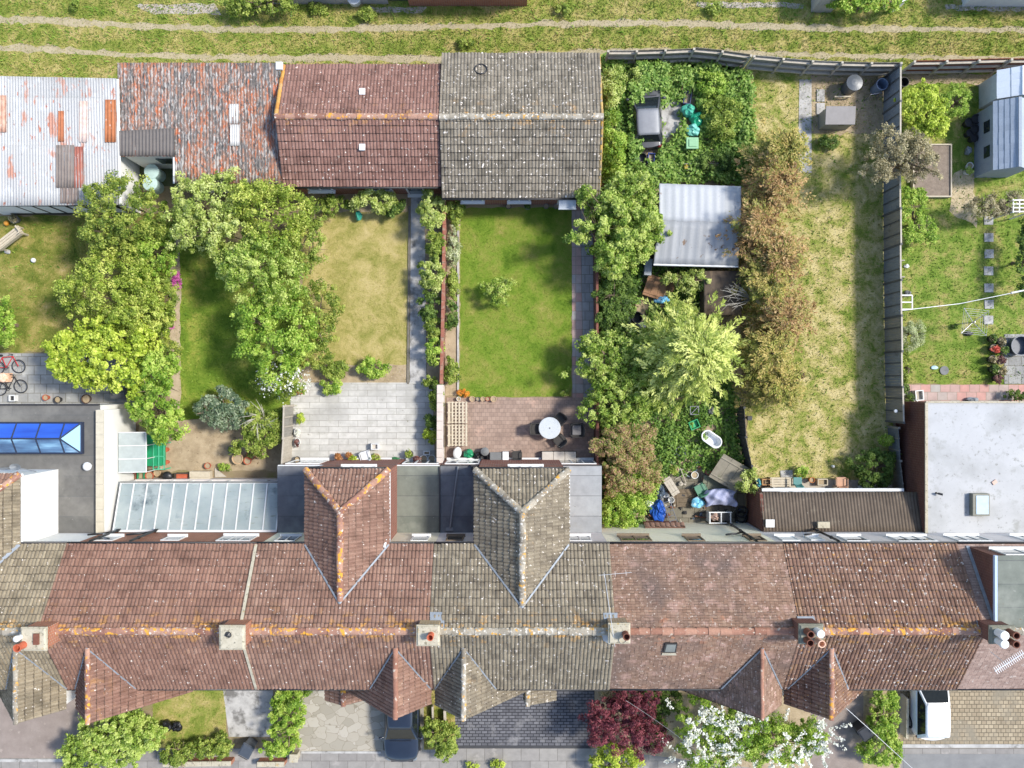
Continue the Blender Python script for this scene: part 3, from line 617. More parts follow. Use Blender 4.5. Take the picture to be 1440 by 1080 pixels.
sheet('lawn', [(596, 940), (640, 940), (640, 1054), (596, 1054)], .012, gA)
grass('lawn_grass', 'thin strip of dry grass beside the dark block paving', [[(597, 960), (636, 960), (636, 1050), (597, 1050)]], gAb, 220, .07, .035, 32)
sheet('soil_bed', [(836, 930), (1140, 930), (1140, 1090), (836, 1052)], .012, soil)
sheet('driveway', [(1140, 930), (1214, 930), (1214, 1100), (1140, 1100)], .014, asph)
sheet('soil_bed', [(1214, 930), (1266, 930), (1266, 1080), (1214, 1080)], .014, soil)
bp_buff = brick_mat('block_paving_buff', lin(168, 154, 130), lin(146, 132, 110), lin(104, 96, 80), .24, .2, .018, True, [(.8, .52, .7, lin(132, 124, 108)), (5, .64, .74, lin(186, 176, 154))])
sheet('driveway', [(1266, 900), (1540, 900), (1540, 1046), (1270, 1046)], .012, bp_buff)
raised('kerb', [(1268, 1046), (1540, 1046), (1540, 1051), (1268, 1051)], 0, .06, conc)
sheet('road', [(1270, 1060), (1540, 1060), (1540, 1140), (1270, 1140)], .016, tar)
raised('kerb', [(424, 1056), (536, 1056), (536, 1059), (424, 1059)], 0, .05, conc)

gw_dk = grass_mat('weed_blades', [lin(84, 118, 40), lin(112, 144, 54), lin(146, 164, 76)], 1.4, True)
grass('grass_tufts', 'taller darker grass tufts along the back lane', [[(-20, -10), (1460, -10), (1460, 96), (850, 90), (600, 90), (390, 92), (165, 112), (-20, 112)]], gw_dk, 34, .16, .06, 61, (R1, R2), lean=1.0)
grass('grass_tufts', 'taller green tufts scattered through the patchy and the lush right hand lawns', [[(1050, 100), (1242, 110), (1250, 660), (1060, 670)], [(1266, 110), (1460, 110), (1460, 535), (1268, 535)]], gw_dk, 16, .13, .06, 62, lean=1.0)
grass('grass_tufts', 'rough green tufts at the edges of the left hand lawns', [[(255, 345), (330, 345), (380, 580), (255, 585)], [(0, 310), (120, 310), (110, 490), (0, 490)]], gw_dk, 20, .12, .05, 63, lean=1.0)
# ---------------------------------------------------------------- the terrace
ZE, ZR, YER, YEF, YR, YW = 6.1, 8.3, -6.75, -12.84, -9.79, -6.83
def window(root, x, y, z0, wd, h, gl=None, fr=None, n=2, sill=True, name='window', axis=1):
    mb = MB(); t = .06
    B = lambda cx, cz, sx, sz, d=.05, off=.0: mb.box((x + cx, y + .028 + off, z0 + cz), (sx, d, sz)) if axis == 1 else mb.box((x + .028 * axis_s + off, y + cx, z0 + cz), (d, sx, sz))
    axis_s = 1
    B(0, t / 2, wd, t); B(0, h - t / 2, wd, t)
    for i in range(n + 1): B(-wd / 2 + t / 2 + (wd - t) * i / n, h / 2, t, h - 2 * t - .002)
    if sill: B(0, -.03, wd + .1, .05, .14, .045)
    f = mb.build(name, fr or white, root)
    p = MB()
    if axis == 1: p.box((x, y + .018, z0 + h / 2), (wd - .02, .02, h - .02))
    else: p.box((x + .018, y, z0 + h / 2), (.02, wd - .02, h - .02))
    p.build('pane', gl or glass, f); return f
def chimney(root, px, py, wd, dp, zt=9.15, pots=(), brick=brick_or, capm=None, rz=0):
    x, y, _ = W(px, py, zt); mb = MB(); zb = 7.0
    mb.box((x, y, (zb + zt - .22) / 2), (wd - .12, dp - .12, zt - .22 - zb), m=0)
    mb.box((x, y, zt - .17), (wd - .06, dp - .06, .096), m=0); mb.box((x, y, zt - .07), (wd, dp, .098), m=1)
    mb.box((x, y, zt + .012), (wd - .05, dp - .05, .06), m=1, taper=.9)
    c = mb.build('chimney', [brick, capm or flaunch], root, bevel=.008)
    for dx, dy, r, h, m in pots:
        q = MB(); z0 = zt + .035; q.lathe(x + dx, y + dy, [(r * 1.05, z0), (r, z0 + .05), (r * .88, z0 + h * .8), (r * 1.1, z0 + h * .84), (r * 1.1, z0 + h), (r * .84, z0 + h), (r * .76, z0 + h * .5), (.01, z0 + h * .4)] if m != 'cowl' else [(r, z0), (r, z0 + h * .7), (r * 1.25, z0 + h * .72), (r * 1.15, z0 + h), (.01, z0 + h + .04)], 16)
        q.build('pot', {'terra': terra, 'dark': potdark, 'cowl': white, 'pale': potpale}[m], c, smooth=False)
    return c
terra = blotch('terracotta', [lin(168, 84, 58), lin(190, 104, 76)], 6, rough=.8)
potdark = blotch('sooty_terracotta', [lin(96, 60, 48), lin(124, 80, 64)], 6, rough=.85)
potpale = blotch('pale_clay', [lin(214, 170, 142), lin(226, 190, 164)], 6, rough=.8)
flaunch = blotch('mortar_flaunching', [lin(162, 154, 134), lin(190, 182, 162)], 4, rough=.95, layers=[(7, .56, .66, lin(128, 122, 104)), (3.5, .62, .7, lin(176, 146, 80)), (12, .62, .68, lin(96, 92, 82))])
flaunch_dk = blotch('sooty_flaunching', [lin(104, 104, 92), lin(136, 134, 120)], 5, rough=.95, layers=[(6, .58, .68, lin(170, 166, 150))])
pebble = lead
XP = [-27.0, -18.75, -10.77, -3.3, 4.11, 11.43, 18.77, 27.0]
WALLS = [render_white, brick_or, cream, lilac, cream, lilac, lilac]
RF = [rf_A, rf_B, rf_C, rf_D, rf_E, rf_F, rf_G]
RG = [rg_grey, rg_red, rg_red, rg_grey, rg_or, rg_red, rg_grey]
LAB = ['terraced house with olive brown tiles and a flat roof extension carrying a glass lantern',
       'red tiled terraced house with an orange brick rear wall and a glass lean-to conservatory',
       'red tiled terraced house with a red hipped rear wing between two dark flat roofs',
       'grey brown tiled terraced house with a grey hipped rear wing and lichen ridge',
       'terraced house with mottled pink clay plain tiles and a small rooflight in front',
       'brown tiled terraced house with orange lichen and a brown corrugated lean-to behind',
       'end house with a grey box dormer and a large white flat roof extension behind']
HS = []
fascia = plain('fascia_white', lin(220, 220, 218), .5); gutm = plain('gutter_black', lin(52, 50, 50), .5)
for i in range(7):
    x0, x1 = XP[i], XP[i + 1]; r = thing('terraced_house', LAB[i], 'house', ((x0 + x1) / 2, YR, 0)); HS.append(r)
    mb = MB(); mb.prism([(x0 + .003, YW), (x1 - .003, YW), (x1 - .003, -12.6), (x0 + .003, -12.6)], 0, 6.0); mb.build('wall', WALLS[i], r)
    kw = dict(pitch=.155, course=.345, amp=.038, step=.024, prof=ROMAN)
    if i == 4: kw = dict(pitch=.17, course=.115, amp=.006, step=.014, prof=FLAT, jit=.006)
    if i == 6: kw = dict(pitch=.17, course=.115, amp=.004, step=.008, prof=FLAT, jit=.003)
    xr1 = x1 if i != 6 else x1
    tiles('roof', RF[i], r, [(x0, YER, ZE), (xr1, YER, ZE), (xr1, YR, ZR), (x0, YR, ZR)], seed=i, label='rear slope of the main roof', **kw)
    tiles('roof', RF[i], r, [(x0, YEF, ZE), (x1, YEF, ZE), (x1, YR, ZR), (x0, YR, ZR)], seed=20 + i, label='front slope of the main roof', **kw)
    caps('ridge_tiles', RG[i], r, [((x0, YR, ZR + .02), (x1, YR, ZR + .02))], .15, .45, i)
    g = MB(); g.tube([(x0 + .01, YER + .05, ZE - .03), (x1 - .01, YER + .05, ZE - .03)], .05, 8); g.build('gutter', gutm, r, smooth=True)
    g = MB(); g.tube([(x0 + .01, YEF - .05, ZE - .03), (x1 - .01, YEF - .05, ZE - .03)], .05, 8); g.build('gutter', gutm, r, smooth=True)
A_, B_, C_, D_, E_, F_, G_ = HS
# mortar verge between the red roofs
mb = MB(); strip([(XP[2], YER, ZE + .1), (XP[2], YR, ZR + .1)], .12, .04, mb); strip([(XP[2], YR, ZR + .1), (XP[2], YEF, ZE + .1)], .1, .04, mb); mb.build('verge', flaunch, C_)
# rear upstairs windows: (house, px, z0, width, height, glass, panes)
for hh, px, z0, wd, h, gl, n in [(B_, 152, 4.0, .85, 1.0, glass, 1), (B_, 244, 4.05, .8, .9, glass, 1), (B_, 333, 3.9, 1.5, 1.15, glass, 3), (C_, 405, 4.0, .9, 1.1, glass, 2), (C_, 591, 4.0, .75, 1.0, glass, 1),
        (D_, 640, 4.0, .75, 1.0, darkglass, 1), (D_, 815, 3.95, 1.0, 1.1, glass, 2), (E_, 893, 3.9, 1.35, 1.15, darkglass, 2), (E_, 976, 3.95, .75, 1.1, darkglass, 1), (E_, 1062, 3.95, .75, 1.1, darkglass, 1),
        (F_, 1108, 4.0, .8, 1.0, white, 1), (F_, 1146, 4.0, .6, .9, white, 1), (F_, 1200, 4.0, 1.0, 1.1, glass, 1), (F_, 1282, 4.0, 1.7, 1.15, glass, 3), (G_, 1362, 3.9, 1.5, 1.2, glass, 3), (G_, 1455, 3.9, 1.4, 1.2, glass, 3)]:
    x = (px - 720) * (H - 4.5) / F; window(hh, x, YW, z0, wd, h, gl, None if gl is not darkglass else plain('timber_frame', lin(120, 104, 84), .6), n)
# soil pipes on the rear walls
for hh, pts in [(B_, [(152, 748, 3.1), (128, 757, 5.6)]), (B_, [(224, 748, 3.1), (186, 758, 5.5)]), (E_, [(1018, 748, .3), (1040, 757, 3.0)]), (F_, [(1150, 748, 3.2), (1178, 758, 5.6)])]:
    x = W(*pts[1])[0]; mb = MB(); mb.tube([(x, YW + .14, .2), (x, YW + .14, 5.7), (x + .05, YW + .1, 5.95)], .055, 8); mb.tube([(x - .9, YW + .12, 4.1), (x - .4, YW + .13, 3.9), (x, YW + .14, 3.5)], .045, 8)
    for z in (1.6, 3.1, 4.8): mb.cyl(x, YW + .14, z, z + .1, .075, n=10)
    mb.build('drainpipe', blackpipe, hh, smooth=True)
# flat roofed kitchen extensions
def flat(root, x0, x1, y0, y1, z, roofm, wallm, lip=True, name='extension'):
    mb = MB(); mb.prism([(x0, y0), (x1, y0), (x1, y1), (x0, y1)], 0, z - .06); e = mb.build(name, wallm, root)
    mb = MB(); mb.box(((x0 + x1) / 2, (y0 + y1) / 2, z - .03), (x1 - x0 + .06, y0 - y1 + .0, .055)); mb.build('flat_roof', roofm, root)
    return e
xa, xb, xc = XP[2], XP[3], XP[4]
YX = -3.76
cw = (-8.62, -5.28); dw = (-1.46, 2.28)                # rear wings (wall faces)
for root, (l, rr), wl, tm, rm, rx in [(C_, (-8.72, -5.18), brick_red, rf_C, rg_red, (xa, xb)), (D_, (-1.58, 2.40), brick_red, rf_D, rg_grey, (xb, xc))]:
    xm = (l + rr) / 2; zr = 7.62 if root is C_ else 7.72; yj = -(6.75 + (zr - ZE) / .7237); yt = -3.6; hy = yt - 1.56
    mb = MB(); mb.prism([(l + .1, yt - .1), (rr - .1, yt - .1), (rr - .1, YW + .003), (l + .1, YW + .003)], 0, ZE - .04); mb.build('rear_wing', wl, root)
    kw = dict(pitch=.155, course=.33, amp=.038, step=.024, rvk=.6)
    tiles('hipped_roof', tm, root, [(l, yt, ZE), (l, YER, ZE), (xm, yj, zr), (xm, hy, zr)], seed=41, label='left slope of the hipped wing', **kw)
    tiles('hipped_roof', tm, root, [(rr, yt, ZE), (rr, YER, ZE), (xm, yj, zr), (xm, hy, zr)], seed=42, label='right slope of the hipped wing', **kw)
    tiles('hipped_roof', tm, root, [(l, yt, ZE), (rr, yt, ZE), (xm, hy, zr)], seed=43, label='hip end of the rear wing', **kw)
    caps('ridge_tiles', rm, root, [((xm, hy, zr + .03), (xm, yj + .1, zr + .03)), ((l, yt, ZE + .04), (xm, hy, zr + .04)), ((rr, yt, ZE + .04), (xm, hy, zr + .04))], .14, .4, 7)
    mb = MB()
    for e in (l, rr): strip([(e, YER, ZE + .1), (xm, yj, zr + .1)], .07, .02, mb)
    mb.build('valley_flashing', lead, root)
    for a, b in ((l, l), (rr, rr)):
        g = MB(); g.tube([(a, yt, ZE - .04), (a, YER + .06, ZE - .04)], .05, 8); g.build('gutter', white if a == rr else gutm, root, smooth=True)
    g = MB(); g.tube([(l, yt + .05, ZE - .04), (rr, yt + .05, ZE - .04)], .05, 8); g.build('gutter', gutm, root, smooth=True)
    window(root, xm + (.15 if root is C_ else .2), yt - .1, 4.2, 1.5, 1.2, glass, None, 3)
    for (a, b), fm in [((rx[0] + .02, l + .1), felt_dk), ((rr - .1, rx[1] - .02), felt_gr if root is C_ else felt_lt)]:
        flat(root, a, b, YX, YW + .004, 2.9, fm, wl)
        f = MB(); f.box(((a + b) / 2, YX + .02, 2.84), (b - a, .04, .18)); f.build('fascia', white if root is C_ else gutm, root)
    flat(root, l + .12, rr - .12, YX, yt - .098, 2.9, felt_dk, wl)
    for cx, wd in ((rx[0] + .95, 1.6), (xm, 2.0), (rx[1] - 1.0, 1.7)): window(root, cx, YX, .25, wd, 1.9, glass, None, 3)
mb = MB(); mb.tube([W(644, 656, 3.0), W(633, 742, 3.0)], .04, 8); mb.box((*W(632, 744, 2.93)[:2], 2.93), (.34, .14, .1)); mb.build('drainpipe', greyplastic, D_, smooth=False)
mb = MB(); mb.box((*W(667, 657, 2.98)[:2], 2.99), (.3, .24, .2)); mb.tube([W(667, 657, 3.0), W(667, 660, 5.9)], .05, 8); mb.build('drainpipe', gutm, D_)
mb = MB(); mb.tube([W(543, 758, 6.15), W(540, 770, 6.3)], .06); mb.box(W(537, 758, 6.0), (.25, .2, .25)); mb.build('drainpipe', white, C_)
mb = MB(); mb.box((XP[3] - .02, (YX + YW) / 2, 2.93), (.05, 3.0, .1)); mb.build('flashing', gutm, D_)
# front bays: one steep slope short, the other running low over the porch
TB = 1.25
def bay(root, px, pxf, zr, zl, zright, tm, rm, wm, seed, seam=None):
    X = ((px[0] + pxf[0]) / 2 - 720) * (H - zr) / F; Yf = (540 - pxf[1]) * (H - zr) / F; Yj = YEF + (zr - ZE) / .7218
    kw = dict(pitch=.155, course=.33, amp=.036, step=.022)
    if tm is rf_E: kw = dict(pitch=.17, course=.115, amp=.006, step=.014, prof=FLAT)
    for sgn, z in ((-1, zl), (1, zright)):
        e = X + sgn * (zr - z) / TB
        if z > ZE - .3: yb = YEF + (z - ZE) / .7218
        else: yb = YEF + .35
        pts = [(e, Yf, z), (e, yb, z), (X, Yj, zr), (X, Yf, zr)]
        tiles('bay_roof', tm, root, pts, rvk=.35, seed=seed + (sgn > 0), label=('left' if sgn < 0 else 'right') + ' slope of the front bay roof', **kw)
        mb = MB(); eu = X + sgn * (zr - ZE) / TB; strip([(eu, YEF, ZE + .09), (X, Yj, zr + .09)], .055, .02, mb); mb.build('valley_flashing', lead, root)
    caps('ridge_tiles', rm, root, [((X, Yj, zr + .02), (X, Yf, zr + .02))], .075 if tm is rf_E else .105, .42, seed)
    lx, rx = X - (zr - max(zl, 4.3)) / TB + .12, X + (zr - max(zright, 4.3)) / TB - .12; lx = max(lx, X - 1.3); rx = min(rx, X + 1.3)
    mb = MB(); mb.add([(x, y, z) for y in (-12.59, Yf - -.12) for x, z in ((lx, 0), (rx, 0), (rx, zr - (rx - X) * TB - .1), (X, zr - .1), (lx, zr - (X - lx) * TB - .1))],
                      [(0, 1, 2, 3, 4), (9, 8, 7, 6, 5)] + [(k, (k + 1) % 5 + 0, (k + 1) % 5 + 5, k + 5)[::-1] for k in range(5)]); mb.build('bay_wall', wm, root)
    return X, Yf
BAYS = []
BAYS.append((A_,) + bay(A_, (25, 916), (18, 1018), 7.7, 4.3, 6.15, rf_A, rg_grey, render_white, 60))
BAYS.append((B_,) + bay(B_, (124, 917), (122, 1018), 7.7, 6.15, 4.1, rf_B, rg_red, brick_or, 62))
BAYS.append((C_,) + bay(C_, (557, 912), (555, 1011), 7.7, 4.3, 6.1, rf_C, rg_or, brick_red, 64))
BAYS.append((D_,) + bay(D_, (653, 912), (651, 1013), 7.7, 6.1, 4.3, rf_D, rg_grey, brick_red, 66))
BAYS.append((E_,) + bay(E_, (1071, 912), (1073, 1012), 7.7, 4.3, 6.1, rf_E, rg_or, cream, 68))
BAYS.append((F_,) + bay(F_, (1168, 912), (1171, 1012), 7.7, 6.0, 4.3, rf_F, rg_red, lilac, 70))
def porch(root, px0, px1, pxr, ytop, ybot, tm, rm, seed):
    z = 3.1; zr = 3.75; y1 = (540 - ybot) * (H - z) / F; y0 = -12.6; x0, x1, X = [(p - 720) * (H - q) / F for p, q in ((px0, z), (px1, z), (pxr, zr))]
    kw = dict(pitch=.155, course=.33, amp=.036, step=.022)
    tiles('porch_roof', tm, root, [(x0, y1, z), (x0, y0, z), (X, y0, zr), (X, y1, zr)], seed=seed, **kw); tiles('porch_roof', tm, root, [(x1, y1, z), (x1, y0, z), (X, y0, zr), (X, y1, zr)], seed=seed + 1, **kw)
    caps('ridge_tiles', rm, root, [((X, y0, zr + .02), (X, y1, zr + .02))], .12, .4, seed)
    mb = MB()
    for x in (x0 + .15, x1 - .15): mb.box((x, y1 + .2, 1.5), (.12, .12, 3.0))
    mb.build('porch_post', white, root)
porch(C_, 457, 512, 483, 969, 985, rf_C, rg_red, 80)
porch(D_, 737, 782, 742, 969, 985, rf_D, rg_grey, 82)
# chimneys
chimney(A_, 47, 899, 1.0, .92, pots=[(-.6 + .12, .1, .1, .3, 'cowl'), (-.36, -.2, .14, .45, 'terra')])
mb = MB(); x, y, z = W(51, 897, 9.25); mb.box((x, y - .05, z), (.2, .42, .1)); mb.build('flue_opening', potdark, A_)
chimney(B_, 326, 897, 1.0, .95)
x, y, z = W(320, 893, 9.26); mb = MB(); mb.lump((x, y, z - .06), (.13, .12, .1), seed=4); mb.build('flue_opening', blackpipe, B_)
chimney(C_, 602, 894, .92, .82, zt=9.0, pots=[(.12, .05, .12, .4, 'terra')], brick=brick_mat('buff_brick', lin(176, 150, 110), lin(150, 124, 92), lin(190, 176, 150)))
chimney(D_, 871, 891, .86, .8, zt=9.0, pots=[(.22, .0, .13, .42, 'dark')], brick=brick_mat('buff_brick', lin(150, 124, 96), lin(130, 106, 84), lin(190, 176, 150)))
mb = MB(); x, y, z = W(876, 899, 9.07); mb.ring((x, y, z), .15, .02, 20, 6); mb.build('capped_flue', flaunch, D_)
chimney(E_, 1141, 892, .95, .78, zt=9.1, pots=[(-.2, .14, .13, .5, 'dark'), (.18, .16, .13, .5, 'cowl'), (-.2, -.2, .13, .45, 'dark'), (.22, -.22, .13, .5, 'pale')], brick=brick_dk, capm=flaunch_dk)
chimney(G_, 1410, 893, 1.0, .72, zt=9.1, pots=[(-.22, .12, .15, .5, 'cowl'), (.2, .14, .13, .55, 'dark'), (-.22, -.2, .14, .5, 'cowl'), (.2, -.2, .13, .55, 'dark')], brick=brick_dk, capm=flaunch_dk)
def onroof(px, py, off=.04):                     # point on the main roof seen at a pixel
    for rear in (1, 0):
        lo, hi = (ZE, ZR)
        for _ in range(30):
            z = (lo + hi) / 2; x, y, _z = W(px, py, z)
            zz = ZE + ((YER - y) if rear else (y - YEF)) * .723
            if zz > z: lo = z
            else: hi = z
        x, y, _z = W(px, py, lo)
        if rear and y >= YR or not rear and y < YR: return Vector((x, y, lo + off))
    return Vector((x, y, lo + off))
def patch(root, name, m, q, off=.05, t=.02): mb = MB(); mb.plate([onroof(*p, off) for p in q], t); return mb.build(name, m, root)
patch(D_, 'flashing', lead, [(605, 860), (622, 860), (622, 872), (605, 872)], .07); patch(D_, 'flashing', lead, [(620, 872), (625, 872), (625, 882), (620, 882)], .07)
patch(D_, 'flashing', lead, [(848, 861), (868, 861), (868, 870), (849, 870)], .07); patch(D_, 'flashing', lead, [(846, 892), (854, 892), (858, 906), (848, 900)], .07)
patch(F_, 'flashing', lead, [(1120, 866), (1144, 866), (1146, 874), (1122, 874)], .07); patch(G_, 'flashing', lead, [(1372, 872), (1384, 872), (1386, 884), (1374, 882)], .07)
f = patch(E_, 'rooflight', gutm, [(935, 904), (952, 904), (950, 917), (932, 917)], .1, .09)
mb = MB(); mb.plate([onroof(*p, .112) for p in [(937, 905.5), (950, 905.5), (948, 915.5), (934.5, 915.5)]], .01); mb.build('pane', plain('rooflight_glass', lin(120, 124, 122), .12), f)
patch(E_, 'flashing', flaunch, [(931, 918), (950, 918), (951, 921), (930, 921)], .06)
# television aerials
def aerial(root, a, b, n, boom=.5, mast=None, name='tv_aerial', rod=.4, r=.014):
    mb = MB(); a, b = Vector(a), Vector(b); mb.tube([a, b], r, 6); d = (b - a).normalized(); s = d.cross(Vector((0, 0, 1))).normalized()
    for i in range(n): p = a.lerp(b, (i + .5) / n); mb.tube([p - s * rod / 2, p + s * rod / 2], r * .6, 5)
    if mast: mb.tube([mast[0], mast[1]], .011, 6)
    mb.build(name, plain('aluminium', lin(206, 208, 210), .4, .3), root)
aerial(G_, W(1399, 944, 9.6), W(1440, 918, 9.6), 16, rod=.3, mast=((18.6, -10.4, 8.9), W(1415, 934, 9.6)), r=.02)
aerial(D_, W(842, 809, 10.0), W(888, 805, 10.0), 3, rod=.2, mast=((4.0, -10.2, 8.9), W(850, 808, 10.0)), r=.008)
# conservatory of the red house
cx0, cx1 = XP[1] + .45, xa - .05; yF, yB = -4.72, YW + .05; zF, zB = 2.15, 2.95
mb = MB(); mb.box(((cx0 + cx1) / 2, yF + .03, .35), (cx1 - cx0, .12, .7), m=0); mb.box(((cx0 + cx1) / 2, yF + .03, 2.08), (cx1 - cx0 + .06, .1, .12), m=1)
for i in range(9): mb.box((cx0 + .04 + (cx1 - cx0 - .08) * i / 8, yF + .03, 1.36), (.07, .08, 1.32), m=1)
mb.box((cx0 + .04, (yF + yB) / 2, 1.0), (.08, yF - yB - .2, 2.0), m=1); mb.box(((cx0 + cx1) / 2, yB + .04, zB - .02), (cx1 - cx0, .1, .14), m=1)
cons = mb.build('conservatory', [lilac, white], B_)
m_, nt, b = newmat('greenhouse_glazing'); nt.links.new(add_layers(nt, ramp(nt, noise(nt, .9, 4, .6), [(.3, lin(172, 186, 188)), (.7, lin(206, 215, 213))]), [(5, .6, .74, lin(150, 152, 140), (.4, 2, 1)), (.8, .58, .7, lin(112, 128, 136), None, 9)]), b.inputs['Base Color']); b.inputs['Roughness'].default_value = .25; b.inputs['Transmission Weight'].default_value = .5; b.inputs['IOR'].default_value = 1.12
poly_glass = m_
mb = MB()
for i in range(12):
    a, c = cx0 + (cx1 - cx0) * i / 12 + .03, cx0 + (cx1 - cx0) * (i + 1) / 12 - .03; mb.plate([(a, yF + .06, zF), (c, yF + .06, zF), (c, yB, zB), (a, yB, zB)], .012)
mb.build('glazing', poly_glass, cons)
for i in range(13):
    a = cx0 + (cx1 - cx0) * i / 12; mb = MB(); mb.plate([(a - .025, yF + .09, zF + .04), (a + .025, yF + .09, zF + .04), (a + .025, yB, zB + .04), (a - .025, yB, zB + .04)], .05); mb.build('glazing_bar', white, cons)
mb = MB(); mb.tube([(cx0 - .05, yF + .12, zF - .03), (cx1, yF + .12, zF - .03)], .045, 8); mb.build('gutter', plain('gutter_grey', lin(128, 128, 124), .5), cons)
mb = MB(); mb.prism([(cx0 + .1, yF - .1), (cx1 - .1, yF - .1), (cx1 - .1, yB), (cx0 + .1, yB)], .01, .05); mb.build('floor', blotch('conservatory_floor', [lin(146, 154, 152), lin(180, 186, 182)], .8), cons)
for nm, lb, c, d, px, py in [('sofa', 'pinkish covered sofa dimly seen through the conservatory glass', lin(150, 96, 100), (1.3, .7, .7), 315, 728), ('cabinet', 'dark cabinet dimly seen through the conservatory glass', lin(60, 72, 80), (.8, .6, .9), 356, 733), ('crate', 'small dark crate dimly seen near the front of the conservatory', lin(70, 80, 84), (.5, .6, .6), 272, 703)]:
    x, y, _ = W(px, py, .6); mb = MB(); mb.box((x, y, .05 + d[2] * .25), (d[0], d[1], d[2] * .5 - .002)); mb.box((x, y - d[1] * .4, .05 + d[2] * .75), (d[0], d[1] * .2, d[2] * .5)); mb.box((x - d[0] * .44, y, .05 + d[2] * .62), (d[0] * .12, d[1] * .6, d[2] * .24)); solo(mb, nm, plain(nm, c, .8), lb, nm, (x, y, 0), bevel=.05)
# flat roof extension with lantern
xA = (145 - 720) * (H - 3.35) / F; zA = 3.05; yA = (540 - 570) * (H - zA) / F
mb = MB(); mb.prism([(-27, yA), (xA - .3, yA), (xA - .3, YW + .003), (-27, YW + .003)], 0, zA - .06, 0); mb.build('extension', render_white, A_)
mb = MB(); mb.box(((-27 + xA - .3) / 2, (yA + YW) / 2, zA - .028), (27 + xA - .3, yA - YW - .01, .056)); mb.build('flat_roof', felt_A, A_)
mb = MB(); mb.box(((-27 + xA - .35) / 2, yA + .03, zA), (27 + xA - .3, .07, .16)); mb.build('fascia', gutm, A_)
mb = MB(); mb.prism([(xA - .298, yA - .2), (xA, yA - .2), (xA, YW + .004), (xA - .298, YW + .004)], 0, 3.3); mb.build('parapet_wall', render_white, A_)
mb = MB(); n = 10; L = (yA - .2 - YW) / n
for k in range(n): mb.box((xA - .15, yA - .2 - L * (k + .5), 3.33), (.36, L - .012, .055))
mb.build('coping', blotch('coping_stone', [lin(178, 170, 150), lin(196, 188, 168)], 3, rough=.95), A_)
# rear wing of that house: white side wall and hipped roof
xw = (82 - 720) * (H - zA) / F
mb = MB(); mb.prism([(-26.9, -3.9), (xw, -3.9), (xw, YW + .005), (-26.9, YW + .005)], zA - .1, ZE - .05); mb.build('rear_wing', render_white, A_)
xe = xw + .02; xm = xe - 2.1; zr = 7.9; yj = -(6.75 + (zr - ZE) / .7237); yt = -3.78; hy = yt - 2.1
kw = dict(pitch=.155, course=.33, amp=.038, step=.024)
tiles('hipped_roof', rf_A, A_, [(xe, yt, ZE), (xe, YER, ZE), (xm, yj, zr), (xm, hy, zr)], seed=90, **kw)
tiles('hipped_roof', rf_C, A_, [(xe, yt, ZE), (xm, hy, zr), (xm - 2.1, yt, ZE)], seed=91, **kw)
tiles('hipped_roof', rf_A, A_, [(xm - 2.1, yt, ZE), (xm - 2.1, YER, ZE), (xm, yj, zr), (xm, hy, zr)], seed=92, **kw)
caps('ridge_tiles', rg_red, A_, [((xm, hy, zr + .03), (xm, yj + .1, zr + .03)), ((xe, yt, ZE + .04), (xm, hy, zr + .04))], .14, .4, 9)
mb = MB(); strip([(xe, YER, ZE + .07), (xm, yj, zr + .08)], .14, .02, mb); mb.build('valley_flashing', lead, A_)
mb = MB(); mb.tube([(xe + .05, yt, ZE - .05), (xe + .05, YER + .05, ZE - .05)], .05, 8); mb.build('gutter', white, A_)
# roof lantern
m_, nt, b = newmat('lantern_glass'); b.inputs['Roughness'].default_value = .04; b.inputs['Specular IOR Level'].default_value = .8; b.inputs['Coat Weight'].default_value = 1; b.inputs['Coat Roughness'].default_value = .02
nt.links.new(ramp(nt, noise(nt, .7, 3, .6, (.3, 2, 1)), [(.35, lin(22, 60, 160)), (.62, lin(40, 92, 196)), (.75, lin(120, 170, 220))]), b.inputs['Base Color']); lan_glass = m_  # sky reflection painted into the glass as mottled blue
m_, nt, b = newmat('lantern_glass_pale'); b.inputs['Roughness'].default_value = .04; b.inputs['Coat Weight'].default_value = 1; b.inputs['Base Color'].default_value = lin(140, 190, 224); lan_pale = m_  # pale sky reflection painted into the hip end pane
zc = zA + .2; zt = zA + .62; lx0, lx1 = -25.5, (114 - 720) * (H - zc) / F; ly0, ly1 = (540 - 595) * (H - zc) / F, (540 - 637) * (H - zc) / F; lm = (ly0 + ly1) / 2; hx = lx1 - .75
mb = MB()
for a, b_ in (((lx0, ly0), (lx1, ly0)), ((lx0, ly1), (lx1, ly1))): mb.box(((a[0] + b_[0]) / 2, a[1], zA + .1), (lx1 - lx0 + .1, .1, .2))
mb.box((lx1, lm, zA + .1), (.1, ly0 - ly1 - .1, .2))
nb = 5
T = lambda p, q: mb.tube([p, q], .035, 6)
T((lx0, lm, zt), (hx, lm, zt)); T((hx, lm, zt), (lx1, ly0, zc)); T((hx, lm, zt), (lx1, ly1, zc)); T((lx0, ly0, zc), (lx1, ly0, zc)); T((lx0, ly1, zc), (lx1, ly1, zc)); T((lx1, ly0, zc), (lx1, ly1, zc))
for k in range(6):
    x = hx - k * 1.09
    T((x, lm, zt), (x, ly0, zc)); T((x, lm, zt), (x, ly1, zc))
lan = mb.build('roof_lantern', plain('lantern_frame', lin(44, 52, 72), .4), A_)
mb = MB(); mb.plate([(lx0, ly0, zc), (lx1, ly0, zc), (hx, lm, zt), (lx0, lm, zt)], .01, 0); mb.plate([(lx0, ly1, zc), (lx1, ly1, zc), (hx, lm, zt), (lx0, lm, zt)], .01, 1); mb.plate([(lx1, ly0, zc), (lx1, ly1, zc), (hx, lm, zt)], .01, 2)
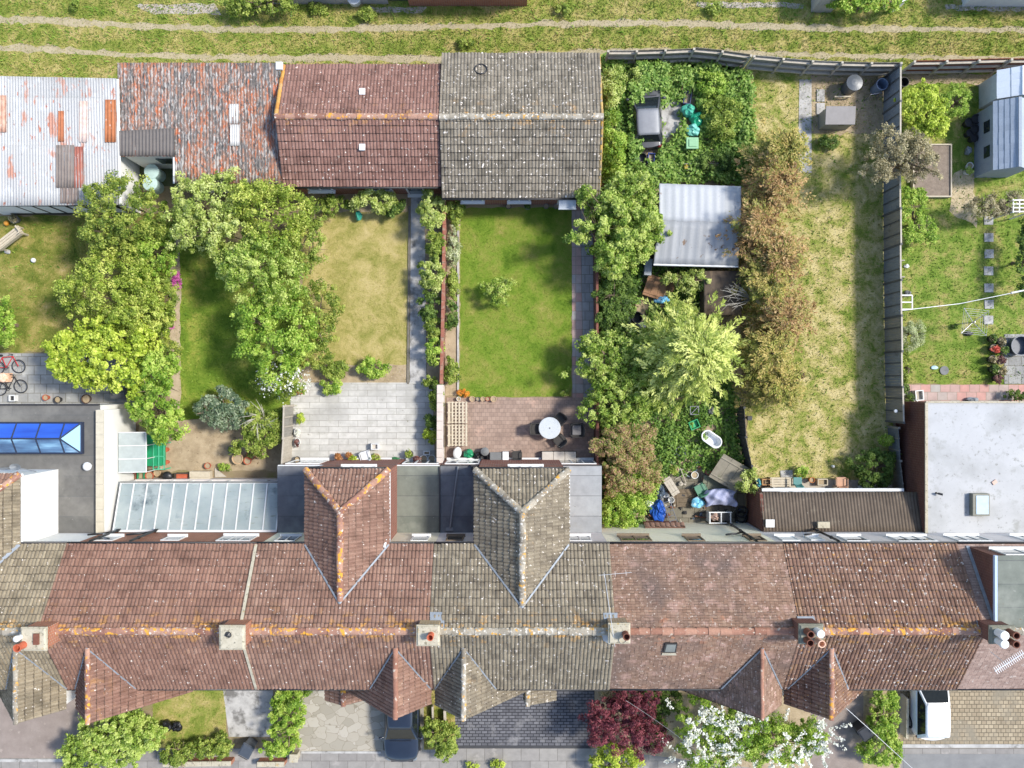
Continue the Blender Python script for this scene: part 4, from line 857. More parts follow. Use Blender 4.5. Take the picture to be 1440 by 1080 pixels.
m_, nt, b = newmat('lantern_glass_lower'); b.inputs['Roughness'].default_value = .04; b.inputs['Coat Weight'].default_value = 1; nt.links.new(ramp(nt, noise(nt, .8, 3, .6, (.5, 2.4, 1), 4), [(.36, lin(56, 82, 120)), (.55, lin(96, 134, 170)), (.7, lin(150, 196, 224))]), b.inputs['Base Color'])  # sky reflection painted into this side as grey-blue mottling
mb.build('pane', [lan_glass, m_, lan_pale], lan)
x, y, _ = W(122, 656, zA + .3); mb = MB(); mb.lathe(x, y, [(.09, zA), (.09, zA + .22), (.19, zA + .22), (.19, zA + .3), (.12, zA + .36), (.02, zA + .38)], 16); mb.build('roof_vent', white, A_)
x, y, _ = W(38, 654, 4.2); mb = MB(); mb.lathe(x, y, [(.02, 5.0), (.22, 5.06), (.25, 5.12), (.02, 5.02)], 14, sx=1, sy=.6); mb.tube([(x, y, 5.0), (x - .1, y - .1, 4.6), (xw - .2, -3.85, 4.5)], .025); mb.tube([(x - 1.6, y - .1, 5.0), (x - .2, y - .05, 5.0)], .03); mb.build('satellite_dish', greyplastic, A_)
# brown corrugated lean-to of the brown house
lx0, lx1 = (1070 - 720) * (H - 2.3) / F, (1297 - 720) * (H - 2.3) / F; yF = (540 - 692) * (H - 2.2) / F; yB = YW + .03
mb = MB(); mb.prism([(lx0 + .1, yF - .1), (lx1 - .05, yF - .1), (lx1 - .05, yB), (lx0 + .1, yB)], 0, [2.1, 2.1, 2.62, 2.62]); mb.build('lean_to', brick_dk, F_)
corrugated('lean_to_roof', blotch('brown_sheeting', [lin(84, 74, 64), lin(106, 94, 82)], 2, rough=.75, bmp=.15, layers=[(8, .66, .72, lin(150, 142, 130)), (1.5, .6, .76, lin(122, 112, 98))]), F_, (lx0, yF, 2.2), (lx1, yF, 2.2), (lx1, yB, 2.75), (lx0, yB, 2.75), .15, .028, .9, 5, 5)
mb = MB(); mb.box(((lx0 + lx1) / 2 - .35, yF + .1, 2.1), (lx1 - lx0 - .9, .13, .16)); mb.build('gutter', white, F_)
mb = MB(); mb.box(W(1158, 738, 2.85), (.55, .28, .14)); mb.build('flashing', flaunch, F_)
mb = MB(); mb.box(W(1083, 736, 2.78), (.4, .36, .03)); mb.build('rooflight', white, F_)
mb = MB(); mb.prism([(lx0 - .04, yF - .05), (lx0 + .097, yF - .05), (lx0 + .097, yB), (lx0 - .04, yB)], 0, [2.25, 2.25, 2.7, 2.7]); mb.build('side_wall', brick_dk, F_)
window(F_, (lx0 + lx1) / 2 - 1.5, yF - .1, .9, 2.4, 1.1, glass, None, 4); window(F_, (lx0 + lx1) / 2 + 2.2, yF - .1, .1, 1.0, 1.95, glass, None, 1, name='back_door')
# white flat roof extension of the end house
xG = 18.93; zG = 3.05; yG = (540 - 566) * (H - zG) / F
mb = MB(); mb.prism([(xG, yG), (27, yG), (27, YW + .004), (xG, YW + .004)], 0, zG - .08); mb.build('extension', brick_dk, G_)
mb = MB(); mb.box(((xG + 27) / 2, (yG + YW) / 2, zG - .04), (27 - xG + .02, yG - YW - .01, .08)); mb.build('flat_roof', felt_W, G_)
mb = MB(); mb.box((xG + .02, (yG + YW) / 2, zG + .02), (.12, yG - YW - .02, .06)); mb.box(((xG + 27) / 2, yG + .02, zG + .0), (27 - xG, .08, .12)); mb.build('coping', flaunch, G_)
x, y, _ = W(1380, 710, zG + .3); mb = MB(); mb.box((x, y, zG + .15), (.78, 1.02, .3)); f = mb.build('skylight', plain('skylight_frame', lin(112, 112, 100), .5), G_, bevel=.02)
mb = MB(); mb.box((x + .04, y, zG + .31), (.56, .84, .03)); mb.build('pane', plain('skylight_glass', lin(184, 204, 216), .1), f)
x, y, _ = W(1321, 694, zG + .2); mb = MB(); mb.tube([(x - .05, y, zG), (x - .05, y, zG + .2), (x + .12, y - .04, zG + .26)], .05, 8); mb.build('roof_vent', blackpipe, G_)
x, y, _ = W(1398, 678, zG); mb = MB(); mb.box((x, y, zG + .03), (.22, .16, .05), .6); mb.build('loose_brick', plain('pale_brick', lin(206, 176, 160), .9), G_)
# box dormer
xd = (1402 - 720) * (H - 8.25) / F; yd = (540 - 783) * (H - 8.25) / F
mb = MB(); mb.prism([(xd, yd), (27, yd), (27, -9.72), (xd, -9.72)], 5.9, 8.2); mb.build('dormer', brick_dk, G_)
mb = MB(); mb.box(((xd + 27) / 2, (yd - 9.72) / 2, 8.235), (27 - xd + .1, yd + 9.72 + .1, .06)); mb.build('dormer_roof', felt_gr, G_)
mb = MB(); mb.box((xd - .04, (yd - 9.72) / 2, 8.2), (.1, yd + 9.72 + .1, .14)); mb.build('fascia', plain('pale_blue_trim', lin(170, 190, 216), .4), G_)
window(G_, xd + 1.5, yd, 6.9, 2.0, 1.1, glass, None, 2)
mb = MB(); strip([(xd - .06, YER - .05, ZE + .1), (xd - .06, -9.6, ZR - .05)], .14, .02, mb); mb.build('flashing', lead, G_)
# ---------------------------------------------------------------- garages and sheds along the lane
def hip2(root, x0, x1, y0, y1, ye, zr, z, tm, rm, seed, wall):
    mb = MB(); g = .16
    mb.add([(x, y, q) for x in (x0 + g, x1 - g) for y, q in ((y0 - g, 0), (y1 + g, 0), (y1 + g, z - .02), (ye, zr - .1), (y0 - g, z - .02))],
           [(0, 1, 2, 3, 4), (9, 8, 7, 6, 5)] + [(k, k + 5, (k + 1) % 5 + 5, (k + 1) % 5) for k in range(5)]); mb.build('wall', wall, root)
    kw = dict(pitch=.155, course=.345, amp=.038, step=.024)
    tiles('roof', tm, root, [(x0, y0, z), (x1, y0, z), (x1, ye, zr), (x0, ye, zr)], seed=seed, label='roof slope towards the lane', **kw)
    tiles('roof', tm, root, [(x0, y1, z), (x1, y1, z), (x1, ye, zr), (x0, ye, zr)], seed=seed + 1, label='roof slope towards the garden', **kw)
    caps('ridge_tiles', rm, root, [((x0, ye, zr + .02), (x1, ye, zr + .02))], .14, .45, seed)
    g_ = MB(); g_.tube([(x0, y1 - .05, z - .05), (x1, y1 - .05, z - .05)], .05, 8); g_.build('gutter', gutm, root, smooth=True)
GC = thing('garage', 'red tiled brick garage with two small white roof vents', 'garage', (-7.0, 12, 0))
hip2(GC, -10.68, -3.3, 14.9, 9.22, 12.06, 3.62, 2.3, roofmat('tile_garage_red', [lin(124, 93, 83), lin(146, 112, 101), lin(163, 130, 118)], .085, .2), rg_red, 100, brick_red)
for px, py, z in ((510, 130, 3.0), (510, 208, 3.0)):
    x, y, _ = W(px, py, z); mb = MB(); mb.box((x, y, z + .04), (.22, .26, .16)); mb.box((x, y, z + .14), (.28, .3, .05)); mb.build('roof_vent', white, GC, bevel=.015)
caps('ridge_tiles', tile_mat('verge_orange', [lin(178, 120, 84), lin(204, 150, 60), lin(196, 160, 120)]), GC, [((-10.64, 14.85, 2.34), (-10.64, 12.06, 3.66))], .09, .4, 3)
# windows and doors in the garden fronts, facing -Y
def windowS(root, x, y, z0, wd, h, gl=None, fr=None, n=2, name='window'):
    mb = MB(); t = .07
    B = lambda cx, cz, sx, sz, d=.06: mb.box((x + cx, y - .032, z0 + cz), (sx, d, sz))
    B(0, t / 2, wd, t); B(0, h - t / 2, wd, t)
    for i in range(n + 1): B(-wd / 2 + t / 2 + (wd - t) * i / n, h / 2, t, h - 2 * t - .002)
    mb.box((x, y - .09, z0 - .04), (wd + .12, .18, .06)); f = mb.build(name, fr or white, root)
    p = MB(); p.box((x, y - .018, z0 + h / 2), (wd - .02, .02, h - .02)); p.build('pane', gl or glass, f)
for k, (hh, X, Yf) in enumerate(BAYS):                              # street fronts
    windowS(hh, X, Yf + .12, .8, 1.9, 1.3, glass, None, 3); windowS(hh, X, Yf + .12, 3.7, 1.9, 1.2, glass, None, 3)
    sd = 1 if k % 2 else -1; windowS(hh, X + sd * 2.35, -12.6, .02, .95, 2.05, plain('front_door', [lin(110, 40, 40), lin(40, 66, 92), lin(210, 210, 206)][k % 3], .4), None, 1, 'door'); windowS(hh, X + sd * 4.2, -12.6, 3.6, 1.1, 1.2, glass, None, 2)
windowS(G_, 21.2, -12.6, .8, 2.2, 1.3, glass, None, 3); windowS(G_, 21.2, -12.6, 3.6, 2.0, 1.2, glass, None, 3)
yS = 9.22 + .16
for px, wd, z0, h, n in ((452, 1.2, .9, 1.1, 2), (535, 1.1, .9, 1.1, 2)): windowS(GC, (px - 720) * .0343, yS, z0, wd, h, glass, None, n)
windowS(GC, (585 - 720) * .0345, yS, .05, .85, 2.0, glass, None, 1, 'door')
GD = thing('garage', 'wide grey lichened tile garage with a black hoop lying on its roof', 'garage', (.4, 12, 0))
rf_GD = roofmat('tile_garage_grey', [lin(108, 102, 90), lin(138, 130, 116), lin(158, 150, 134)], .11, .25)
hip2(GD, -3.27, 4.1, 15.42, 8.69, 12.03, 3.7, 2.3, rf_GD, rg_grey, 110, brick_red)
caps('verge_tiles', tile_mat('verge_lichen', [lin(196, 150, 60), lin(170, 150, 110), lin(206, 166, 84)]), GD, [((4.06, 15.3, 2.34), (4.06, 12.03, 3.74)), ((4.06, 8.75, 2.34), (4.06, 12.03, 3.74))], .06, .4, 3)
for px in (665, 730): windowS(GD, (px - 720) * .0345, 8.69 + .16, 1.0, 1.05, 1.0, glass, None, 2)
windowS(GD, (796 - 720) * .0345, 8.85, .05, .85, 2.0, glass, None, 1, 'door')
x, y, _ = W(798, 287, 2.15); mb = MB(); mb.plate([(x - .4, y - .2, 2.1), (x + .4, y - .2, 2.1), (x + .4, y + .4, 2.24), (x - .4, y + .4, 2.24)], .06); mb.box((x, y - .22, 2.06), (.84, .05, .12)); mb.build('door_canopy', plain('canopy_grey', lin(170, 176, 182), .4), GD)
x, y, _ = W(676, 97, 2.75); zt = 2.3 + (15.42 - y) * 1.4 / 3.39 + .07
mb = MB(); mb.ring((x, y, zt), .28, .035, 28, 8, tilt=-.39); solo(mb, 'hoop', blackpipe, 'black rubber hoop lying on the grey tiled garage roof', 'hoop', (x, y, zt), smooth=True)
# rusty mottled sheet garage
asb = tile_mat('lichened_sheeting', [lin(104, 100, 97), lin(122, 117, 113), lin(112, 104, 98)], [(1.0, .46, .66, lin(98, 95, 92), None, 5), (2.4, .47, .60, lin(152, 112, 92), (1.9, .45, 1), 33), (.9, .50, .60, lin(160, 106, 80), (2.4, .5, 1), 31), (2.2, .57, .64, lin(176, 98, 62), (2.2, .5, 1), 44), (5, .52, .62, lin(160, 156, 150), (1.8, .45, 1), 2), (10, .56, .62, lin(168, 164, 160), (1.5, .6, 1), 14), (8, .54, .61, lin(82, 80, 78), (1.5, .5, 1), 8)], vary=.7)
GB = thing('garage', 'flat sheet roofed garage blotched with orange and black lichen', 'garage', (-15, 13, 0))
zt, zb = 2.75, 2.45
q = lambda px, py, z: W(px, py, z)
corrugated('roof', asb, GB, q(168, 220, 2.53), q(246, 220, 2.53), q(246, 88, zt), q(165, 88, zt), .15, .026, .9, 3, 8, (.35,))
corrugated('roof', asb, GB, q(246.5, 258, zb), q(397, 258, zb), q(391, 88, zt), q(246.5, 88, zt), .15, .026, .9, 4, 8, (.35,))
corrugated('roof_patch', plain('grey_sheet', lin(104, 98, 94), .8), GB, q(168, 219, 2.58), q(245, 219, 2.58), q(245, 180, 2.66), q(168, 184, 2.66), .15, .026, .9, 5, 4)
for a in ((323, 146, 336, 174), (324, 175, 337, 205)):
    corrugated('rooflight_sheet', plain('translucent_sheet', lin(190, 188, 184), .4), GB, q(a[0], a[3], 2.6), q(a[2], a[3], 2.6), q(a[2], a[1], 2.68), q(a[0], a[1], 2.68), .1, .02, .7, 6, 4)
p = lambda px, py: W(px, py, 2.5)[:2]
mb = MB(); mb.prism([p(172, 92), p(243, 92), p(243, 218), p(172, 218)], 0, 2.36); mb.prism([p(248, 92), p(388, 92), p(392, 254), p(248, 254)], 0, 2.34); mb.build('wall', render_white, GB)
mb = MB(); a, b = p(208, 218), p(240, 218); mb.box(((a[0] + b[0]) / 2, a[1] - .02, 1.5), (b[0] - a[0] - .2, .06, .8)); mb.build('window', darkglass, GB)
mb = MB(); a, b = q(245.5, 221, 2.5), q(246, 258, 2.44); mb.tube([(a[0] - .05, a[1], 2.46), (b[0] - .05, b[1], 2.42)], .05, 6); mb.build('bargeboard', white, GB)
mb = MB(); mb.box(W(393, 93, 2.7), (.3, .35, .16)); mb.build('fascia', white, GB)
# white painted sheet shed
wht = tile_mat('painted_sheeting', [lin(164, 165, 164), lin(183, 183, 181), lin(170, 170, 169), lin(187, 187, 185)], [(1.6, .56, .66, lin(186, 188, 189)), (1.1, .60, .66, lin(176, 130, 112), (1.4, .5, 1), 6), (3.4, .62, .67, lin(168, 106, 84), (1.6, .6, 1), 2), (8, .64, .7, lin(124, 112, 106), (1.6, .5, 1), 5)], rough=.6, vary=.35)
GA = thing('shed', 'white painted corrugated shed patched with rusty and brown sheets', 'shed', (-21, 12, 0))
zt, zb = 2.9, 2.4
corrugated('roof', wht, GA, q(-40, 290, zb), q(168, 288, zb), q(163, 110, zt), q(-40, 106, zt), .13, .02, .7, 7, 10, (.47, .84))
SHT = lambda c1, c2: blotch('rusted_sheet', [c1, c2], 5, rough=.8, bmp=.2, layers=[(5, .64, .7, lin(206, 196, 186), (1.5, .5, 1))])
def zs(py): return zb + (289 - py) / 180 * (zt - zb) + .035
for x0, x1, y0, y1, m in ((148, 163, 140, 200, SHT(lin(158, 96, 62), lin(180, 116, 78))), (82, 90, 156, 199, SHT(lin(160, 98, 66), lin(182, 118, 84))), (79, 104, 204, 264, blotch('brown_sheet', [lin(118, 108, 102), lin(136, 126, 118)], 3)), (105, 117, 206, 264, SHT(lin(140, 84, 72), lin(160, 100, 86))), (-6, 9, 134, 186, SHT(lin(176, 110, 80), lin(206, 180, 160))), (112, 123, 142, 200, SHT(lin(200, 160, 140), lin(210, 204, 198))), (85, 110, 264, 286, blotch('brown_sheet_dull', [lin(112, 100, 94), lin(130, 118, 110)], 3))):
    corrugated('patch_sheet', m, GA, q(x0, y1, zs(y1)), q(x1, y1, zs(y1)), q(x1, y0, zs(y0)), q(x0, y0, zs(y0)), .13, .02, 2, 8, 4)
mb = MB(); mb.prism([p(-40, 112), p(161, 114), p(165, 285), p(-40, 287)], 0, 2.24); mb.build('wall', render_white, GA)
mb = MB(); a, b = W(-40, 285.5, 2.4), W(165, 284, 2.4); yy = (a[1] + b[1]) / 2 - .06
for k in range(9): mb.box((a[0] + 1 + k * .78, yy, 1.1), (.09, .05, 2.1))
mb.box(((a[0] + b[0]) / 2, yy - .02, 2.2), (b[0] - a[0] - .1, .1, .12)); mb.box(((a[0] + b[0]) / 2, yy - .001, .16), (b[0] - a[0] - .1, .06, .3)); mb.build('timber_frame', plain('black_timber', lin(40, 36, 34), .7), GA)
mb = MB(); a, b = W(166, 112, 2.8), W(170, 290, 2.4); mb.tube([(a[0], a[1], 2.84), (b[0] - .05, b[1] + .1, 2.36)], .06, 6); mb.build('bargeboard', white, GA)
# little yard between the two
sheet('yard', [(195, 225), (250, 225), (250, 262), (195, 262)], .02, blotch('dark_green_yard', [lin(70, 84, 50), lin(98, 100, 74)], 3))  # mottled dark green ground
buttm = plain('pale_green_plastic', lin(176, 200, 196), .5)
def bin_round(name, label, cat, px, py, r, h, m, z=0.0, group=None, lid=True, inner=None, taper=1.12):
    x, y, _ = W(px, py, h); mb = MB()
    prof = [(r, z), (r * (1 + taper) / 2, z + h * .5), (r * taper, z + h * .92), (r * taper * 1.06, z + h * .93), (r * taper * 1.06, z + h)]
    prof += [(r * .5, z + h + .05), (.01, z + h + .06)] if lid else [(r * taper * .95, z + h), (r * .95, z + h * .25), (.01, z + h * .24)]
    mb.lathe(x, y, prof, 20); return solo(mb, name, m, label, cat, (x, y, z), group)
bin_round('water_butt', 'pale water butt nearest the wall in the small white walled yard', 'water butt', 213, 241, .3, 1.0, buttm)
bin_round('water_butt', 'pale water butt at the yard mouth half under the olive tree', 'water butt', 211, 258, .3, .95, buttm)
# white metal shed in the overgrown garden
SE = thing('shed', 'white metal roofed shed between the leafy tree and browning conifers', 'shed', (8.8, 7.5, 0))
shw = tile_mat('painted_panels', [lin(166, 169, 172), lin(178, 181, 184)], [(2.4, .66, .72, lin(120, 100, 84), None, 21), (6, .7, .76, lin(150, 140, 130))], rough=.5, vary=.3)
shg = tile_mat('painted_panels_worn', [lin(144, 146, 148), lin(158, 160, 162)], [(1.8, .62, .66, lin(110, 90, 74), None, 21), (6, .68, .76, lin(140, 134, 126)), (7, .62, .7, lin(130, 130, 130), (3, .1, 1))], rough=.5, vary=.3)
corrugated('roof', shw, SE, q(927, 311, 2.32), q(1042, 314, 2.32), q(1042, 262, 2.2), q(927, 258, 2.2), .37, .012, .37, 9, 6)
corrugated('roof', shg, SE, q(919, 371, 2.05), q(1038, 374, 2.05), q(1042, 313, 2.33), q(926, 310, 2.33), .37, .012, .37, 10, 6)
p2 = lambda px, py: W(px, py, 2.1)[:2]
mb = MB(); mb.prism([p2(932, 263), p2(1036, 266), p2(1032, 367), p2(926, 366)], 0, 1.98); mb.build('wall', blotch('dark_boards', [lin(70, 66, 60), lin(96, 90, 82)], 4, stretch=(3, 3, .3)), SE)
mb = MB(); a, b = q(919, 372, 2.02), q(1038, 375, 2.02); mb.tube([a, b], .05, 6); mb.build('gutter', white, SE)
SD = thing('shed', 'low dark brown felt roofed shed beside the browning conifers', 'shed', (9.8, 4.3, 0))
p2 = lambda px, py: W(px, py, 1.7)[:2]
mb = MB(); mb.prism([p2(992, 384), p2(1040, 384), p2(1040, 440), p2(992, 440)], 0, [1.62, 1.62, 1.5, 1.5]); mb.build('wall', blotch('old_boards', [lin(80, 68, 58), lin(104, 90, 78)], 4), SD)
corrugated('roof', blotch('brown_felt', [lin(72, 62, 54), lin(98, 86, 74)], 2, rough=.9, layers=[(2, .6, .7, lin(120, 104, 84), (3, .3, 1))]), SD, q(990, 443, 1.6), q(1042, 443, 1.6), q(1042, 381, 1.75), q(990, 381, 1.75), .3, .01, .5, 11, 4)
# grey shed and white shed in the right hand garden
def gable_shed(name, label, x0, x1, y0, y1, h, hr, wallm, roofm, wins=(), rowc=.24):
    r = thing(name, label, 'shed', ((x0 + x1) / 2, (y0 + y1) / 2, 0)); xm = (x0 + x1) / 2; mb = MB(); g = .08
    mb.add([(x, y, z) for y in (y1 + g, y0 - g) for x, z in ((x0 + g, 0), (x1 - g, 0), (x1 - g, h - .02), (xm, hr - .06), (x0 + g, h - .02))], [(0, 1, 2, 3, 4), (9, 8, 7, 6, 5)] + [(k, k + 5, (k + 1) % 5 + 5, (k + 1) % 5) for k in range(5)]); mb.build('wall', wallm, r)
    for k, xe in ((0, x0), (1, x1)): tiles('roof', roofm, r, [(xe, y0, h), (xe, y1, h), (xm, y1, hr), (xm, y0, hr)], pitch=.3, course=rowc, amp=.004, step=.012, prof=FLAT, seed=120 + k, jit=.003, lap=.25, label=('left' if k == 0 else 'right') + ' roof slope')
    for py, w_, hh in wins:
        y = (540 - py) * .0343; mb = MB(); mb.box((x0 + g - .01, y, 1.15), (.03, w_, hh)); mb.build('window', darkglass, r)
    mb = MB(); mb.plate([(xm - .07, y0, hr + .02), (xm + .07, y0, hr + .02), (xm + .07, y1, hr + .02), (xm - .07, y1, hr + .02)], .03); mb.build('ridge', wallm, r); return r
gs_wall = blotch('grey_painted_boards', [lin(134, 142, 152), lin(152, 160, 170)], 3, stretch=(1, 8, 1), rough=.7, layers=[(9, .62, .7, lin(112, 120, 130), (1, 3, 1))])
gable_shed('garden_shed', 'grey boarded garden shed with two dark square windows', 22.72, 24.5, 13.35, 10.1, 1.8, 2.45, gs_wall, tile_mat('grey_shingles', [lin(150, 160, 172), lin(166, 176, 188)], vary=.4), ((180, .55, .5), (215, .55, .5)))
gable_shed('potting_shed', 'small white plastic shed behind the grey boarded shed', 22.95, 24.8, 14.85, 13.5, 1.7, 2.3, plain('white_plastic', lin(206, 210, 214), .5), tile_mat('white_sheet', [lin(214, 220, 226), lin(220, 226, 232)], vary=.2), (), .6)
# storage box
x, y, _ = W(1182, 162, 1.1); SB = thing('storage_box', 'grey plastic garden storage box with a sloping lid', 'storage box', (x, y, 0))
mb = MB(); mb.box((x, y, .5), (1.36, .78, 1.0), taper=.97); mb.build('body', plain('keter_grey', lin(150, 146, 138), .6), SB, bevel=.02)
mb = MB(); mb.plate([(x - .72, y - .44, 1.06), (x + .72, y - .44, 1.06), (x + .72, y + .42, 1.16), (x - .72, y + .42, 1.16)], .07); mb.build('lid', plain('lid_grey', lin(128, 124, 122), .6), SB, bevel=.015)
mb = MB(); mb.box((x + .1, y - .41, .92), (.26, .05, .06)); mb.build('handle', blackpipe, SB)
# ---------------------------------------------------------------- beyond the lane
mb = MB(); x0, x1 = (576 - 720) * .0351, (741 - 720) * .0351; y0 = (540 - 9) * .0351
BG = thing('brick_garage', 'orange brick building at the top edge with a black barred gate beside it', 'building', ((x0 + x1) / 2, y0 + 2, 0))
mb.prism([(x0, y0), (x1, y0), (x1, y0 + 4), (x0, y0 + 4)], 0, 2.3); mb.build('wall', brick_or, BG); mb = MB(); mb.box(((x0 + x1) / 2, y0 + 2, 2.36), (x1 - x0 + .2, 4.3, .1)); mb.build('roof', felt_dk, BG)
GT = thing('gate', 'black barred metal gate at the top edge left of the orange brick building', 'gate', (x0 - .55, y0 + .2, 0)); mb = MB()
for k in range(9): mb.tube([(x0 - .95 + k * .11, y0 + .25, .05), (x0 - .95 + k * .11, y0 + .25, 1.7)], .014, 5)
mb.build('bars', blackpipe, GT); mb = MB()
for z in (.12, .9, 1.6): mb.tube([(x0 - 1.0, y0 + .25, z), (x0 - .03, y0 + .25, z)], .022, 5)
mb.build('rails', blackpipe, GT)
GW = thing('garden_wall', 'long grey rendered garden wall at the top left edge', 'wall', (-10, 18.8, 0)); mb = MB(); mb.box((-9.2, 18.86, .8), (6.2, .24, 1.6)); mb.build('wall', blotch('grey_render', [lin(150, 148, 146), lin(174, 172, 170)], 3), GW); mb = MB(); mb.box((-9.2, 18.86, 1.63), (6.24, .3, .06)); mb.build('coping', conc, GW)
x, y, _ = W(500, 3, 0); mb = MB(); mb.lathe(x, y, [(.14, 0), (.3, .1), (.34, .5), (.3, .52), (.1, .5)], 12); solo(mb, 'white_sack', white, 'white sack by the foot of the grey wall at the top edge', 'sack', (x, y, 0))
x0, x1 = (1140 - 720) * .0351, (1168 - 720) * .0351; y0 = (540 - 18) * .0351; LS = thing('lean_to_shed', 'narrow grey boarded shed at the top edge left of the bright hedge', 'shed', (x0 + .5, y0 + 1, 0)); mb = MB(); mb.prism([(x0, y0), (x1, y0), (x1, y0 + 2), (x0, y0 + 2)], 0, 1.9); mb.build('wall', blotch('pale_boards', [lin(150, 146, 138), lin(176, 172, 164)], 4, stretch=(4, 4, .4)), LS); mb = MB(); mb.plate([(x0 - .1, y0 - .1, 1.98), (x1 + .1, y0 - .1, 1.98), (x1 + .1, y0 + 2.1, 2.1), (x0 - .1, y0 + 2.1, 2.1)], .05); mb.build('roof', felt_dk, LS)
x0, x1 = (1352 - 720) * .0351, (1500 - 720) * .0351; y0 = (540 - 10) * .0351; LS = thing('concrete_garage', 'pale concrete panel garage at the top right edge', 'garage', (x0 + 2, y0 + 2, 0)); mb = MB(); mb.prism([(x0, y0), (x1, y0), (x1, y0 + 4), (x0, y0 + 4)], 0, 2.1); mb.build('wall', blotch('pale_concrete', [lin(190, 192, 194), lin(208, 210, 210)], 2), LS); mb = MB(); mb.box(((x0 + x1) / 2, y0 + 2, 2.14), (x1 - x0 + .2, 4.2, .08)); mb.build('roof', felt_lt, LS)
x, y, _ = W(1257, 15, 0); mb = MB(); mb.box((x, y, .6), (.5, .06, 1.2), .5); mb.box((x, y + .05, 1.1), (.54, .04, .08), .5); solo(mb, 'gate', white, 'small white gate at the top edge right of the bright hedge', 'gate', (x, y, 0))
mb = MB(); R = random.Random(5)
rub = blotch('rubble', [lin(150, 140, 130), lin(190, 182, 172)], 4, rough=.95)
sheet('rubble_patch', [(190, 6), (300, 6), (310, 20), (210, 19)], .01, rub, rag=2, seed=40); sheet('rubble_patch', [(520, 9), (600, 11), (592, 18), (520, 16)], .01, rub, rag=2, seed=41)
sheet('rubble_patch', [(980, 4), (1130, 4), (1130, 12), (980, 10)], .01, rub, rag=2, seed=42); sheet('rubble_patch', [(1330, 6), (1440, 8), (1440, 16), (1330, 14)], .01, rub, rag=2, seed=43)
# ---------------------------------------------------------------- walls and fences
def pathlen(P):
    L = [0]
    for a, b in zip(P[:-1], P[1:]): L.append(L[-1] + math.dist(a, b))
    return L
def along(P, L, s):
    for k in range(len(P) - 1):
        if s <= L[k + 1] + 1e-6: t = (s - L[k]) / max(1e-6, L[k + 1] - L[k]); return (P[k][0] + (P[k + 1][0] - P[k][0]) * t, P[k][1] + (P[k + 1][1] - P[k][1]) * t)
    return P[-1]
def fence(label, px, h, mats, postm, plen=1.8, style='board', seed=0, side=1, capm=None, lean=0.0, pw=.09):
    P = [W(*q)[:2] for q in px]; L = pathlen(P); n = max(1, round(L[-1] / plen)); R = random.Random(seed); root = thing('fence', label, 'fence', (*along(P, L, L[-1] / 2), 0))
    pts = [along(P, L, L[-1] * k / n) for k in range(n + 1)]
    for a, b in zip(pts[:-1], pts[1:]):
        dx, dy = b[0] - a[0], b[1] - a[1]; D = math.hypot(dx, dy); ux, uy = dx / D, dy / D; nx, ny = -uy * side, ux * side; mb = MB(); nb = max(2, round(D / .15)); hh = h + R.uniform(-.03, .03); ln = lean + R.uniform(-.02, .02)
        for k in range(nb):
            s = (k + .5) * D / nb; c = (a[0] + ux * s, a[1] + uy * s); w_ = D / nb * .965; t = .018 + .008 * (k % 2); hb = hh + R.uniform(-.012, .012)
            vs = []
            for z, l in ((.04, 0), (hb, ln)):
                for e, f in ((-.5, -.5), (.5, -.5), (.5, .5), (-.5, .5)): vs.append((c[0] + ux * w_ * e + nx * (t * f + l), c[1] + uy * w_ * e + ny * (t * f + l), z))
            if style == 'board' and k in (nb // 3, 2 * nb // 3): mb.box((c[0] + nx * .03, c[1] + ny * .03, hb / 2), (.05, .03, hb - .1), math.atan2(uy, ux), 1); mb.box((c[0] - nx * .03, c[1] - ny * .03, hb / 2), (.05, .03, hb - .1), math.atan2(uy, ux), 1)
            mb.add(vs, [(3, 2, 1, 0), (4, 5, 6, 7), (0, 1, 5, 4), (1, 2, 6, 5), (2, 3, 7, 6), (3, 0, 4, 7)], 0)
        rz = math.atan2(uy, ux); mx, my = (a[0] + b[0]) / 2, (a[1] + b[1]) / 2
        if style == 'rail':
            for z in (.35, .95, h - .2): mb.box((mx + nx * (.07 + ln * z / h), my + ny * (.07 + ln * z / h), z), (D - .1, .11, .07), rz, 1)
        if capm: mb.box((mx + nx * ln, my + ny * ln, hh + .03), (D - .1, .07, .035), rz, 2)
        mb.build('panel', [R.choice(mats), postm, capm or postm], root)
    for p_ in pts:
        mb = MB(); ox, oy = (-uy * side * .08, ux * side * .08) if style == 'rail' else (0, 0); p_ = (p_[0] + ox, p_[1] + oy); mb.box((p_[0], p_[1], (h + .06) / 2), (pw, pw, h + .06), math.atan2(ux, -uy)); mb.box((p_[0], p_[1], h + .07), (pw * 1.15, pw * 1.15, .025), math.atan2(ux, -uy)); mb.build('post', postm, root)
    return root
board = lambda n, a, b: blotch(n, [a, b], 3, rough=.9, bmp=.4, stretch=(6, 6, .6), layers=[(2, .6, .76, tuple(x * .6 for x in a[:3]) + (1,))])
fg1, fg2, fg3 = board('grey_fence', lin(118, 123, 130), lin(142, 147, 152)), board('grey_fence_warm', lin(130, 126, 118), lin(152, 148, 140)), board('grey_fence_dark', lin(102, 107, 114), lin(126, 131, 137))
fpale = blotch('weathered_timber', [lin(160, 152, 138), lin(188, 180, 166)], 5, rough=.9); fbrown = board('brown_fence', lin(118, 72, 52), lin(142, 88, 64)); fdull = board('dull_fence', lin(112, 106, 92), lin(142, 134, 118)); fblack = board('dark_fence', lin(60, 60, 62), lin(80, 80, 80))
fence('tall grey boarded fence between the long patchy lawn and the stepping stone garden', [(1242, 112), (1242, 300), (1243, 420), (1245, 560), (1246, 592)], 1.85, [fg1, fg1, fg2, fg3], board('post_grey', lin(84, 84, 84), lin(104, 104, 102)), 1.75, seed=1, capm=fpale)
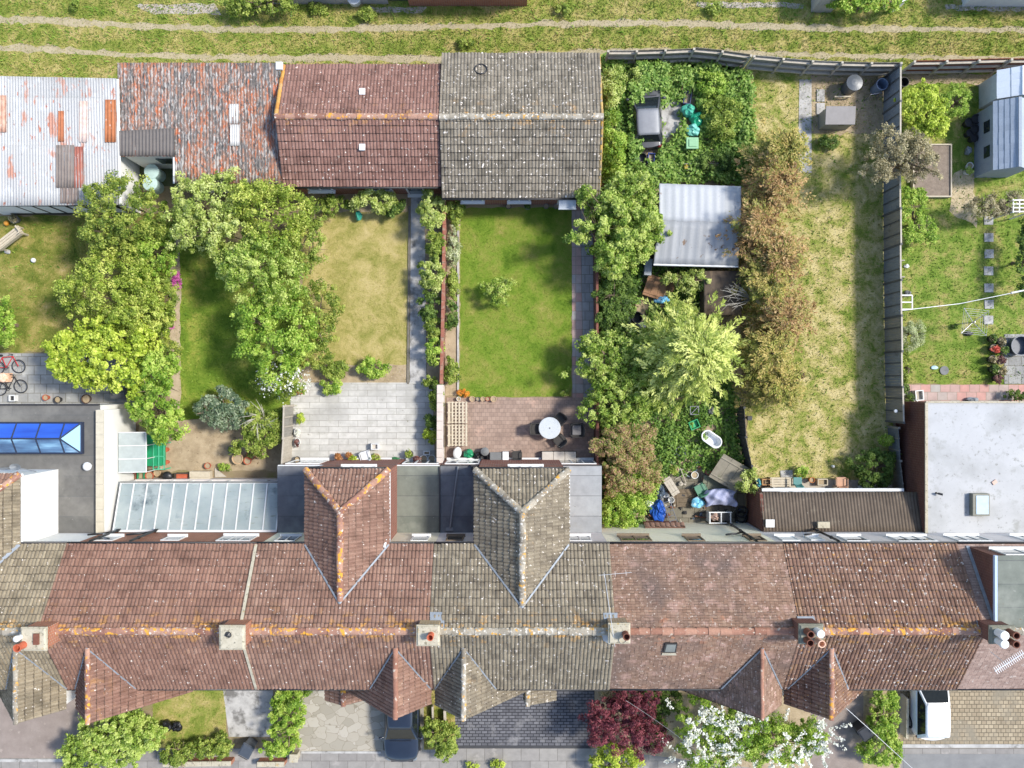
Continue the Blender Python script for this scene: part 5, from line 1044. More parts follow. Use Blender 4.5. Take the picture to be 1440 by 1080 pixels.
fence('low sagging wire coloured fence beside the dark red side wall', [(1248, 600), (1250, 640), (1256, 690)], 1.2, [fg2, fg3], fg2, 1.3, seed=2, side=-1)
fence('old grey rail fence along the lane behind the overgrown garden', [(850, 90), (905, 90), (965, 87), (1000, 90), (1042, 96)], 1.75, [fdull, fpale, fdull], fpale, 1.45, 'rail', 3, -1)
fence('weathered rail fence along the lane behind the long patchy lawn', [(1046, 97), (1090, 101), (1130, 104), (1190, 106), (1244, 106)], 1.75, [fdull, fg2], fpale, 1.35, 'rail', 4, -1)
fence('red brown rail fence along the lane at the right', [(1262, 104), (1330, 103), (1400, 101), (1480, 100)], 1.75, [fbrown], fpale, 1.45, 'rail', 5, -1)
fence('curving charcoal fence left of the long patchy lawn', [(1035, 572), (1037, 610), (1041, 640), (1050, 662), (1056, 690)], 1.45, [fblack], fblack, 1.3, seed=6)
fence('short pale timber fence beside the pale paved patio', [(413, 570), (412, 612), (409, 656)], 1.75, [fpale, fg2], fpale, 1.3, seed=7, capm=fpale)
x, y, _ = W(1259, 578, 1.9); mb = MB(); mb.lathe(x, y, [(.06, 1.86), (.08, 1.9), (.08, 1.98), (.02, 2.0)], 10); solo(mb, 'post_lamp', white, 'small white lamp on top of the grey boarded fence', 'lamp', (x, y, 1.86))
def wallrun(label, px, h, t, wm, cm, capt=.06, over=.04, name='garden_wall'):
    P = [W(*q)[:2] for q in px]; root = thing(name, label, 'wall', (*P[0], 0)); mb, mc = MB(), MB()
    for a, b in zip(P[:-1], P[1:]):
        D = math.dist(a, b); rz = math.atan2(b[1] - a[1], b[0] - a[0]); c = ((a[0] + b[0]) / 2, (a[1] + b[1]) / 2); mb.box((*c, h / 2), (D, t, h), rz); n = max(1, round(D / .45))
        for k in range(n): q = ((k + .5) / n); mc.box((a[0] + (b[0] - a[0]) * q, a[1] + (b[1] - a[1]) * q, h + capt / 2 + .001), (D / n - .012, t + over, capt), rz)
    mb.build('wall', wm, root); mc.build('coping', cm, root, bevel=.008); return root
wallrun('red brick garden wall overgrown by shrubs between the dry lawn and the mown lawn', [(627.5, 283), (626, 400), (623, 540)], 1.05, .14, brick_red, blotch('brick_coping', [lin(136, 84, 68), lin(160, 106, 88)], 6, layers=[(4, .52, .64, lin(150, 130, 112))]), .075, .01)
wallrun('pale coped patio wall between the pale paving and the pink brick patio', [(622.5, 541), (622, 652)], 1.45, .2, lilac, blotch('pink_coping', [lin(190, 176, 164), lin(206, 194, 184)], 4), .07, .1)
wallrun('dark red boundary wall between the mown lawn and the overgrown garden', [(836, 300), (836.5, 480), (837, 655)], 1.2, .1, brick_dk, blotch('dark_coping', [lin(112, 70, 60), lin(132, 88, 76)], 5), .05, .02)
# ---------------------------------------------------------------- trees, shrubs and climbers
L_ol = leaf_mat('leaf_olive', [lin(92, 116, 38), lin(132, 152, 58), lin(180, 188, 92)])
L_oy = leaf_mat('leaf_yellow_olive', [lin(114, 136, 42), lin(156, 176, 66), lin(202, 208, 110)])
L_lm = leaf_mat('leaf_lime', [lin(136, 160, 46), lin(180, 202, 68), lin(210, 220, 104)])
L_br = leaf_mat('leaf_bright', [lin(108, 146, 44), lin(152, 184, 66), lin(190, 208, 104)])
L_lt = leaf_mat('leaf_light', [lin(130, 152, 64), lin(176, 192, 96), lin(208, 216, 140)])
L_md = leaf_mat('leaf_mid', [lin(96, 120, 40), lin(136, 158, 62), lin(176, 188, 94)])
L_fr = leaf_mat('leaf_fresh', [lin(110, 142, 46), lin(156, 180, 76), lin(196, 208, 120)])
L_dk = leaf_mat('leaf_dark', [lin(60, 88, 32), lin(92, 120, 48), lin(124, 148, 70)])
L_gb = leaf_mat('leaf_grey_blue', [lin(84, 108, 80), lin(124, 144, 112), lin(166, 178, 150)])
L_gr = leaf_mat('leaf_grey_olive', [lin(112, 106, 78), lin(152, 144, 112), lin(196, 186, 152)])
L_pl = leaf_mat('leaf_pale_sage', [lin(150, 164, 112), lin(184, 194, 146), lin(208, 212, 176)])
L_gc = leaf_mat('leaf_golden_conifer', [lin(146, 166, 70), lin(188, 200, 100), lin(216, 222, 134)], .3)
L_bc = leaf_mat('leaf_browning_conifer', [lin(126, 98, 58), lin(172, 136, 88), lin(200, 168, 118), lin(118, 126, 54), lin(184, 148, 96), lin(140, 142, 66)], .2)
L_bg = leaf_mat('leaf_green_brown_conifer', [lin(116, 122, 50), lin(166, 156, 80), lin(200, 176, 108), lin(146, 150, 66)], .2)
L_ra = leaf_mat('leaf_red_maple', [lin(84, 34, 46), lin(118, 52, 64), lin(150, 82, 90)], .25)
L_pk = leaf_mat('leaf_pink_green', [lin(120, 140, 62), lin(154, 164, 84), lin(186, 160, 116), lin(186, 140, 124), lin(172, 178, 104)])
L_wb = leaf_mat('white_blossom', [lin(214, 216, 206), lin(226, 228, 222)], .2)
L_hd = leaf_mat('leaf_hedge', [lin(120, 150, 54), lin(164, 188, 84), lin(196, 210, 122)])
L_mg = leaf_mat('flower_magenta', [lin(176, 70, 150), lin(206, 110, 180)], .2); L_or = leaf_mat('flower_orange', [lin(214, 130, 40), lin(226, 160, 60)], .2)
L_wb2 = leaf_mat('leaf_purple', [lin(96, 62, 60), lin(136, 96, 88)], .2)
twig = blotch('bare_twigs', [lin(170, 164, 152), lin(200, 194, 182)], 6)

tree('broadleaf_tree', 'dense olive green tree in front of the white corrugated shed', 'tree', [(168, 298, 66, 56), (140, 330, 30, 26)], L_ol, 0.103, ztop=4.6, seed=1, clump=0.224)
tree('broadleaf_tree', 'yellow olive domed tree in the middle of the left hand row', 'tree', [(150, 402, 74, 54), (190, 440, 40, 34)], L_oy, 0.103, ztop=4.2, seed=2, clump=0.224)
tree('broadleaf_tree', 'lime green spreading tree overhanging the grey slab patio', 'tree', [(138, 498, 76, 56), (100, 500, 38, 34), (170, 470, 44, 36)], L_lm, 0.12, ztop=3.6, seed=3, clump=0.211, aspect=.8)
tree('broadleaf_tree', 'bright green slender tree above the small greenhouse', 'tree', [(218, 570, 34, 46), (210, 522, 36, 32), (228, 608, 22, 18)], L_br, 0.12, ztop=3.2, seed=4, clump=0.198)
tree('shrub', 'fresh green bushy shrub against the olive tree by the soil path', 'shrub', [(212, 350, 36, 44), (196, 388, 26, 20)], L_br, 0.0946, ztop=3.0, seed=5, clump=0.185)
tree('shrub', 'mid green shrub with thin growth beside the upper magenta flowers', 'shrub', [(222, 420, 24, 40), (205, 455, 30, 20)], L_md, 0.0946, ztop=2.4, seed=6, clump=0.172)
tree('shrub', 'dark reddish stemmed shrub between the lime tree and the pale soil path', 'shrub', [(225, 495, 28, 24)], L_ol, 0.086, ztop=2.2, seed=7, clump=0.172)
tree('broadleaf_tree', 'pale green tree below the lichen blotched garage, left of its row', 'tree', [(292, 286, 56, 50), (262, 320, 30, 34), (318, 330, 40, 34)], L_lt, 0.112, ztop=4.2, seed=8, clump=0.224)
tree('broadleaf_tree', 'yellow green tree at the corner of the red tiled garage', 'tree', [(378, 300, 58, 46), (352, 276, 34, 26)], L_oy, 0.103, ztop=4.4, seed=9, clump=0.224)
tree('broadleaf_tree', 'mid green broad tree in the middle of the tall leafy row', 'tree', [(368, 384, 60, 56), (330, 370, 34, 28)], L_fr, 0.112, ztop=4.4, seed=10, clump=0.224)
tree('broadleaf_tree', 'large bright green tree overhanging the shaded lawn at its lower right', 'tree', [(384, 476, 58, 62), (354, 450, 30, 34)], L_br, 0.112, ztop=4.2, seed=12, clump=0.224)
tree('shrub', 'loose grey green shrub with pale flowers along the dry lawn', 'shrub', [(430, 340, 26, 44), (440, 300, 18, 16)], L_md, 0.086, ztop=2.6, seed=13, clump=0.185)
tree('shrub', 'grey green straggling shrub spilling over the left edge of the dry lawn', 'shrub', [(446, 440, 30, 52), (440, 495, 26, 28)], L_ol, 0.086, ztop=2.4, seed=14, clump=0.185)
t = tree('blossom_shrub', 'white flowering shrub at the top corner of the pale paved patio', 'shrub', [(392, 530, 34, 32)], L_md, 0.0946, ztop=2.8, seed=15, clump=0.172)
def petals(root, blobs, mat, n, size=.09, ztop=2.8, zb=1.2, seed=0, name='blossom', cl=.16, sp=None):
    rng = np.random.default_rng(seed); P = []
    for b in blobs:
        zt = b[4] if len(b) > 4 else ztop; x, y, _ = W(b[0], b[1], zt * .8); rx, ry = S(b[2], zt * .8), S(b[3], zt * .8)
        for _k in range(int(n)):
            d = sph(rng, 1, .15)[0]; c = np.array([x + d[0] * rx, y + d[1] * ry, zb + (zt - zb) * d[2] + .12]); m_ = int(rng.integers(10, 26)) if not sp else int(rng.integers(30, 70))
            if sp: dr = np.array([d[0], d[1], .3]) + rng.normal(0, .3, 3); s = rng.uniform(0, sp, m_)[:, None]; P.append(c + dr * s + rng.normal(0, .05, (m_, 3)))
            else: P.append(c + rng.normal(0, cl, (m_, 3)))
    P = np.concatenate(P); P[:, 2] = np.maximum(P[:, 2], .05); v, q_, tt = leaf_quads(P, np.tile([0, 0, 1.], (len(P), 1)) + rng.normal(0, .4, (len(P), 3)), size, rng.random(len(P)), rng, .9)
    return mesh_np(name, v, q_, mat, root, tile=tt)
petals(t, [(392, 530, 34, 32)], L_wb, 34, .08, 2.8, 1.0, 3)
t = tree('shrub', 'blue grey leafy shrub at the bottom of the shaded lawn', 'shrub', [(312, 574, 36, 30)], L_gb, 0.112, ztop=1.7, seed=16, clump=0.172)
t = tree('shrub', 'dark green shrub with bare pale twigs beside the timber fence', 'shrub', [(368, 602, 30, 34), (345, 628, 22, 14)], L_md, 0.0946, ztop=1.7, seed=17, clump=0.172)
rng = np.random.default_rng(4); mb = MB(); x, y, _ = W(366, 590, 1.6)
for k in range(26):
    a = rng.uniform(0, 6.28); l = rng.uniform(.4, 1.0); mb.tube([(x, y, 1.0), (x + math.cos(a) * l * .5, y + math.sin(a) * l * .5, 1.6), (x + math.cos(a + .3) * l, y + math.sin(a + .3) * l, 1.9)], [.02, .014, .005], 4)
mb.build('bare_twigs', twig, t)
tree('flower_clump', 'upper magenta flower clump on the pale soil path', 'flowers', [(247, 396, 7, 12)], L_mg, 0.0688, ztop=.7, zbot=.1, seed=18, clump=0.102, nl=40, trunk=.015)
tree('flower_clump', 'lower magenta flower clump on the pale soil path', 'flowers', [(235, 457, 9, 9)], L_mg, 0.0688, ztop=.7, zbot=.1, seed=19, clump=0.102, nl=40, trunk=.015)
tree('shrub', 'bright green shrub at the left edge of the worn lawn', 'shrub', [(2, 455, 18, 32)], L_br, 0.103, ztop=1.8, seed=20, clump=0.172)
# dry lawn garden
SHR = [('rounded yellow green shrub below the red garage windows', L_lt, [(522, 282, 36, 18)], 1.7), ('low mid green shrub at the left under the red garage window', L_md, [(470, 286, 22, 14)], 1.2), ('dark clipped round bush beside the door of the red garage', L_dk, [(553, 291, 14, 14)], 1.1),
       ('big light green shrub at the top of the brick wall beside the red garage', L_lt, [(607, 296, 22, 28)], 2.2), ('grey green shrub on the brick wall by the upper concrete path', L_md, [(612, 345, 14, 20)], 1.6),
       ('light green shrub leaning on the brick wall half way down the concrete path', L_lt, [(608, 385, 19, 26)], 1.8), ('dark green shrub overhanging the concrete path below the middle', L_dk, [(603, 428, 17, 22)], 1.4),
       ('small green shrub beside the path below the dark green one', L_md, [(611, 462, 14, 16)], 1.3), ('fresh green shrub at the lower end of the brick wall', L_br, [(610, 492, 13, 20)], 1.5), ('small sprawling shrub at the foot of the concrete path', L_md, [(604, 538, 9, 10)], .8),
       ('tall thin green shrub in the corner of the pale patio', L_md, [(613, 556, 9, 24)], 1.3), ('dark evergreen bush against the pale coped patio wall', L_dk, [(608, 592, 10, 12)], 1.1), ('golden green bush in a pot by the pale coped wall', L_lm, [(605, 612, 10, 11)], .9),
       ('bright green sprawling shrub in the soil strip above the pale patio', L_br, [(521, 518, 23, 14)], .9), ('small leafy shrub in the soil strip left of the bright sprawling one', L_md, [(468, 519, 20, 12)], .8), ('green plant growing out over the top slabs of the pale patio', L_br, [(465, 541, 15, 13)], .7)]
for k, (lb, m_, bl, zt) in enumerate(SHR): tree('shrub', lb, 'shrub', bl, m_, .1, ztop=zt, zbot=.15, seed=40 + k, clump=0.17, nl=90, trunk=.03, group='shrubs of the dry lawn garden')
# mown lawn garden
SHR = [('grey green shrub at the top of the narrow bed beside the grey garage', L_md, [(640, 296, 10, 22)], 1.3), ('long pale leafy plant half way down the narrow bed', L_pl, [(637, 345, 9, 28)], 1.0), ('green plant in the narrow bed opposite the small lawn shrub', L_md, [(637, 400, 8, 24)], .9), ('dark leafy plant low in the narrow bed', L_dk, [(636, 445, 8, 20)], .9), ('sparse green plant near the bottom of the narrow bed', L_md, [(635, 520, 10, 24)], .9)]
for k, (lb, m_, bl, zt) in enumerate(SHR): tree('shrub', lb, 'shrub', bl, m_, .09, ztop=zt, zbot=.1, seed=60 + k, clump=0.145, nl=80, trunk=.025, group='plants of the narrow bed')
tree('sapling', 'small blue green sapling standing alone in the mown lawn', 'shrub', [(700, 408, 19, 20)], L_fr, 0.0946, ztop=1.5, zbot=.3, seed=66, clump=0.136, nl=45, trunk=.03, irr=.3)
tree('flower_clump', 'orange marigolds at the bottom of the narrow bed', 'flowers', [(653, 552, 10, 6)], L_or, 0.0602, ztop=.4, zbot=.05, seed=67, clump=0.102, nl=36, trunk=.01)
# overgrown garden
tree('broadleaf_tree', 'fresh green spreading tree overhanging the corner of the grey garage', 'tree', [(880, 316, 50, 60), (858, 285, 28, 28), (905, 318, 36, 30), (836, 322, 26, 10), (862, 360, 28, 24), (824, 270, 12, 8), (808, 335, 16, 6), (888, 262, 34, 22)], L_fr, 0.112, ztop=3.7, seed=70, clump=0.198, irr=.3, nl=95)
tree('broadleaf_tree', 'bright green tree at the left of the golden conifer', 'tree', [(862, 508, 52, 44), (868, 562, 48, 42), (832, 486, 22, 14), (905, 520, 26, 40)], L_fr, 0.112, ztop=2.7, seed=71, clump=0.198, irr=.25)
frond_tree('conifer', 'golden green feathery conifer in the middle of the overgrown garden', 'conifer', 975, 498, 104, 5.6, L_gc, 72, 760, .17, droop=.5, nlf=44, ry=.92, zlow=.9, spray=.16, lv=(.7, 1.15), asp=.32, pw=.9, tuft=.75)
for k, (px, py, r, zt, m_, lb) in enumerate([(1098, 215, 42, 3.6, L_bg, 'sparse green brown conifer at the top of the browning row'), (1088, 262, 52, 4.2, L_bc, 'rust brown conifer just right of the white metal shed'), (1062, 318, 54, 4.2, L_bc, 'browning conifer overhanging the corner of the white metal shed'), (1090, 362, 46, 3.8, L_bc, 'tan browning conifer bulging over the patchy lawn'), (1076, 400, 40, 3.5, L_bg, 'green brown conifer beside the bare branches'),
                                        (1098, 448, 44, 3.6, L_bc, 'reddish tan conifer right of the dark shed'), (1078, 498, 48, 3.8, L_bg, 'green brown conifer touching the golden conifer'), (1092, 540, 38, 3.0, L_bg, 'low green brown conifer at the bottom of the browning row')]):
    frond_tree('conifer', lb, 'conifer', px, py, r + 6, zt, m_, 80 + k, 270, .12, 'browning conifer row', droop=.35, nlf=40, spray=.26, zlow=.3, pw=.75, lv=(.4, 1.5), tuft=.5)
rng = np.random.default_rng(9); mb = MB(); x, y, _ = W(1048, 417, 2.6)
for k in range(16):
    a = math.pi + rng.uniform(-.8, .8) * (1 if k < 9 else 3.6); l = rng.uniform(.4, 1.5); p1_ = Vector((x + .35 + math.cos(a) * l * .4, y + math.sin(a) * l * .4 + rng.normal(0, .08), 2.2)); p2_ = Vector((x + math.cos(a) * l, y + math.sin(a + rng.normal(0, .3)) * l, 2.5)); mb.tube([(x + .6, y, 1.4), p1_, p2_], [.018, .011, .004], 4)
    for j in range(3): q1 = p1_.lerp(p2_, rng.uniform(0, .8)); mb.tube([q1, q1 + Vector((math.cos(a + rng.normal(0, .9)) * .3, math.sin(a + rng.normal(0, .9)) * .3, .12))], [.007, .003], 4)
mb.tube([(x + .6, y, 0), (x + .6, y, 1.6)], .06); solo(mb, 'dead_shrub', twig, 'bare dead shrub of pale branches among the browning conifers', 'shrub', (x + .6, y, 0))
tree('shrub', 'dark purple leaved shrub at the lower right edge of the browning conifers', 'shrub', [(1118, 531, 12, 13)], L_wb2, 0.086, ztop=1.4, seed=88, clump=0.17, nl=70, trunk=.03)
tree('shrub', 'pink tinged bushy shrub beside the pale flat roof', 'shrub', [(880, 628, 46, 34), (888, 668, 44, 34)], L_pk, 0.086, ztop=2.6, seed=90, clump=0.198, nl=100)
tree('shrub', 'green shrub with white flowers against the terrace wall', 'shrub', [(876, 715, 34, 34), (898, 690, 30, 26)], L_br, 0.0946, ztop=2.1, seed=91, clump=0.185)
tree('shrub', 'yellow green climbing shrub beside the dark brown shed', 'shrub', [(975, 395, 28, 18), (950, 392, 20, 10)], L_lt, 0.086, ztop=1.9, seed=92, clump=0.17, nl=70)
tree('shrub', 'dark leafy shrub beneath the spreading tree by the boundary wall', 'shrub', [(868, 415, 28, 34), (862, 450, 24, 28)], L_dk, 0.0946, ztop=1.6, seed=93, clump=0.172)
tree('shrub', 'pale leafy shrub growing over the end of the charcoal fence', 'shrub', [(1054, 678, 14, 17)], L_lt, 0.112, ztop=2.0, zbot=.5, seed=94, clump=0.17, nl=60)
CAR = [(896, 140), (926, 142), (926, 232), (894, 232)]; PAD = [(928, 150), (956, 142), (957, 180), (938, 212), (928, 200)]
BAG = [(958, 130), (978, 128), (986, 176), (980, 208), (964, 208), (960, 165)]
cover('ivy', 'tall ivy and bramble covering the upper overgrown garden behind the dark car', [[(846, 82), (925, 92), (1000, 96), (1052, 108), (1058, 180), (1042, 258), (926, 256), (918, 262), (880, 250), (848, 280)]], leaf_mat('leaf_ivy', [lin(86, 122, 44), lin(126, 160, 66), lin(170, 194, 104), lin(104, 142, 56)]), 30, .75, .15, .24, 30, 1, (CAR, PAD, BAG))
cover('bramble', 'low bramble and weeds under the trees of the overgrown garden', [[(842, 260), (925, 262), (918, 372), (1036, 378), (990, 382), (988, 445), (1034, 560), (1038, 640), (1040, 660), (930, 668), (900, 750), (846, 756)]], leaf_mat('leaf_bramble', [lin(70, 104, 36), lin(104, 140, 54), lin(144, 174, 84)]), 22, .5, .13, .22, 26, 2, ([(905, 388), (942, 388), (942, 428), (905, 428)], [(872, 438), (904, 438), (904, 464), (872, 464)], [(986, 604), (996, 602), (1014, 618), (1012, 632), (1000, 630)], [(968, 588), (984, 588), (984, 606), (968, 606)]))
# long patchy lawn
tree('shrub', 'large round dark green bush in the shade of the brown side wall', 'shrub', [(1232, 658, 32, 30)], L_dk, 0.0774, ztop=1.5, zbot=.1, seed=100, clump=0.172, nl=130)
tree('topiary', 'small clipped green ball bush beside the low fence', 'shrub', [(1248, 619, 10, 10)], L_br, 0.0602, ztop=1.0, zbot=.3, seed=101, clump=0.119, nl=70, trunk=.03, irr=.03)
tree('flower_clump', 'bluish flowering clump below the grey storage box', 'flowers', [(1166, 199, 17, 9)], L_dk, 0.086, ztop=.6, zbot=.05, seed=102, clump=0.128, nl=50, trunk=.01)
tree('shrub', 'small leafy plant among the chairs at the foot of the patchy lawn', 'shrub', [(1128, 664, 9, 8)], L_br, 0.086, ztop=.7, zbot=.05, seed=103, clump=0.111, nl=40, trunk=.015)
tree('broadleaf_tree', 'sparse grey brown fruit tree leaning over the grey boarded fence', 'tree', [(1268, 212, 46, 36), (1240, 240, 22, 20), (1296, 220, 26, 34)], L_gr, 0.0774, ztop=3.6, zbot=1.6, seed=104, clump=0.172, nl=60, irr=.3, dens=.8)
# stepping stone garden
tree('shrub', 'bright lime bush behind the soil filled raised bed', 'shrub', [(1302, 150, 32, 38), (1318, 172, 22, 18)], L_lm, 0.103, ztop=2.0, seed=110, clump=0.172)
tree('shrub', 'feathery green shrub beside the bright lime bush', 'shrub', [(1346, 142, 22, 26)], L_br, 0.0688, ztop=1.5, seed=111, clump=0.145, nl=60)
tree('shrub', 'bright leafy growth along the fence below the raised bed', 'shrub', [(1284, 300, 20, 42), (1300, 325, 22, 20)], L_br, 0.086, ztop=1.3, seed=112, clump=0.145)
tree('shrub', 'pale sage rounded bush against the grey boarded fence', 'shrub', [(1283, 470, 21, 22)], L_pl, 0.0602, ztop=1.3, zbot=.1, seed=113, clump=0.17, nl=140)
tree('shrub', 'dark shrub at the foot of the grey boarded fence below the pale bush', 'shrub', [(1272, 515, 10, 26)], L_md, 0.086, ztop=1.1, zbot=.1, seed=114, clump=0.17)
tree('shrub', 'dark evergreen bush at the right edge beside the stepping stones', 'shrub', [(1446, 365, 14, 58)], L_dk, 0.0946, ztop=1.8, seed=115, clump=0.185)
tree('climber', 'leafy climber growing over the white trellis below the grey shed', 'climber', [(1392, 290, 30, 18), (1425, 285, 18, 16)], L_gr, 0.0774, ztop=1.9, zbot=1.2, seed=116, clump=0.17, nl=50)
tree('shrub', 'small dark potted shrub by the white roof edge', 'shrub', [(1430, 556, 14, 8)], L_dk, 0.086, ztop=.9, zbot=.1, seed=117, clump=0.136, nl=50, trunk=.02)
tree('shrub', 'leafy plant on the slabs by the left corner of the white flat roof', 'shrub', [(1273, 545, 8, 8)], L_dk, 0.086, ztop=.8, zbot=.1, seed=118, clump=0.119, nl=40, trunk=.02)
# beyond the lane
tree('hedge', 'bright green hedge at the top edge right of the narrow grey shed', 'hedge', [(1196, 0, 34, 12), (1240, -2, 34, 14)], L_br, 0.112, ztop=1.8, zbot=.2, seed=120, clump=0.185)
tree('hedge', 'dark green hedge at the top left edge behind the lane', 'hedge', [(338, 4, 26, 15), (385, 3, 32, 13)], L_md, 0.103, ztop=1.5, zbot=.1, seed=121, clump=0.185)
for k, (px, py, r, lb) in enumerate([(445, 10, 12, 'weed clump at the lane edge right of the dark green hedge'), (515, 18, 14, 'weed clump at the lane edge below the white sack'), (795, 12, 12, 'weed clump at the top edge right of the orange brick building'), (1005, 10, 12, 'weed clump at the top edge far from any building'), (105, 8, 9, 'small weed clump at the top left lane edge'), (655, 60, 11, 'dark weed clump in the middle strip of the lane')]):
    tree('weed_clump', lb, 'weeds', [(px, py, r, r * .7)], L_md, 0.086, ztop=.5, zbot=.05, seed=130 + k, clump=0.136, nl=50, trunk=.01)
# front gardens
tree('hedge', 'big bright green bush in front of the red house', 'hedge', [(158, 1040, 58, 42), (120, 1064, 40, 36), (184, 1032, 26, 24)], L_hd, 0.112, ztop=2.2, zbot=.1, seed=140, clump=0.172, aspect=.7)
tree('hedge', 'darker green low hedge below the bin bags', 'hedge', [(288, 1054, 34, 14), (244, 1064, 26, 14), (312, 1046, 12, 14)], L_md, 0.0946, ztop=1.3, zbot=.1, seed=141, clump=0.158)
tree('hedge', 'tall leafy hedge between the concrete path and the crazy paving', 'hedge', [(404, 1005, 26, 34), (392, 1044, 26, 24), (412, 978, 24, 12)], L_br, 0.103, ztop=1.8, zbot=.1, seed=142, clump=0.172, irr=.25)
tree('shrub', 'green shrub beside the dark car and the block paving', 'shrub', [(626, 1042, 20, 26), (606, 1030, 12, 18)], L_md, 0.112, ztop=1.4, zbot=.1, seed=143, clump=0.145)
tree('ornamental_tree', 'deep red maple beside the dark block paving', 'tree', [(878, 1015, 46, 40), (846, 1030, 22, 24), (912, 1040, 28, 28), (890, 985, 26, 20)], L_ra, 0.0946, ztop=2.8, seed=144, clump=0.172, irr=.3, aspect=.5)
tree('shrub', 'lime green bush below the deep red maple', 'shrub', [(864, 1070, 36, 22)], L_lm, 0.112, ztop=1.6, zbot=.1, seed=145, clump=0.172)
tree('shrub', 'grey bare looking shrub under the eaves beside the block paving', 'shrub', [(868, 975, 26, 12)], L_gr, 0.0688, ztop=1.5, zbot=.2, seed=146, clump=0.17, nl=40)
tree('shrub', 'dark green bush in the shade below the clay tiled eaves', 'shrub', [(940, 985, 22, 26), (915, 975, 16, 12), (925, 1025, 12, 34)], L_dk, 0.103, ztop=1.3, zbot=.1, seed=147, clump=0.172)
bl = [(1050, 1030, 60, 42), (1100, 1050, 56, 34), (985, 1015, 36, 34), (1000, 1065, 44, 26), (1140, 1040, 26, 28)]
t = tree('blossom_tree', 'white blossoming tree in front of the clay tiled house', 'tree', bl, L_br, 0.0946, ztop=3.0, seed=148, clump=0.185, dens=.75)
petals(t, [(1095, 1045, 60, 34), (1050, 1060, 50, 26), (975, 1015, 36, 28), (985, 1065, 36, 22), (1145, 1030, 24, 30), (1020, 1005, 30, 16)], L_wb, 17, .085, 3.1, 1.7, 7, sp=.8)
tree('hedge', 'dark green hedge left of the white car', 'hedge', [(1248, 984, 19, 18), (1246, 1016, 22, 26), (1242, 1054, 32, 28)], L_br, 0.0946, ztop=1.5, zbot=.1, seed=149, clump=0.158)
for k, (px, lb) in enumerate([(1065 - 400, 'left of the two small bright weeds on the pavement edge'), (700, 'right of the two small bright weeds on the pavement edge')]): tree('weed_clump', lb, 'weeds', [(px, 1078, 9, 8)], L_lm, 0.086, ztop=.5, zbot=.05, seed=150 + k, clump=0.119, nl=40, trunk=.01)
tree('shrub', 'pale green tuft under the low front bay of the red house', 'shrub', [(186, 1002, 10, 8)], L_gb, 0.0774, ztop=.9, zbot=.05, seed=155, clump=0.119, nl=40, trunk=.02)
for k, (lb, m_, bl, zt) in enumerate([('tall light green shrub in the ivy beside the grey garage, nearest the lane', L_lt, [(862, 118, 16, 30)], 1.9), ('tall bright shrub in the ivy beside the lower slope of the grey garage', L_br, [(864, 205, 18, 44)], 2.0), ('dark leafy shrub in the ivy right of the teal sacks', L_md, [(1016, 165, 26, 34)], 1.4), ('bright bramble mound in the ivy below the lane fence', L_br, [(1002, 118, 24, 18)], 1.3), ('dark bramble mound above the white metal shed', L_dk, [(1008, 228, 26, 16)], 1.1), ('bright nettle mound left of the dark car bonnet', L_lt, [(892, 108, 16, 14)], 1.3)]):
    tree('shrub', lb, 'shrub', bl, m_, .1, ztop=zt, zbot=.2, seed=170 + k, clump=.2, nl=70, trunk=.03)
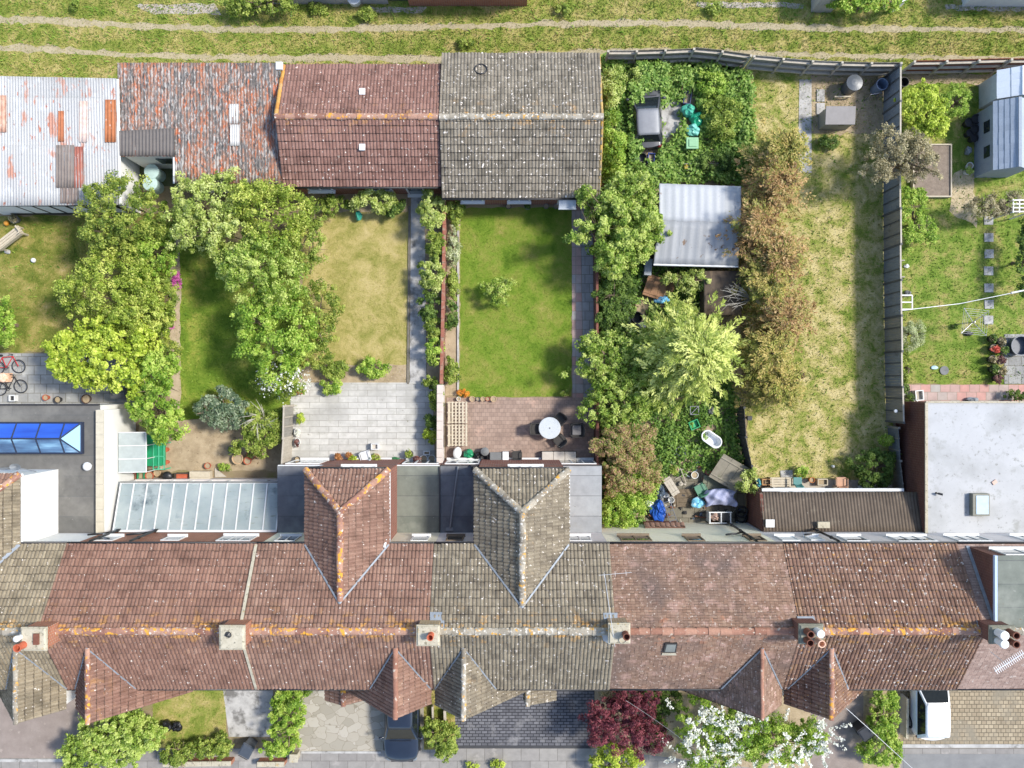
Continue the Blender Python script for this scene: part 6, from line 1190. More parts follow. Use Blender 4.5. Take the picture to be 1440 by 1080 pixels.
# ---------------------------------------------------------------- vehicles
tyre = plain('tyre_rubber', lin(34, 34, 36), .9); rimm = plain('alloy', lin(150, 152, 156), .35, .7)
def car(name, label, L, Wd, Hh, paint, loc, rz, hood=.98, cab=(.30, -.46), gls=None, roofm=None):
    # local axes: nose at +Y.  cab = windscreen foot / tail of the cabin, as fractions of the length
    r = thing(name, label, 'car'); hw = Wd / 2; ns = 15; prof = []
    zb = hood - .02
    def top(t):                                  # t: -1 tail .. 1 nose
        if t > cab[0] * 2: k = (t - cab[0] * 2) / (1 - cab[0] * 2); return zb - .09 * k - .2 * k ** 5
        return zb + .02
    def wid(t): return hw * (1 - .12 * abs(t) ** 4 - (.07 * max(0, t) ** 6) - .13 * abs(t) ** 9)
    mb = MB(); sec = [(.86, .2), (.98, .34), (1.0, .52), (.985, .68), (.93, -.06), (.8, 0), (.4, .025), (0, .035)]
    def fn(u, v):
        t = -1 + 2 * v; t = math.copysign(1 - (1 - abs(t)) ** 1.35, t); y = t * L / 2; k = u * (2 * len(sec) - 2); i = int(round(k)); sgn = -1 if i < len(sec) - 1 else 1
        s = sec[i] if i < len(sec) else sec[2 * len(sec) - 2 - i]; z = s[1] if s[1] > .1 else top(t) + s[1] * (1 - abs(t) ** 6)
        end = abs(t) ** 14; y2 = y - math.copysign(.12 * abs(s[0]) ** 2 * abs(t) ** 3 + .06 * end * (1 if .3 < z < .7 else 1.6), t); z = z if z > .3 else z + .05 * end
        return (sgn * wid(t) * s[0], y2, z)
    nu = 2 * len(sec) - 2; mb.grid(fn, nu, 28); o = len(mb.v) - (nu + 1) * 29
    mb.f.append([o + i for i in range(nu + 1)][::-1]); mb.m.append(0); mb.f.append([o + 28 * (nu + 1) + i for i in range(nu + 1)]); mb.m.append(0)
    # cabin
    y0, y1 = cab[0] * L, cab[1] * L; yr0, yr1 = y0 - .72, y1 + .28; b, t = hw * .9, hw * .68; zr = Hh - .05
    V = [(-b, y1, zb), (b, y1, zb), (b, y0, zb), (-b, y0, zb), (-t, yr1, zr), (t, yr1, zr), (t, yr0, zr), (-t, yr0, zr)]
    mb.add(V, [(0, 1, 5, 4), (1, 2, 6, 5), (2, 3, 7, 6), (3, 0, 4, 7), (4, 5, 6, 7)])
    body = mb.build('body', paint, r, smooth=True); e = body.modifiers.new('b', 'BEVEL'); e.width = .02; e.segments = 2; e.angle_limit = .7
    mb = MB()
    mb.grid(lambda u, v: ((u - .5) * 2 * (t + .015) * (1 - .1 * abs(2 * v - 1) ** 5), yr1 - .04 + (yr0 - yr1 + .06) * v, zr + .012 + .045 * (1 - (2 * u - 1) ** 4) * (1 - (2 * v - 1) ** 6 * .6)), 10, 10); rf = mb.build('roof', roofm or paint, r, smooth=True); s = rf.modifiers.new('s', 'SOLIDIFY'); s.thickness = .04; s.offset = -1
    gl = gls or plain('car_glass', lin(30, 36, 40), .08, 0, .7)
    def pane(nm, q, push):
        P = [Vector(V[i]) for i in q]; c = sum(P, Vector()) / 4; N = (P[1] - P[0]).cross(P[2] - P[0]).normalized(); N = N if N.dot(c - Vector((0, (y0 + y1) / 2, zb))) > 0 else -N
        mb = MB(); mb.plate([c + (p - c) * push + N * .012 for p in P], .02); mb.build(nm, gl, r)
    pane('windscreen', (2, 3, 7, 6), .9); pane('rear_window', (0, 1, 5, 4), .84); pane('side_window', (1, 2, 6, 5), .86); pane('side_window', (3, 0, 4, 7), .86)
    for sx in (-1, 1):
        for yy in (L * .31, -L * .30):
            mb = MB(); vs = []; n = 20; x0, x1 = sx * (hw - .2), sx * (hw + .005)
            mb.add([(x, yy + .31 * math.cos(6.283 * k / n), .31 + .31 * math.sin(6.283 * k / n)) for x in (x0, x1) for k in range(n)], [list(range(n)), list(range(n, 2 * n))[::-1]] + [(k, n + k, n + (k + 1) % n, (k + 1) % n) for k in range(n)])
            w_ = mb.build('wheel', tyre, r); mb = MB(); x2 = x1 + sx * .012
            mb.add([(x, yy + .2 * math.cos(6.283 * k / n), .31 + .2 * math.sin(6.283 * k / n)) for x in (x1 - sx * .05, x2) for k in range(n)], [list(range(n)), list(range(n, 2 * n))[::-1]] + [(k, n + k, n + (k + 1) % n, (k + 1) % n) for k in range(n)]); mb.build('rim', rimm, w_)
        mb = MB(); mb.lump((sx * (hw + .09), y0 - .1, zb + .06), (.1, .07, .07), amp=.03); mb.box((sx * (hw + .0), y0 - .1, zb + .03), (.14, .05, .04)); mb.build('mirror', paint, r, smooth=True)
        mb = MB(); mb.lump((sx * hw * .68, L / 2 - .27, .66), (.15, .13, .055), amp=.02); mb.build('headlight', plain('headlight_lens', lin(120, 128, 134), .12), r, smooth=True)
        mb = MB(); mb.lump((sx * hw * .72, -L / 2 + .22, .78), (.13, .1, .1), amp=.02); mb.build('tail_light', plain('tail_lens', lin(104, 24, 24), .2), r, smooth=True)
    mb = MB(); mb.box((0, L / 2 - .05, .44), (hw * 1.2, .06, .14)); mb.build('grille', blackpipe, r)
    mb = MB(); mb.tube([(-.5, y0 + .03, zb + .05), (.1, y0 + .05, zb + .05)], .012); mb.tube([(.0, y0 + .03, zb + .05), (.55, y0 + .05, zb + .05)], .012); mb.build('wiper', blackpipe, r)
    return place(r, loc, rz)
car('parked_car', 'dark blue car parked nose outwards under the red tiled bay', 4.25, 1.78, 1.48, plain('paint_navy', lin(36, 44, 58), .3, .25, .5, .8), ((563 - 720) * .0341, -16.3, .02), math.pi, .96, (.2, -.47))
car('parked_car', 'white hatchback car parked on buff block paving', 3.75, 1.68, 1.52, plain('paint_white', lin(232, 234, 236), .3, 0, .5, .6), ((1313 - 720) * .0342, -15.4, .02), 0, .96, (.24, -.445))
car('abandoned_car', 'dark grey car half buried in ivy in the overgrown garden', 3.5, 1.58, 1.4, plain('paint_dull_dark', lin(70, 72, 76), .5, .2, .4, .1), (6.48, 13.05, 0), .05, .94, (.23, -.4), None, plain('paint_dull_grey', lin(126, 128, 132), .5, .2))
cover('ivy', 'ivy creeping over the bonnet and flank of the dark abandoned car', [[(890, 100), (936, 100), (932, 133), (890, 138)], [(884, 130), (898, 136), (898, 216), (884, 232)]], bpy.data.materials['leaf_ivy'], 40, .3, .14, .2, 30, 7, (), 'ivy', .85)
# ---------------------------------------------------------------- patio of the mown lawn garden
def at(px, py, z=0): return W(px, py, z)
dkm = plain('dark_rattan', lin(58, 56, 54), .8); stone = blotch('mottled_stone', [lin(150, 158, 164), lin(190, 196, 200), lin(166, 172, 176)], 14, rough=.5, bmp=0)
x, y, _ = at(773, 602, .73); T = thing('patio_table', 'round mottled pale stone patio table', 'table', (x, y, .035)); mb = MB(); mb.lathe(x, y, [(.5, .7), (.53, .71), (.53, .735), (.51, .745)], 40); mb.build('tabletop', stone, T)
for k in range(4):
    a = .8 + k * 1.571; mb = MB(); mb.tube([(x + .08 * math.cos(a), y + .08 * math.sin(a), .69), (x + .1 * math.cos(a), y + .1 * math.sin(a), .35), (x + .36 * math.cos(a), y + .36 * math.sin(a), .04)], .022); mb.build('leg', dkm, T)
mb = MB(); mb.cyl(x, y, .746, .762, .03); mb.build('parasol_hole', blackpipe, T)
def chair(label, px, py, rz, mat, s=.5, arms=True, group=None, name='patio_chair', hb=.85, z=.035):
    r = thing(name, label, 'chair', (0, 0, 0), group)
    mb = MB(); mb.box((0, 0, .43), (s, s * .95, .05)); mb.build('seat', mat, r, bevel=.02)
    mb = MB(); mb.grid(lambda u, v: ((u - .5) * s * .96, -s * .47 - .1 * v + .05 * (2 * u - 1) ** 2, .46 + (hb - .46) * v), 8, 4); q_ = mb.build('backrest', mat, r, smooth=True); m_ = q_.modifiers.new('s', 'SOLIDIFY'); m_.thickness = .03
    for sx in (-1, 1):
        for sy in (-1, 1): mb = MB(); mb.tube([(sx * s * .44, sy * s * .42, .42), (sx * s * .47, sy * s * .48, .0)], .018); mb.build('leg', mat, r)
        if arms: mb = MB(); mb.tube([(sx * s * .52, -s * .5, .64), (sx * s * .52, s * .35, .64), (sx * s * .48, s * .4, .44)], .022); mb.build('armrest', mat, r)
    x, y, _ = at(px, py, .5); return place(r, (x, y, z), rz)
chair('dark chair tucked in at the left of the round stone table', 754, 603, -1.57, dkm, .52, group='chairs round the stone table')
chair('dark chair at the upper right of the round stone table', 787, 590, 2.4, dkm, .5, group='chairs round the stone table')
chair('dark chair at the lower right of the round stone table', 787, 619, .7, dkm, .5, group='chairs round the stone table')
AC = chair('dark rattan armchair with a grey cushion standing apart by the boundary wall', 811, 605, 1.57, dkm, .64, name='armchair', hb=.75)
mb = MB(); mb.box((0, 0, .5), (.46, .44, .1)); o = mb.build('cushion', plain('cushion_grey', lin(112, 110, 110), .9), None, bevel=.03); o.parent = AC
x, y, _ = at(786, 642, .4); SF = thing('garden_sofa', 'three seat garden sofa with pale grey cushions against the wall', 'sofa', (x, y, .035)); mb = MB(); mb.box((x, y, .2), (1.72, .5, .3)); mb.build('base', dkm, SF, bevel=.02)
cush = blotch('pale_cushion', [lin(176, 168, 158), lin(196, 190, 180)], 4, rough=.95)
for k in range(3): mb = MB(); mb.box((x - .56 + .56 * k, y + .02, .41), (.55, .44, .12)); mb.build('cushion', cush, SF, bevel=.03)
mb = MB(); mb.box((x, y - .29, .55), (1.74, .09, .5)); mb.build('backrest', white, SF, bevel=.02)
# two slatted benches
tim = blotch('slat_timber', [lin(176, 164, 142), lin(200, 190, 170)], 6, rough=.85, stretch=(1, 1, 1))
for lb, py in (('slatted timber bench nearer the lawn beside the pale coped wall', 580), ('slatted timber bench nearer the house beside the pale coped wall', 612)):
    x, y, _ = at(646, py, .45); r = thing('slatted_bench', lb, 'bench', (x, y, .035), 'slatted timber benches'); mb = MB(); Lb, Db = 1.06, .78
    for k in range(5): mb.box((x - Db / 2 + .05 + k * (Db - .1) / 4, y, .44), (.08, Lb, .03))
    for k in range(7): mb.box((x, y - Lb / 2 + .05 + k * (Lb - .1) / 6, .405), (Db, .05, .035))
    mb.build('seat', tim, r); mb = MB()
    for k in range(5): mb.box((x - Db / 2 - .06 - .015 * k, y, .52 + k * .08), (.03, Lb, .06))
    for sy in (-1, 0, 1): mb.tube([(x - Db / 2 - .01, y + sy * (Lb / 2 - .05), .42), (x - Db / 2 - .16, y + sy * (Lb / 2 - .05), .92)], .025)
    mb.build('backrest', tim, r)
    for sx in (-1, 1):
        for sy in (-1, 1): mb = MB(); mb.box((x + sx * (Db / 2 - .05), y + sy * (Lb / 2 - .04), .2), (.06, .06, .37)); mb.build('leg', tim, r)
# pots
def pot(label, px, py, r, h, m, fill=None, group=None, plant=None, name='plant_pot', z=.03, pl=(.1, .25)):
    x, y, _ = at(px, py, h); root = thing(name, label, 'pot', (x, y, z), group); mb = MB()
    mb.lathe(x, y, [(r * .68, z), (r * .95, z + h * .8), (r * 1.06, z + h * .82), (r * 1.06, z + h), (r * .92, z + h), (r * .88, z + h * .8)], 18); mb.build('pot', m, root, smooth=False)
    mb = MB(); mb.cyl(x, y, z + h * .7, z + h * .8 + .004, r * .85, r * .87, 16); mb.build('soil', fill or soil, root)
    if plant:
        rng = np.random.default_rng(int(px * 7 + py)); p_, n_, v_ = crown_pts(rng, (x, y, z + h + pl[1] * .4), (pl[0], pl[0], pl[1] * .5), 10, pl[0] * .6, 40); vv, qq, tt = leaf_quads(p_, n_, .07, v_, rng); mesh_np('plant', vv, qq, plant, root, tile=tt)
    return root
tanp = plain('tan_pot', lin(196, 166, 130), .8); blk = plain('black_pot', lin(44, 44, 46), .6); whp = plain('white_pot', lin(222, 222, 218), .5); grp = plain('grey_pot', lin(110, 112, 112), .7)
for lb, px, m, r in (('white pot at the left of the row along the lawn edge', 645, whp, .1), ('tan clay pot beside the marigolds in the row along the lawn edge', 664, tanp, .13), ('small dark pot third in the row along the lawn edge', 672, grp, .09), ('small tan pot in the middle of the row along the lawn edge', 679, tanp, .11), ('reddish pot beside the last pot of the row along the lawn edge', 686, terra, .1), ('wide tan pot at the right end of the row along the lawn edge', 694, tanp, .14)): pot(lb, px, 561, r, .24, m, group='pots along the lawn edge')
pot('tan pot with a small plant at the lower right corner of the mown lawn', 795, 553, .17, .3, tanp, plant=L_md, pl=(.16, .2))
def bag(name, label, cat, px, py, r, m, seed=0, z=0.0, group=None, amp=.2, n=18):
    x, y, _ = at(px, py, z + r[2]); mb = MB(); mb.lump((x, y, z + r[2] * .85), r, seed=seed, amp=amp, n=n, k=12, zmin=z); return solo(mb, name, m, label, cat, (x, y, z), group)
grn = plain('green_plastic', lin(36, 140, 96), .35); teal = plain('teal_plastic', lin(80, 176, 150), .35); tealw = plain('pale_teal_plastic', lin(130, 206, 190), .35); blkbag = plain('black_bag', lin(30, 30, 32), .25)
x, y, _ = at(643, 637, .5); mb = MB(); mb.lathe(x, y, [(.18, .04), (.24, .3), (.26, .5), (.2, .56), (.02, .58)], 20, sx=.8, sy=1.15, rz=-.2); solo(mb, 'storage_tub', white, 'white rounded tub below the slatted benches', 'tub', (x, y, .035), smooth=True)
bag('green_sack', 'crumpled green sack beside the white rounded tub', 'sack', 659, 638, (.24, .22, .24), grn, 1, .035)
bag('dark_sack', 'dark crumpled sack right of the green sack', 'sack', 671, 641, (.22, .17, .2), blkbag, 2, .035)
bin_round('dustbin', 'dark grey dustbin behind the row of things on the brick patio', 'bin', 682, 635, .17, .5, grp, .035, lid=True); bin_round('bucket', 'black bucket with a pale rim in front of the dark grey dustbin', 'bucket', 681, 644, .15, .35, blk, .035, lid=False)
x, y, _ = at(697, 642, .5); mb = MB(); mb.box((x, y, .26), (.5, .36, .45)); mb.box((x, y, .51), (.56, .42, .05)); solo(mb, 'grey_chest', grp, 'flat topped grey chest on the brick patio', 'chest', (x, y, .035), bevel=.015)
x, y, _ = at(711, 641, .5); mb = MB(); mb.box((x, y, .28), (.28, .38, .48)); mb.box((x, y, .54), (.3, .4, .04)); solo(mb, 'white_box', white, 'small white box unit right of the grey chest', 'box', (x, y, .035), bevel=.01)
chair('dark plastic chair against the wall left of the garden sofa', 727, 640, 0, dkm, .42, hb=.7)
# ---------------------------------------------------------------- pale patio
pot('terracotta pot with a white rim at the upper left of the pale patio', 421, 550, .17, .35, terra, group='pots of the pale patio', plant=leaf_mat('leaf_rust', [lin(176, 120, 70), lin(200, 150, 100)]), pl=(.13, .12))
tree('topiary', 'small clipped green ball at the left of the pale patio', 'shrub', [(421, 588, 7, 7)], L_lm, .06, ztop=.7, zbot=.15, seed=160, clump=.1, nl=60, trunk=.02, irr=.02)
for k, (px, py, lb) in enumerate([(418, 608, 'white planter with flowers nearer the clipped ball'), (418, 622, 'white planter with brown soil nearer the house wall')]):
    x, y, _ = at(px, py, .3); r = thing('planter', lb, 'planter', (x, y, .035)); mb = MB(); mb.lathe(x, y, [(.14, .035), (.19, .32), (.17, .32), (.15, .2), (.02, .19)], 20, sx=.75, sy=1.15); mb.build('trough', whp, r)
    rng = np.random.default_rng(k); p_, n_, v_ = crown_pts(rng, (x, y, .32), (.1, .16, .08), 8, .07, 40); vv, qq, tt = leaf_quads(p_, n_, .06, v_, rng); mesh_np('plant', vv, qq, [L_wb, L_wb2][k], r, tile=tt)
pot('dark pot in the lower left corner of the pale patio', 418, 646, .14, .3, blk, group='pots of the pale patio')
rust = bpy.data.materials['leaf_rust']
for lb, px, py, r, m, pl in (('small orange pot of dried flowers on the pale patio', 476, 642, .12, terra, rust), ('brown plant pot left of the white garden chair', 492, 641, .13, tanp, rust), ('pot of yellow green leaves just left of the white garden chair', 497, 646, .15, grp, L_lm), ('brown pot of leaves right of the white garden chair', 529, 643, .18, tanp, L_oy), ('pot of tall green leaves right of the green sack on the pale patio', 577, 638, .15, grp, L_md), ('pot of low purple leaves beside the tall green leaves', 585, 645, .13, terra, L_wb2)): pot(lb, px, py, r, .32, m, group='pots of the pale patio', plant=pl, pl=(r * 1.2, .3))
pot('left of two white rimmed tubs below the white crate', 596, 645, .18, .35, whp, group='white rimmed tubs'); pot('right of two white rimmed tubs below the white crate', 607, 645, .18, .35, whp, group='white rimmed tubs')
chair('white plastic garden chair among the plant pots', 514, 641, .3, white, .48)
def tray(name, label, cat, px, py, w_, d, h, m, rz=0, z=.035, inner=None, wall=.04):
    x, y, _ = at(px, py, h); r = thing(name, label, cat, (x, y, z)); mb = MB(); c, s = math.cos(rz), math.sin(rz)
    for dx, dy, sx, sy in ((0, d / 2 - wall / 2, w_, wall), (0, -d / 2 + wall / 2, w_, wall), (w_ / 2 - wall / 2, 0, wall, d - 2 * wall - .002), (-w_ / 2 + wall / 2, 0, wall, d - 2 * wall - .002)): mb.box((x + dx * c - dy * s, y + dx * s + dy * c, z + h / 2), (sx, sy, h), rz)
    mb.build('frame', m, r); mb = MB(); mb.box((x, y, z + h * .3), (w_ - 2 * wall - .004, d - 2 * wall - .004, h * .6), rz); mb.build('contents', inner or soil, r); return r
tray('stool', 'small square white stool behind the white garden chair', 'stool', 527, 628, .36, .3, .4, white, 0, inner=cush)
tray('crate', 'white crate above the two white rimmed tubs', 'crate', 600, 637, .32, .2, .35, white)
bag('green_sack', 'low green sack lying by the house wall of the pale patio', 'sack', 556, 646, (.2, .12, .12), plain('dark_green_bag', lin(50, 110, 66), .4), 5, .035)
x, y, _ = at(504, 303, .5); bag('teal_sack', 'teal garden sack at the top of the dry lawn', 'sack', 504, 303, (.16, .24, .3), plain('teal_sack_cloth', lin(60, 160, 140), .5), 6)
# ---------------------------------------------------------------- soil garden with greenhouse
x0, y0, _ = at(195, 608, 1.8); x1, y1, _ = at(212, 664, 1.8); GH = thing('mini_greenhouse', 'small clear roofed lean to greenhouse with green staging beside the white wall', 'greenhouse', ((x0 + x1) / 2, (y0 + y1) / 2, 0)); x0 = xA + .05; x1 = x0 + 1.2
clr = plain('clear_sheet', lin(158, 166, 164), .35); mb = MB()
mb.plate([(x0, y0, 1.95), (x0, y1, 1.95), (x1, y1, 1.7), (x1, y0, 1.7)], .012); mb.build('roof', clr, GH); mb = MB()
for k in range(4): yy = y0 + (y1 - y0) * k / 3; mb.tube([(x0, yy, 1.97), (x1, yy, 1.72)], .022); mb.tube([(x1, yy, 1.7), (x1, yy, 0)], .022)
mb.tube([(x1, y0, 1.71), (x1, y1, 1.71)], .03); mb.build('frame', white, GH); mb = MB()
for z in (.3, .75): mb.box(((x0 + x1) / 2 + .3, (y0 + y1) / 2, z), (1.3, abs(y1 - y0) * .8, .03))
mb.build('staging', grn, GH)
x, y, _ = at(222, 642, .9); r = thing('cold_frame', 'green framed cold frame holding red pots right of the greenhouse', 'cold frame', (x, y, 0)); mb = MB()
for dx in (-.26, 0, .26): mb.box((x + dx, y, .8), (.04, 1.3, .04))
for dy in (-.63, 0, .63): mb.box((x, y + dy, .8), (.56, .04, .045))
for dx in (-.26, .26):
    for dy in (-.63, .63): mb.box((x + dx, y + dy, .4), (.05, .05, .76))
mb.build('frame', plain('mint_green', lin(80, 176, 136), .5), r); mb = MB()
for dx, dy in ((-.13, .3), (.13, .28), (-.12, -.3), (.14, -.34)): mb.cyl(x + dx, y + dy, .02, .3, .09, .12)
mb.build('pots', terra, r)
POTS = [('wide tan pot leftmost of the cluster at the right of the bare soil', 334, 645, .26, .3, tanp), ('terracotta pot second in the cluster at the right of the bare soil', 348, 648, .18, .28, terra), ('brown pot of twigs at the upper side of the cluster on the bare soil', 353, 640, .22, .3, terra), ('shallow tan pot at the right end of the cluster by the timber fence', 366, 638, .24, .25, tanp), ('low grey pot above the cluster on the bare soil', 326, 632, .2, .22, grp),
        ('small terracotta pot alone on the bare soil', 292, 655, .15, .25, terra), ('terracotta pot with a pale rim at the foot of the greenhouse', 210, 669, .2, .3, terra), ('pale pot right of the rimmed terracotta pot by the greenhouse', 221, 665, .16, .25, tanp)]
for k, (lb, px, py, r, h, m) in enumerate(POTS): pot(lb, px, py, r, h, m, group='pots on the bare soil', plant=L_md if k in (2, 3) else None, pl=(.12, .2))
tray('planter_box', 'red planter box between the greenhouse and the conservatory', 'planter', 185, 671, .45, .4, .3, plain('red_box', lin(150, 80, 66), .8)); tray('planter_box', 'green planter box beside the red planter box', 'planter', 198, 671, .36, .5, .35, grn)
x, y, _ = at(234, 670, .6); mb = MB(); mb.lump((x, y, .5), (.26, .24, .16), amp=.04, zmin=.3); mb.cyl(x, y, 0, .4, .06); solo(mb, 'barbecue', blackpipe, 'round black barbecue by the front of the conservatory', 'barbecue', (x, y, 0), smooth=True)
tray('trough', 'dark trough with terracotta pieces by the front of the conservatory', 'trough', 256, 671, .72, .4, .35, plain('dark_timber', lin(70, 62, 54), .8), inner=terra); 
x, y, _ = at(281, 671, .45); mb = MB(); mb.box((x, y, .22), (.95, .56, .42)); mb.box((x, y + .14, .46), (1.0, .28, .05)); mb.box((x, y - .15, .44), (1.0, .27, .04)); solo(mb, 'storage_bench', tim, 'tan timber storage bench in front of the conservatory', 'bench', (x, y, 0), bevel=.01)
x, y, _ = at(308, 665, .1); mb = MB(); mb.prism([(x - .22, y + .25), (x - .22, y - .22), (x + .36, y - .2)], .03, .07); solo(mb, 'board', fpale, 'pale three cornered board lying on the bare soil', 'board', (x, y, .03))
tree('weed_clump', 'bright grass clump at the top of the conservatory gutter', 'weeds', [(350, 678, 9, 4)], L_br, .08, ztop=.4, zbot=.02, seed=161, clump=.12, nl=40, trunk=.01)
tree('weed_clump', 'green weed beside the pale three cornered board', 'weeds', [(315, 657, 9, 6)], L_br, .08, ztop=.4, zbot=.02, seed=162, clump=.12, nl=40, trunk=.01)
# ---------------------------------------------------------------- left hand garden
def timber_bench(label, px, py, rz, Lb=1.35):
    r = thing('garden_bench', label, 'bench'); mb = MB()
    for k in range(4): mb.box((0, .18 - k * .12, .44), (Lb, .1, .03))
    mb.build('seat', tim, r); mb = MB()
    for k in range(3): mb.box((0, -.3 - .02 * k, .56 + .12 * k), (Lb, .03, .09))
    mb.build('backrest', tim, r)
    for sx in (-1, 1):
        mb = MB(); mb.box((sx * (Lb / 2 - .05), .18, .2), (.07, .07, .4)); mb.build('leg', tim, r); mb = MB(); mb.box((sx * (Lb / 2 - .05), -.24, .42), (.07, .07, .84)); mb.build('leg', tim, r); mb = MB(); mb.box((sx * (Lb / 2 - .05), -.04, .63), (.08, .5, .04)); mb.build('armrest', tim, r)
    x, y, _ = at(px, py, .45); return place(r, (x, y, 0), rz)
timber_bench('weathered timber bench standing askew on the worn lawn', 14, 334, .66)
def ball(name, label, px, py, r, m, cat='ball'): x, y, _ = at(px, py, r); mb = MB(); mb.lathe(x, y, [(r * math.sin(math.pi * (k + .15) / 10.3), r - r * math.cos(math.pi * (k + .15) / 10.3)) for k in range(11)], 18); return solo(mb, name, m, label, cat, (x, y, 0), smooth=True)
ball('ball', 'white football lying on the worn lawn', 47, 366, .12, white); ball('ball', 'orange ball beside the pot at the top of the worn lawn', 9, 314, .13, plain('orange_plastic', lin(220, 150, 50), .5))
pot('grey pot at the top left of the worn lawn near the bench', 20, 308, .2, .35, grp, plant=L_gr, pl=(.15, .2))
x, y, _ = at(10, 354, .1); mb = MB(); mb.lump((x, y, .06), (.16, .1, .08), seed=3, zmin=0); solo(mb, 'stone', conc, 'pale stone at the lower end of the timber bench', 'stone', (x, y, 0))
def bicycle(label, ang, px, py, m, flip=1):
    r = thing('bicycle', label, 'bicycle'); B_ = .08; w_ = 1.03; 
    for sx in (-1, 1):
        mb = MB(); mb.ring((sx * w_ / 2, 0, .1), .32, .022, 28, 6, tilt=.12); o = mb.build('wheel', tyre, r, smooth=True); mb = MB(); mb.ring((sx * w_ / 2, 0, .1), .29, .009, 28, 5, tilt=.12)
        for k in range(10): a = k * .628; mb.tube([(sx * w_ / 2, 0, .1), (sx * w_ / 2 + .29 * math.cos(a), .29 * math.sin(a), .1 + .035 * math.sin(a))], .004, 4)
        mb.build('rim', rimm, o)
    mb = MB(); rh, hd, bb, st = (-w_ / 2, 0, .12), (w_ / 2 - .22, .5, .15), (-.08, -.04, .12), (-.24, .48, .15)
    for a, b in ((bb, hd), (bb, st), (st, hd), (rh, bb), (rh, st), (hd, (w_ / 2, 0, .12))): mb.tube([a, b], .02, 6)
    mb.build('frame', m, r); mb = MB(); mb.tube([(hd[0] - .05, .6, .05), (hd[0] - .06, .62, .4)], .014); mb.tube([hd, (hd[0] - .05, .62, .2)], .014); mb.build('handlebar', blackpipe, r); mb = MB(); mb.lump((-.29, .58, .18), (.12, .05, .06), amp=.05); mb.build('saddle', blackpipe, r); mb = MB(); mb.ring((bb[0], bb[1], .15), .09, .012, 16, 5); mb.tube([(bb[0] - .15, bb[1], .2), (bb[0] + .15, bb[1], .12)], .012); mb.build('pedals', blackpipe, r)
    x, y, _ = at(px, py, .1); return place(r, (x, y, .03), ang)
bicycle('red framed bicycle lying on the grey slab patio', .05, 12, 516, plain('red_paint', lin(190, 44, 44), .35)); bicycle('black bicycle lying below the red one on the slab patio', .12, 15, 545, plain('black_paint', lin(40, 40, 44), .35))
x, y, _ = at(5, 531, .4); mb = MB(); mb.box((x, y, .25), (.5, .44, .4)); mb.lump((x, y, .5), (.26, .24, .1), amp=.06, seed=8); solo(mb, 'cushioned_stool', blotch('orange_white_cloth', [lin(206, 140, 90), lin(220, 206, 190)], 6), 'orange and white cushioned stool beside the bicycles', 'stool', (x, y, .03), bevel=.03)
tray('crate', 'small white crate at the lower left edge of the slab patio', 'crate', 17, 560, .3, .3, .3, white, inner=blackpipe)
for lb, px, py, r, m in (('brown pot by the dark roof edge, nearest the white crate', 64, 559, .14, terra), ('dark pot by the dark roof edge, between two brown ones', 81, 562, .16, blk), ('wide dark brown pot by the dark roof edge under the lime tree', 121, 561, .22, plain('brown_pot', lin(84, 64, 54), .8))): pot(lb, px, py, r, .3, m, group='pots by the dark roof edge')
x, y, _ = at(166, 553, .9); mb = MB(); mb.box((x, y, .45), (.7, .5, .8)); mb.grid(lambda u, v: (x - .36 + .72 * u, y - .27 + .54 * v, .87 + .16 * math.sin(math.pi * v)), 4, 8); solo(mb, 'covered_barbecue', plain('grey_cover', lin(92, 94, 98), .7), 'grey covered barbecue under the lime tree by the white wall', 'barbecue', (x, y, .03), bevel=.03)
# ---------------------------------------------------------------- overgrown garden clutter
tray('crate', 'dark blue plastic crate at the top of the teal sacks', 'crate', 967, 137, .36, .62, .4, plain('navy_plastic', lin(50, 60, 100), .4), -.15, 0)
bag('teal_sack', 'topmost teal plastic sack of the heap beside the concrete pad', 'sack', 968, 155, (.34, .3, .36), teal, 11, .1, 'teal sacks in the ivy'); bag('teal_sack', 'darker green crumpled sack in the middle of the teal heap', 'sack', 980, 167, (.34, .34, .34), plain('emerald_plastic', lin(40, 160, 120), .35), 12, .1, 'teal sacks in the ivy'); bag('teal_sack', 'pale teal sack at the lower end of the heap', 'sack', 974, 183, (.36, .3, .34), tealw, 13, .1, 'teal sacks in the ivy')
x, y, _ = at(973, 202, .75); r = thing('wheelie_bin', 'pale green wheelie bin among the ivy below the teal sacks', 'bin', (x, y, 0)); mb = MB(); mb.box((x, y, .42), (.44, .42, .76), taper=1.15); mb.build('body', plain('bin_green', lin(110, 160, 116), .5), r, bevel=.03); mb = MB(); mb.box((x, y, .84), (.6, .56, .07)); mb.box((x + .02, y, .89), (.4, .36, .05)); mb.build('lid', plain('bin_green_lid', lin(130, 176, 134), .5), r, bevel=.03)
bin_round('bucket', 'white rimmed black bucket behind the abandoned car', 'bucket', 903, 221, .2, .4, plain('rim_bucket', lin(70, 70, 74), .5), 0, lid=False); tray('crate', 'blue recycling crate behind the abandoned car', 'crate', 916, 222, .34, .5, .38, plain('blue_plastic', lin(50, 70, 140), .4), -.1, 0)
mb = MB(); R = random.Random(2); x, y, _ = at(988, 236, .4)
for k in range(14): a = R.uniform(-.5, .5); l = R.uniform(.5, .9); c = (x + R.uniform(-.3, .3), y + R.uniform(-.2, .2)); mb.tube([(c[0] - l * math.cos(a), c[1] - l * math.sin(a), .3 + .02 * k), (c[0] + l * math.cos(a), c[1] + l * math.sin(a), .4 + .02 * k)], .016, 5)
solo(mb, 'branch_pile', fpale, 'heap of cut branches in the ivy above the white metal shed', 'branches', (x, y, .2))
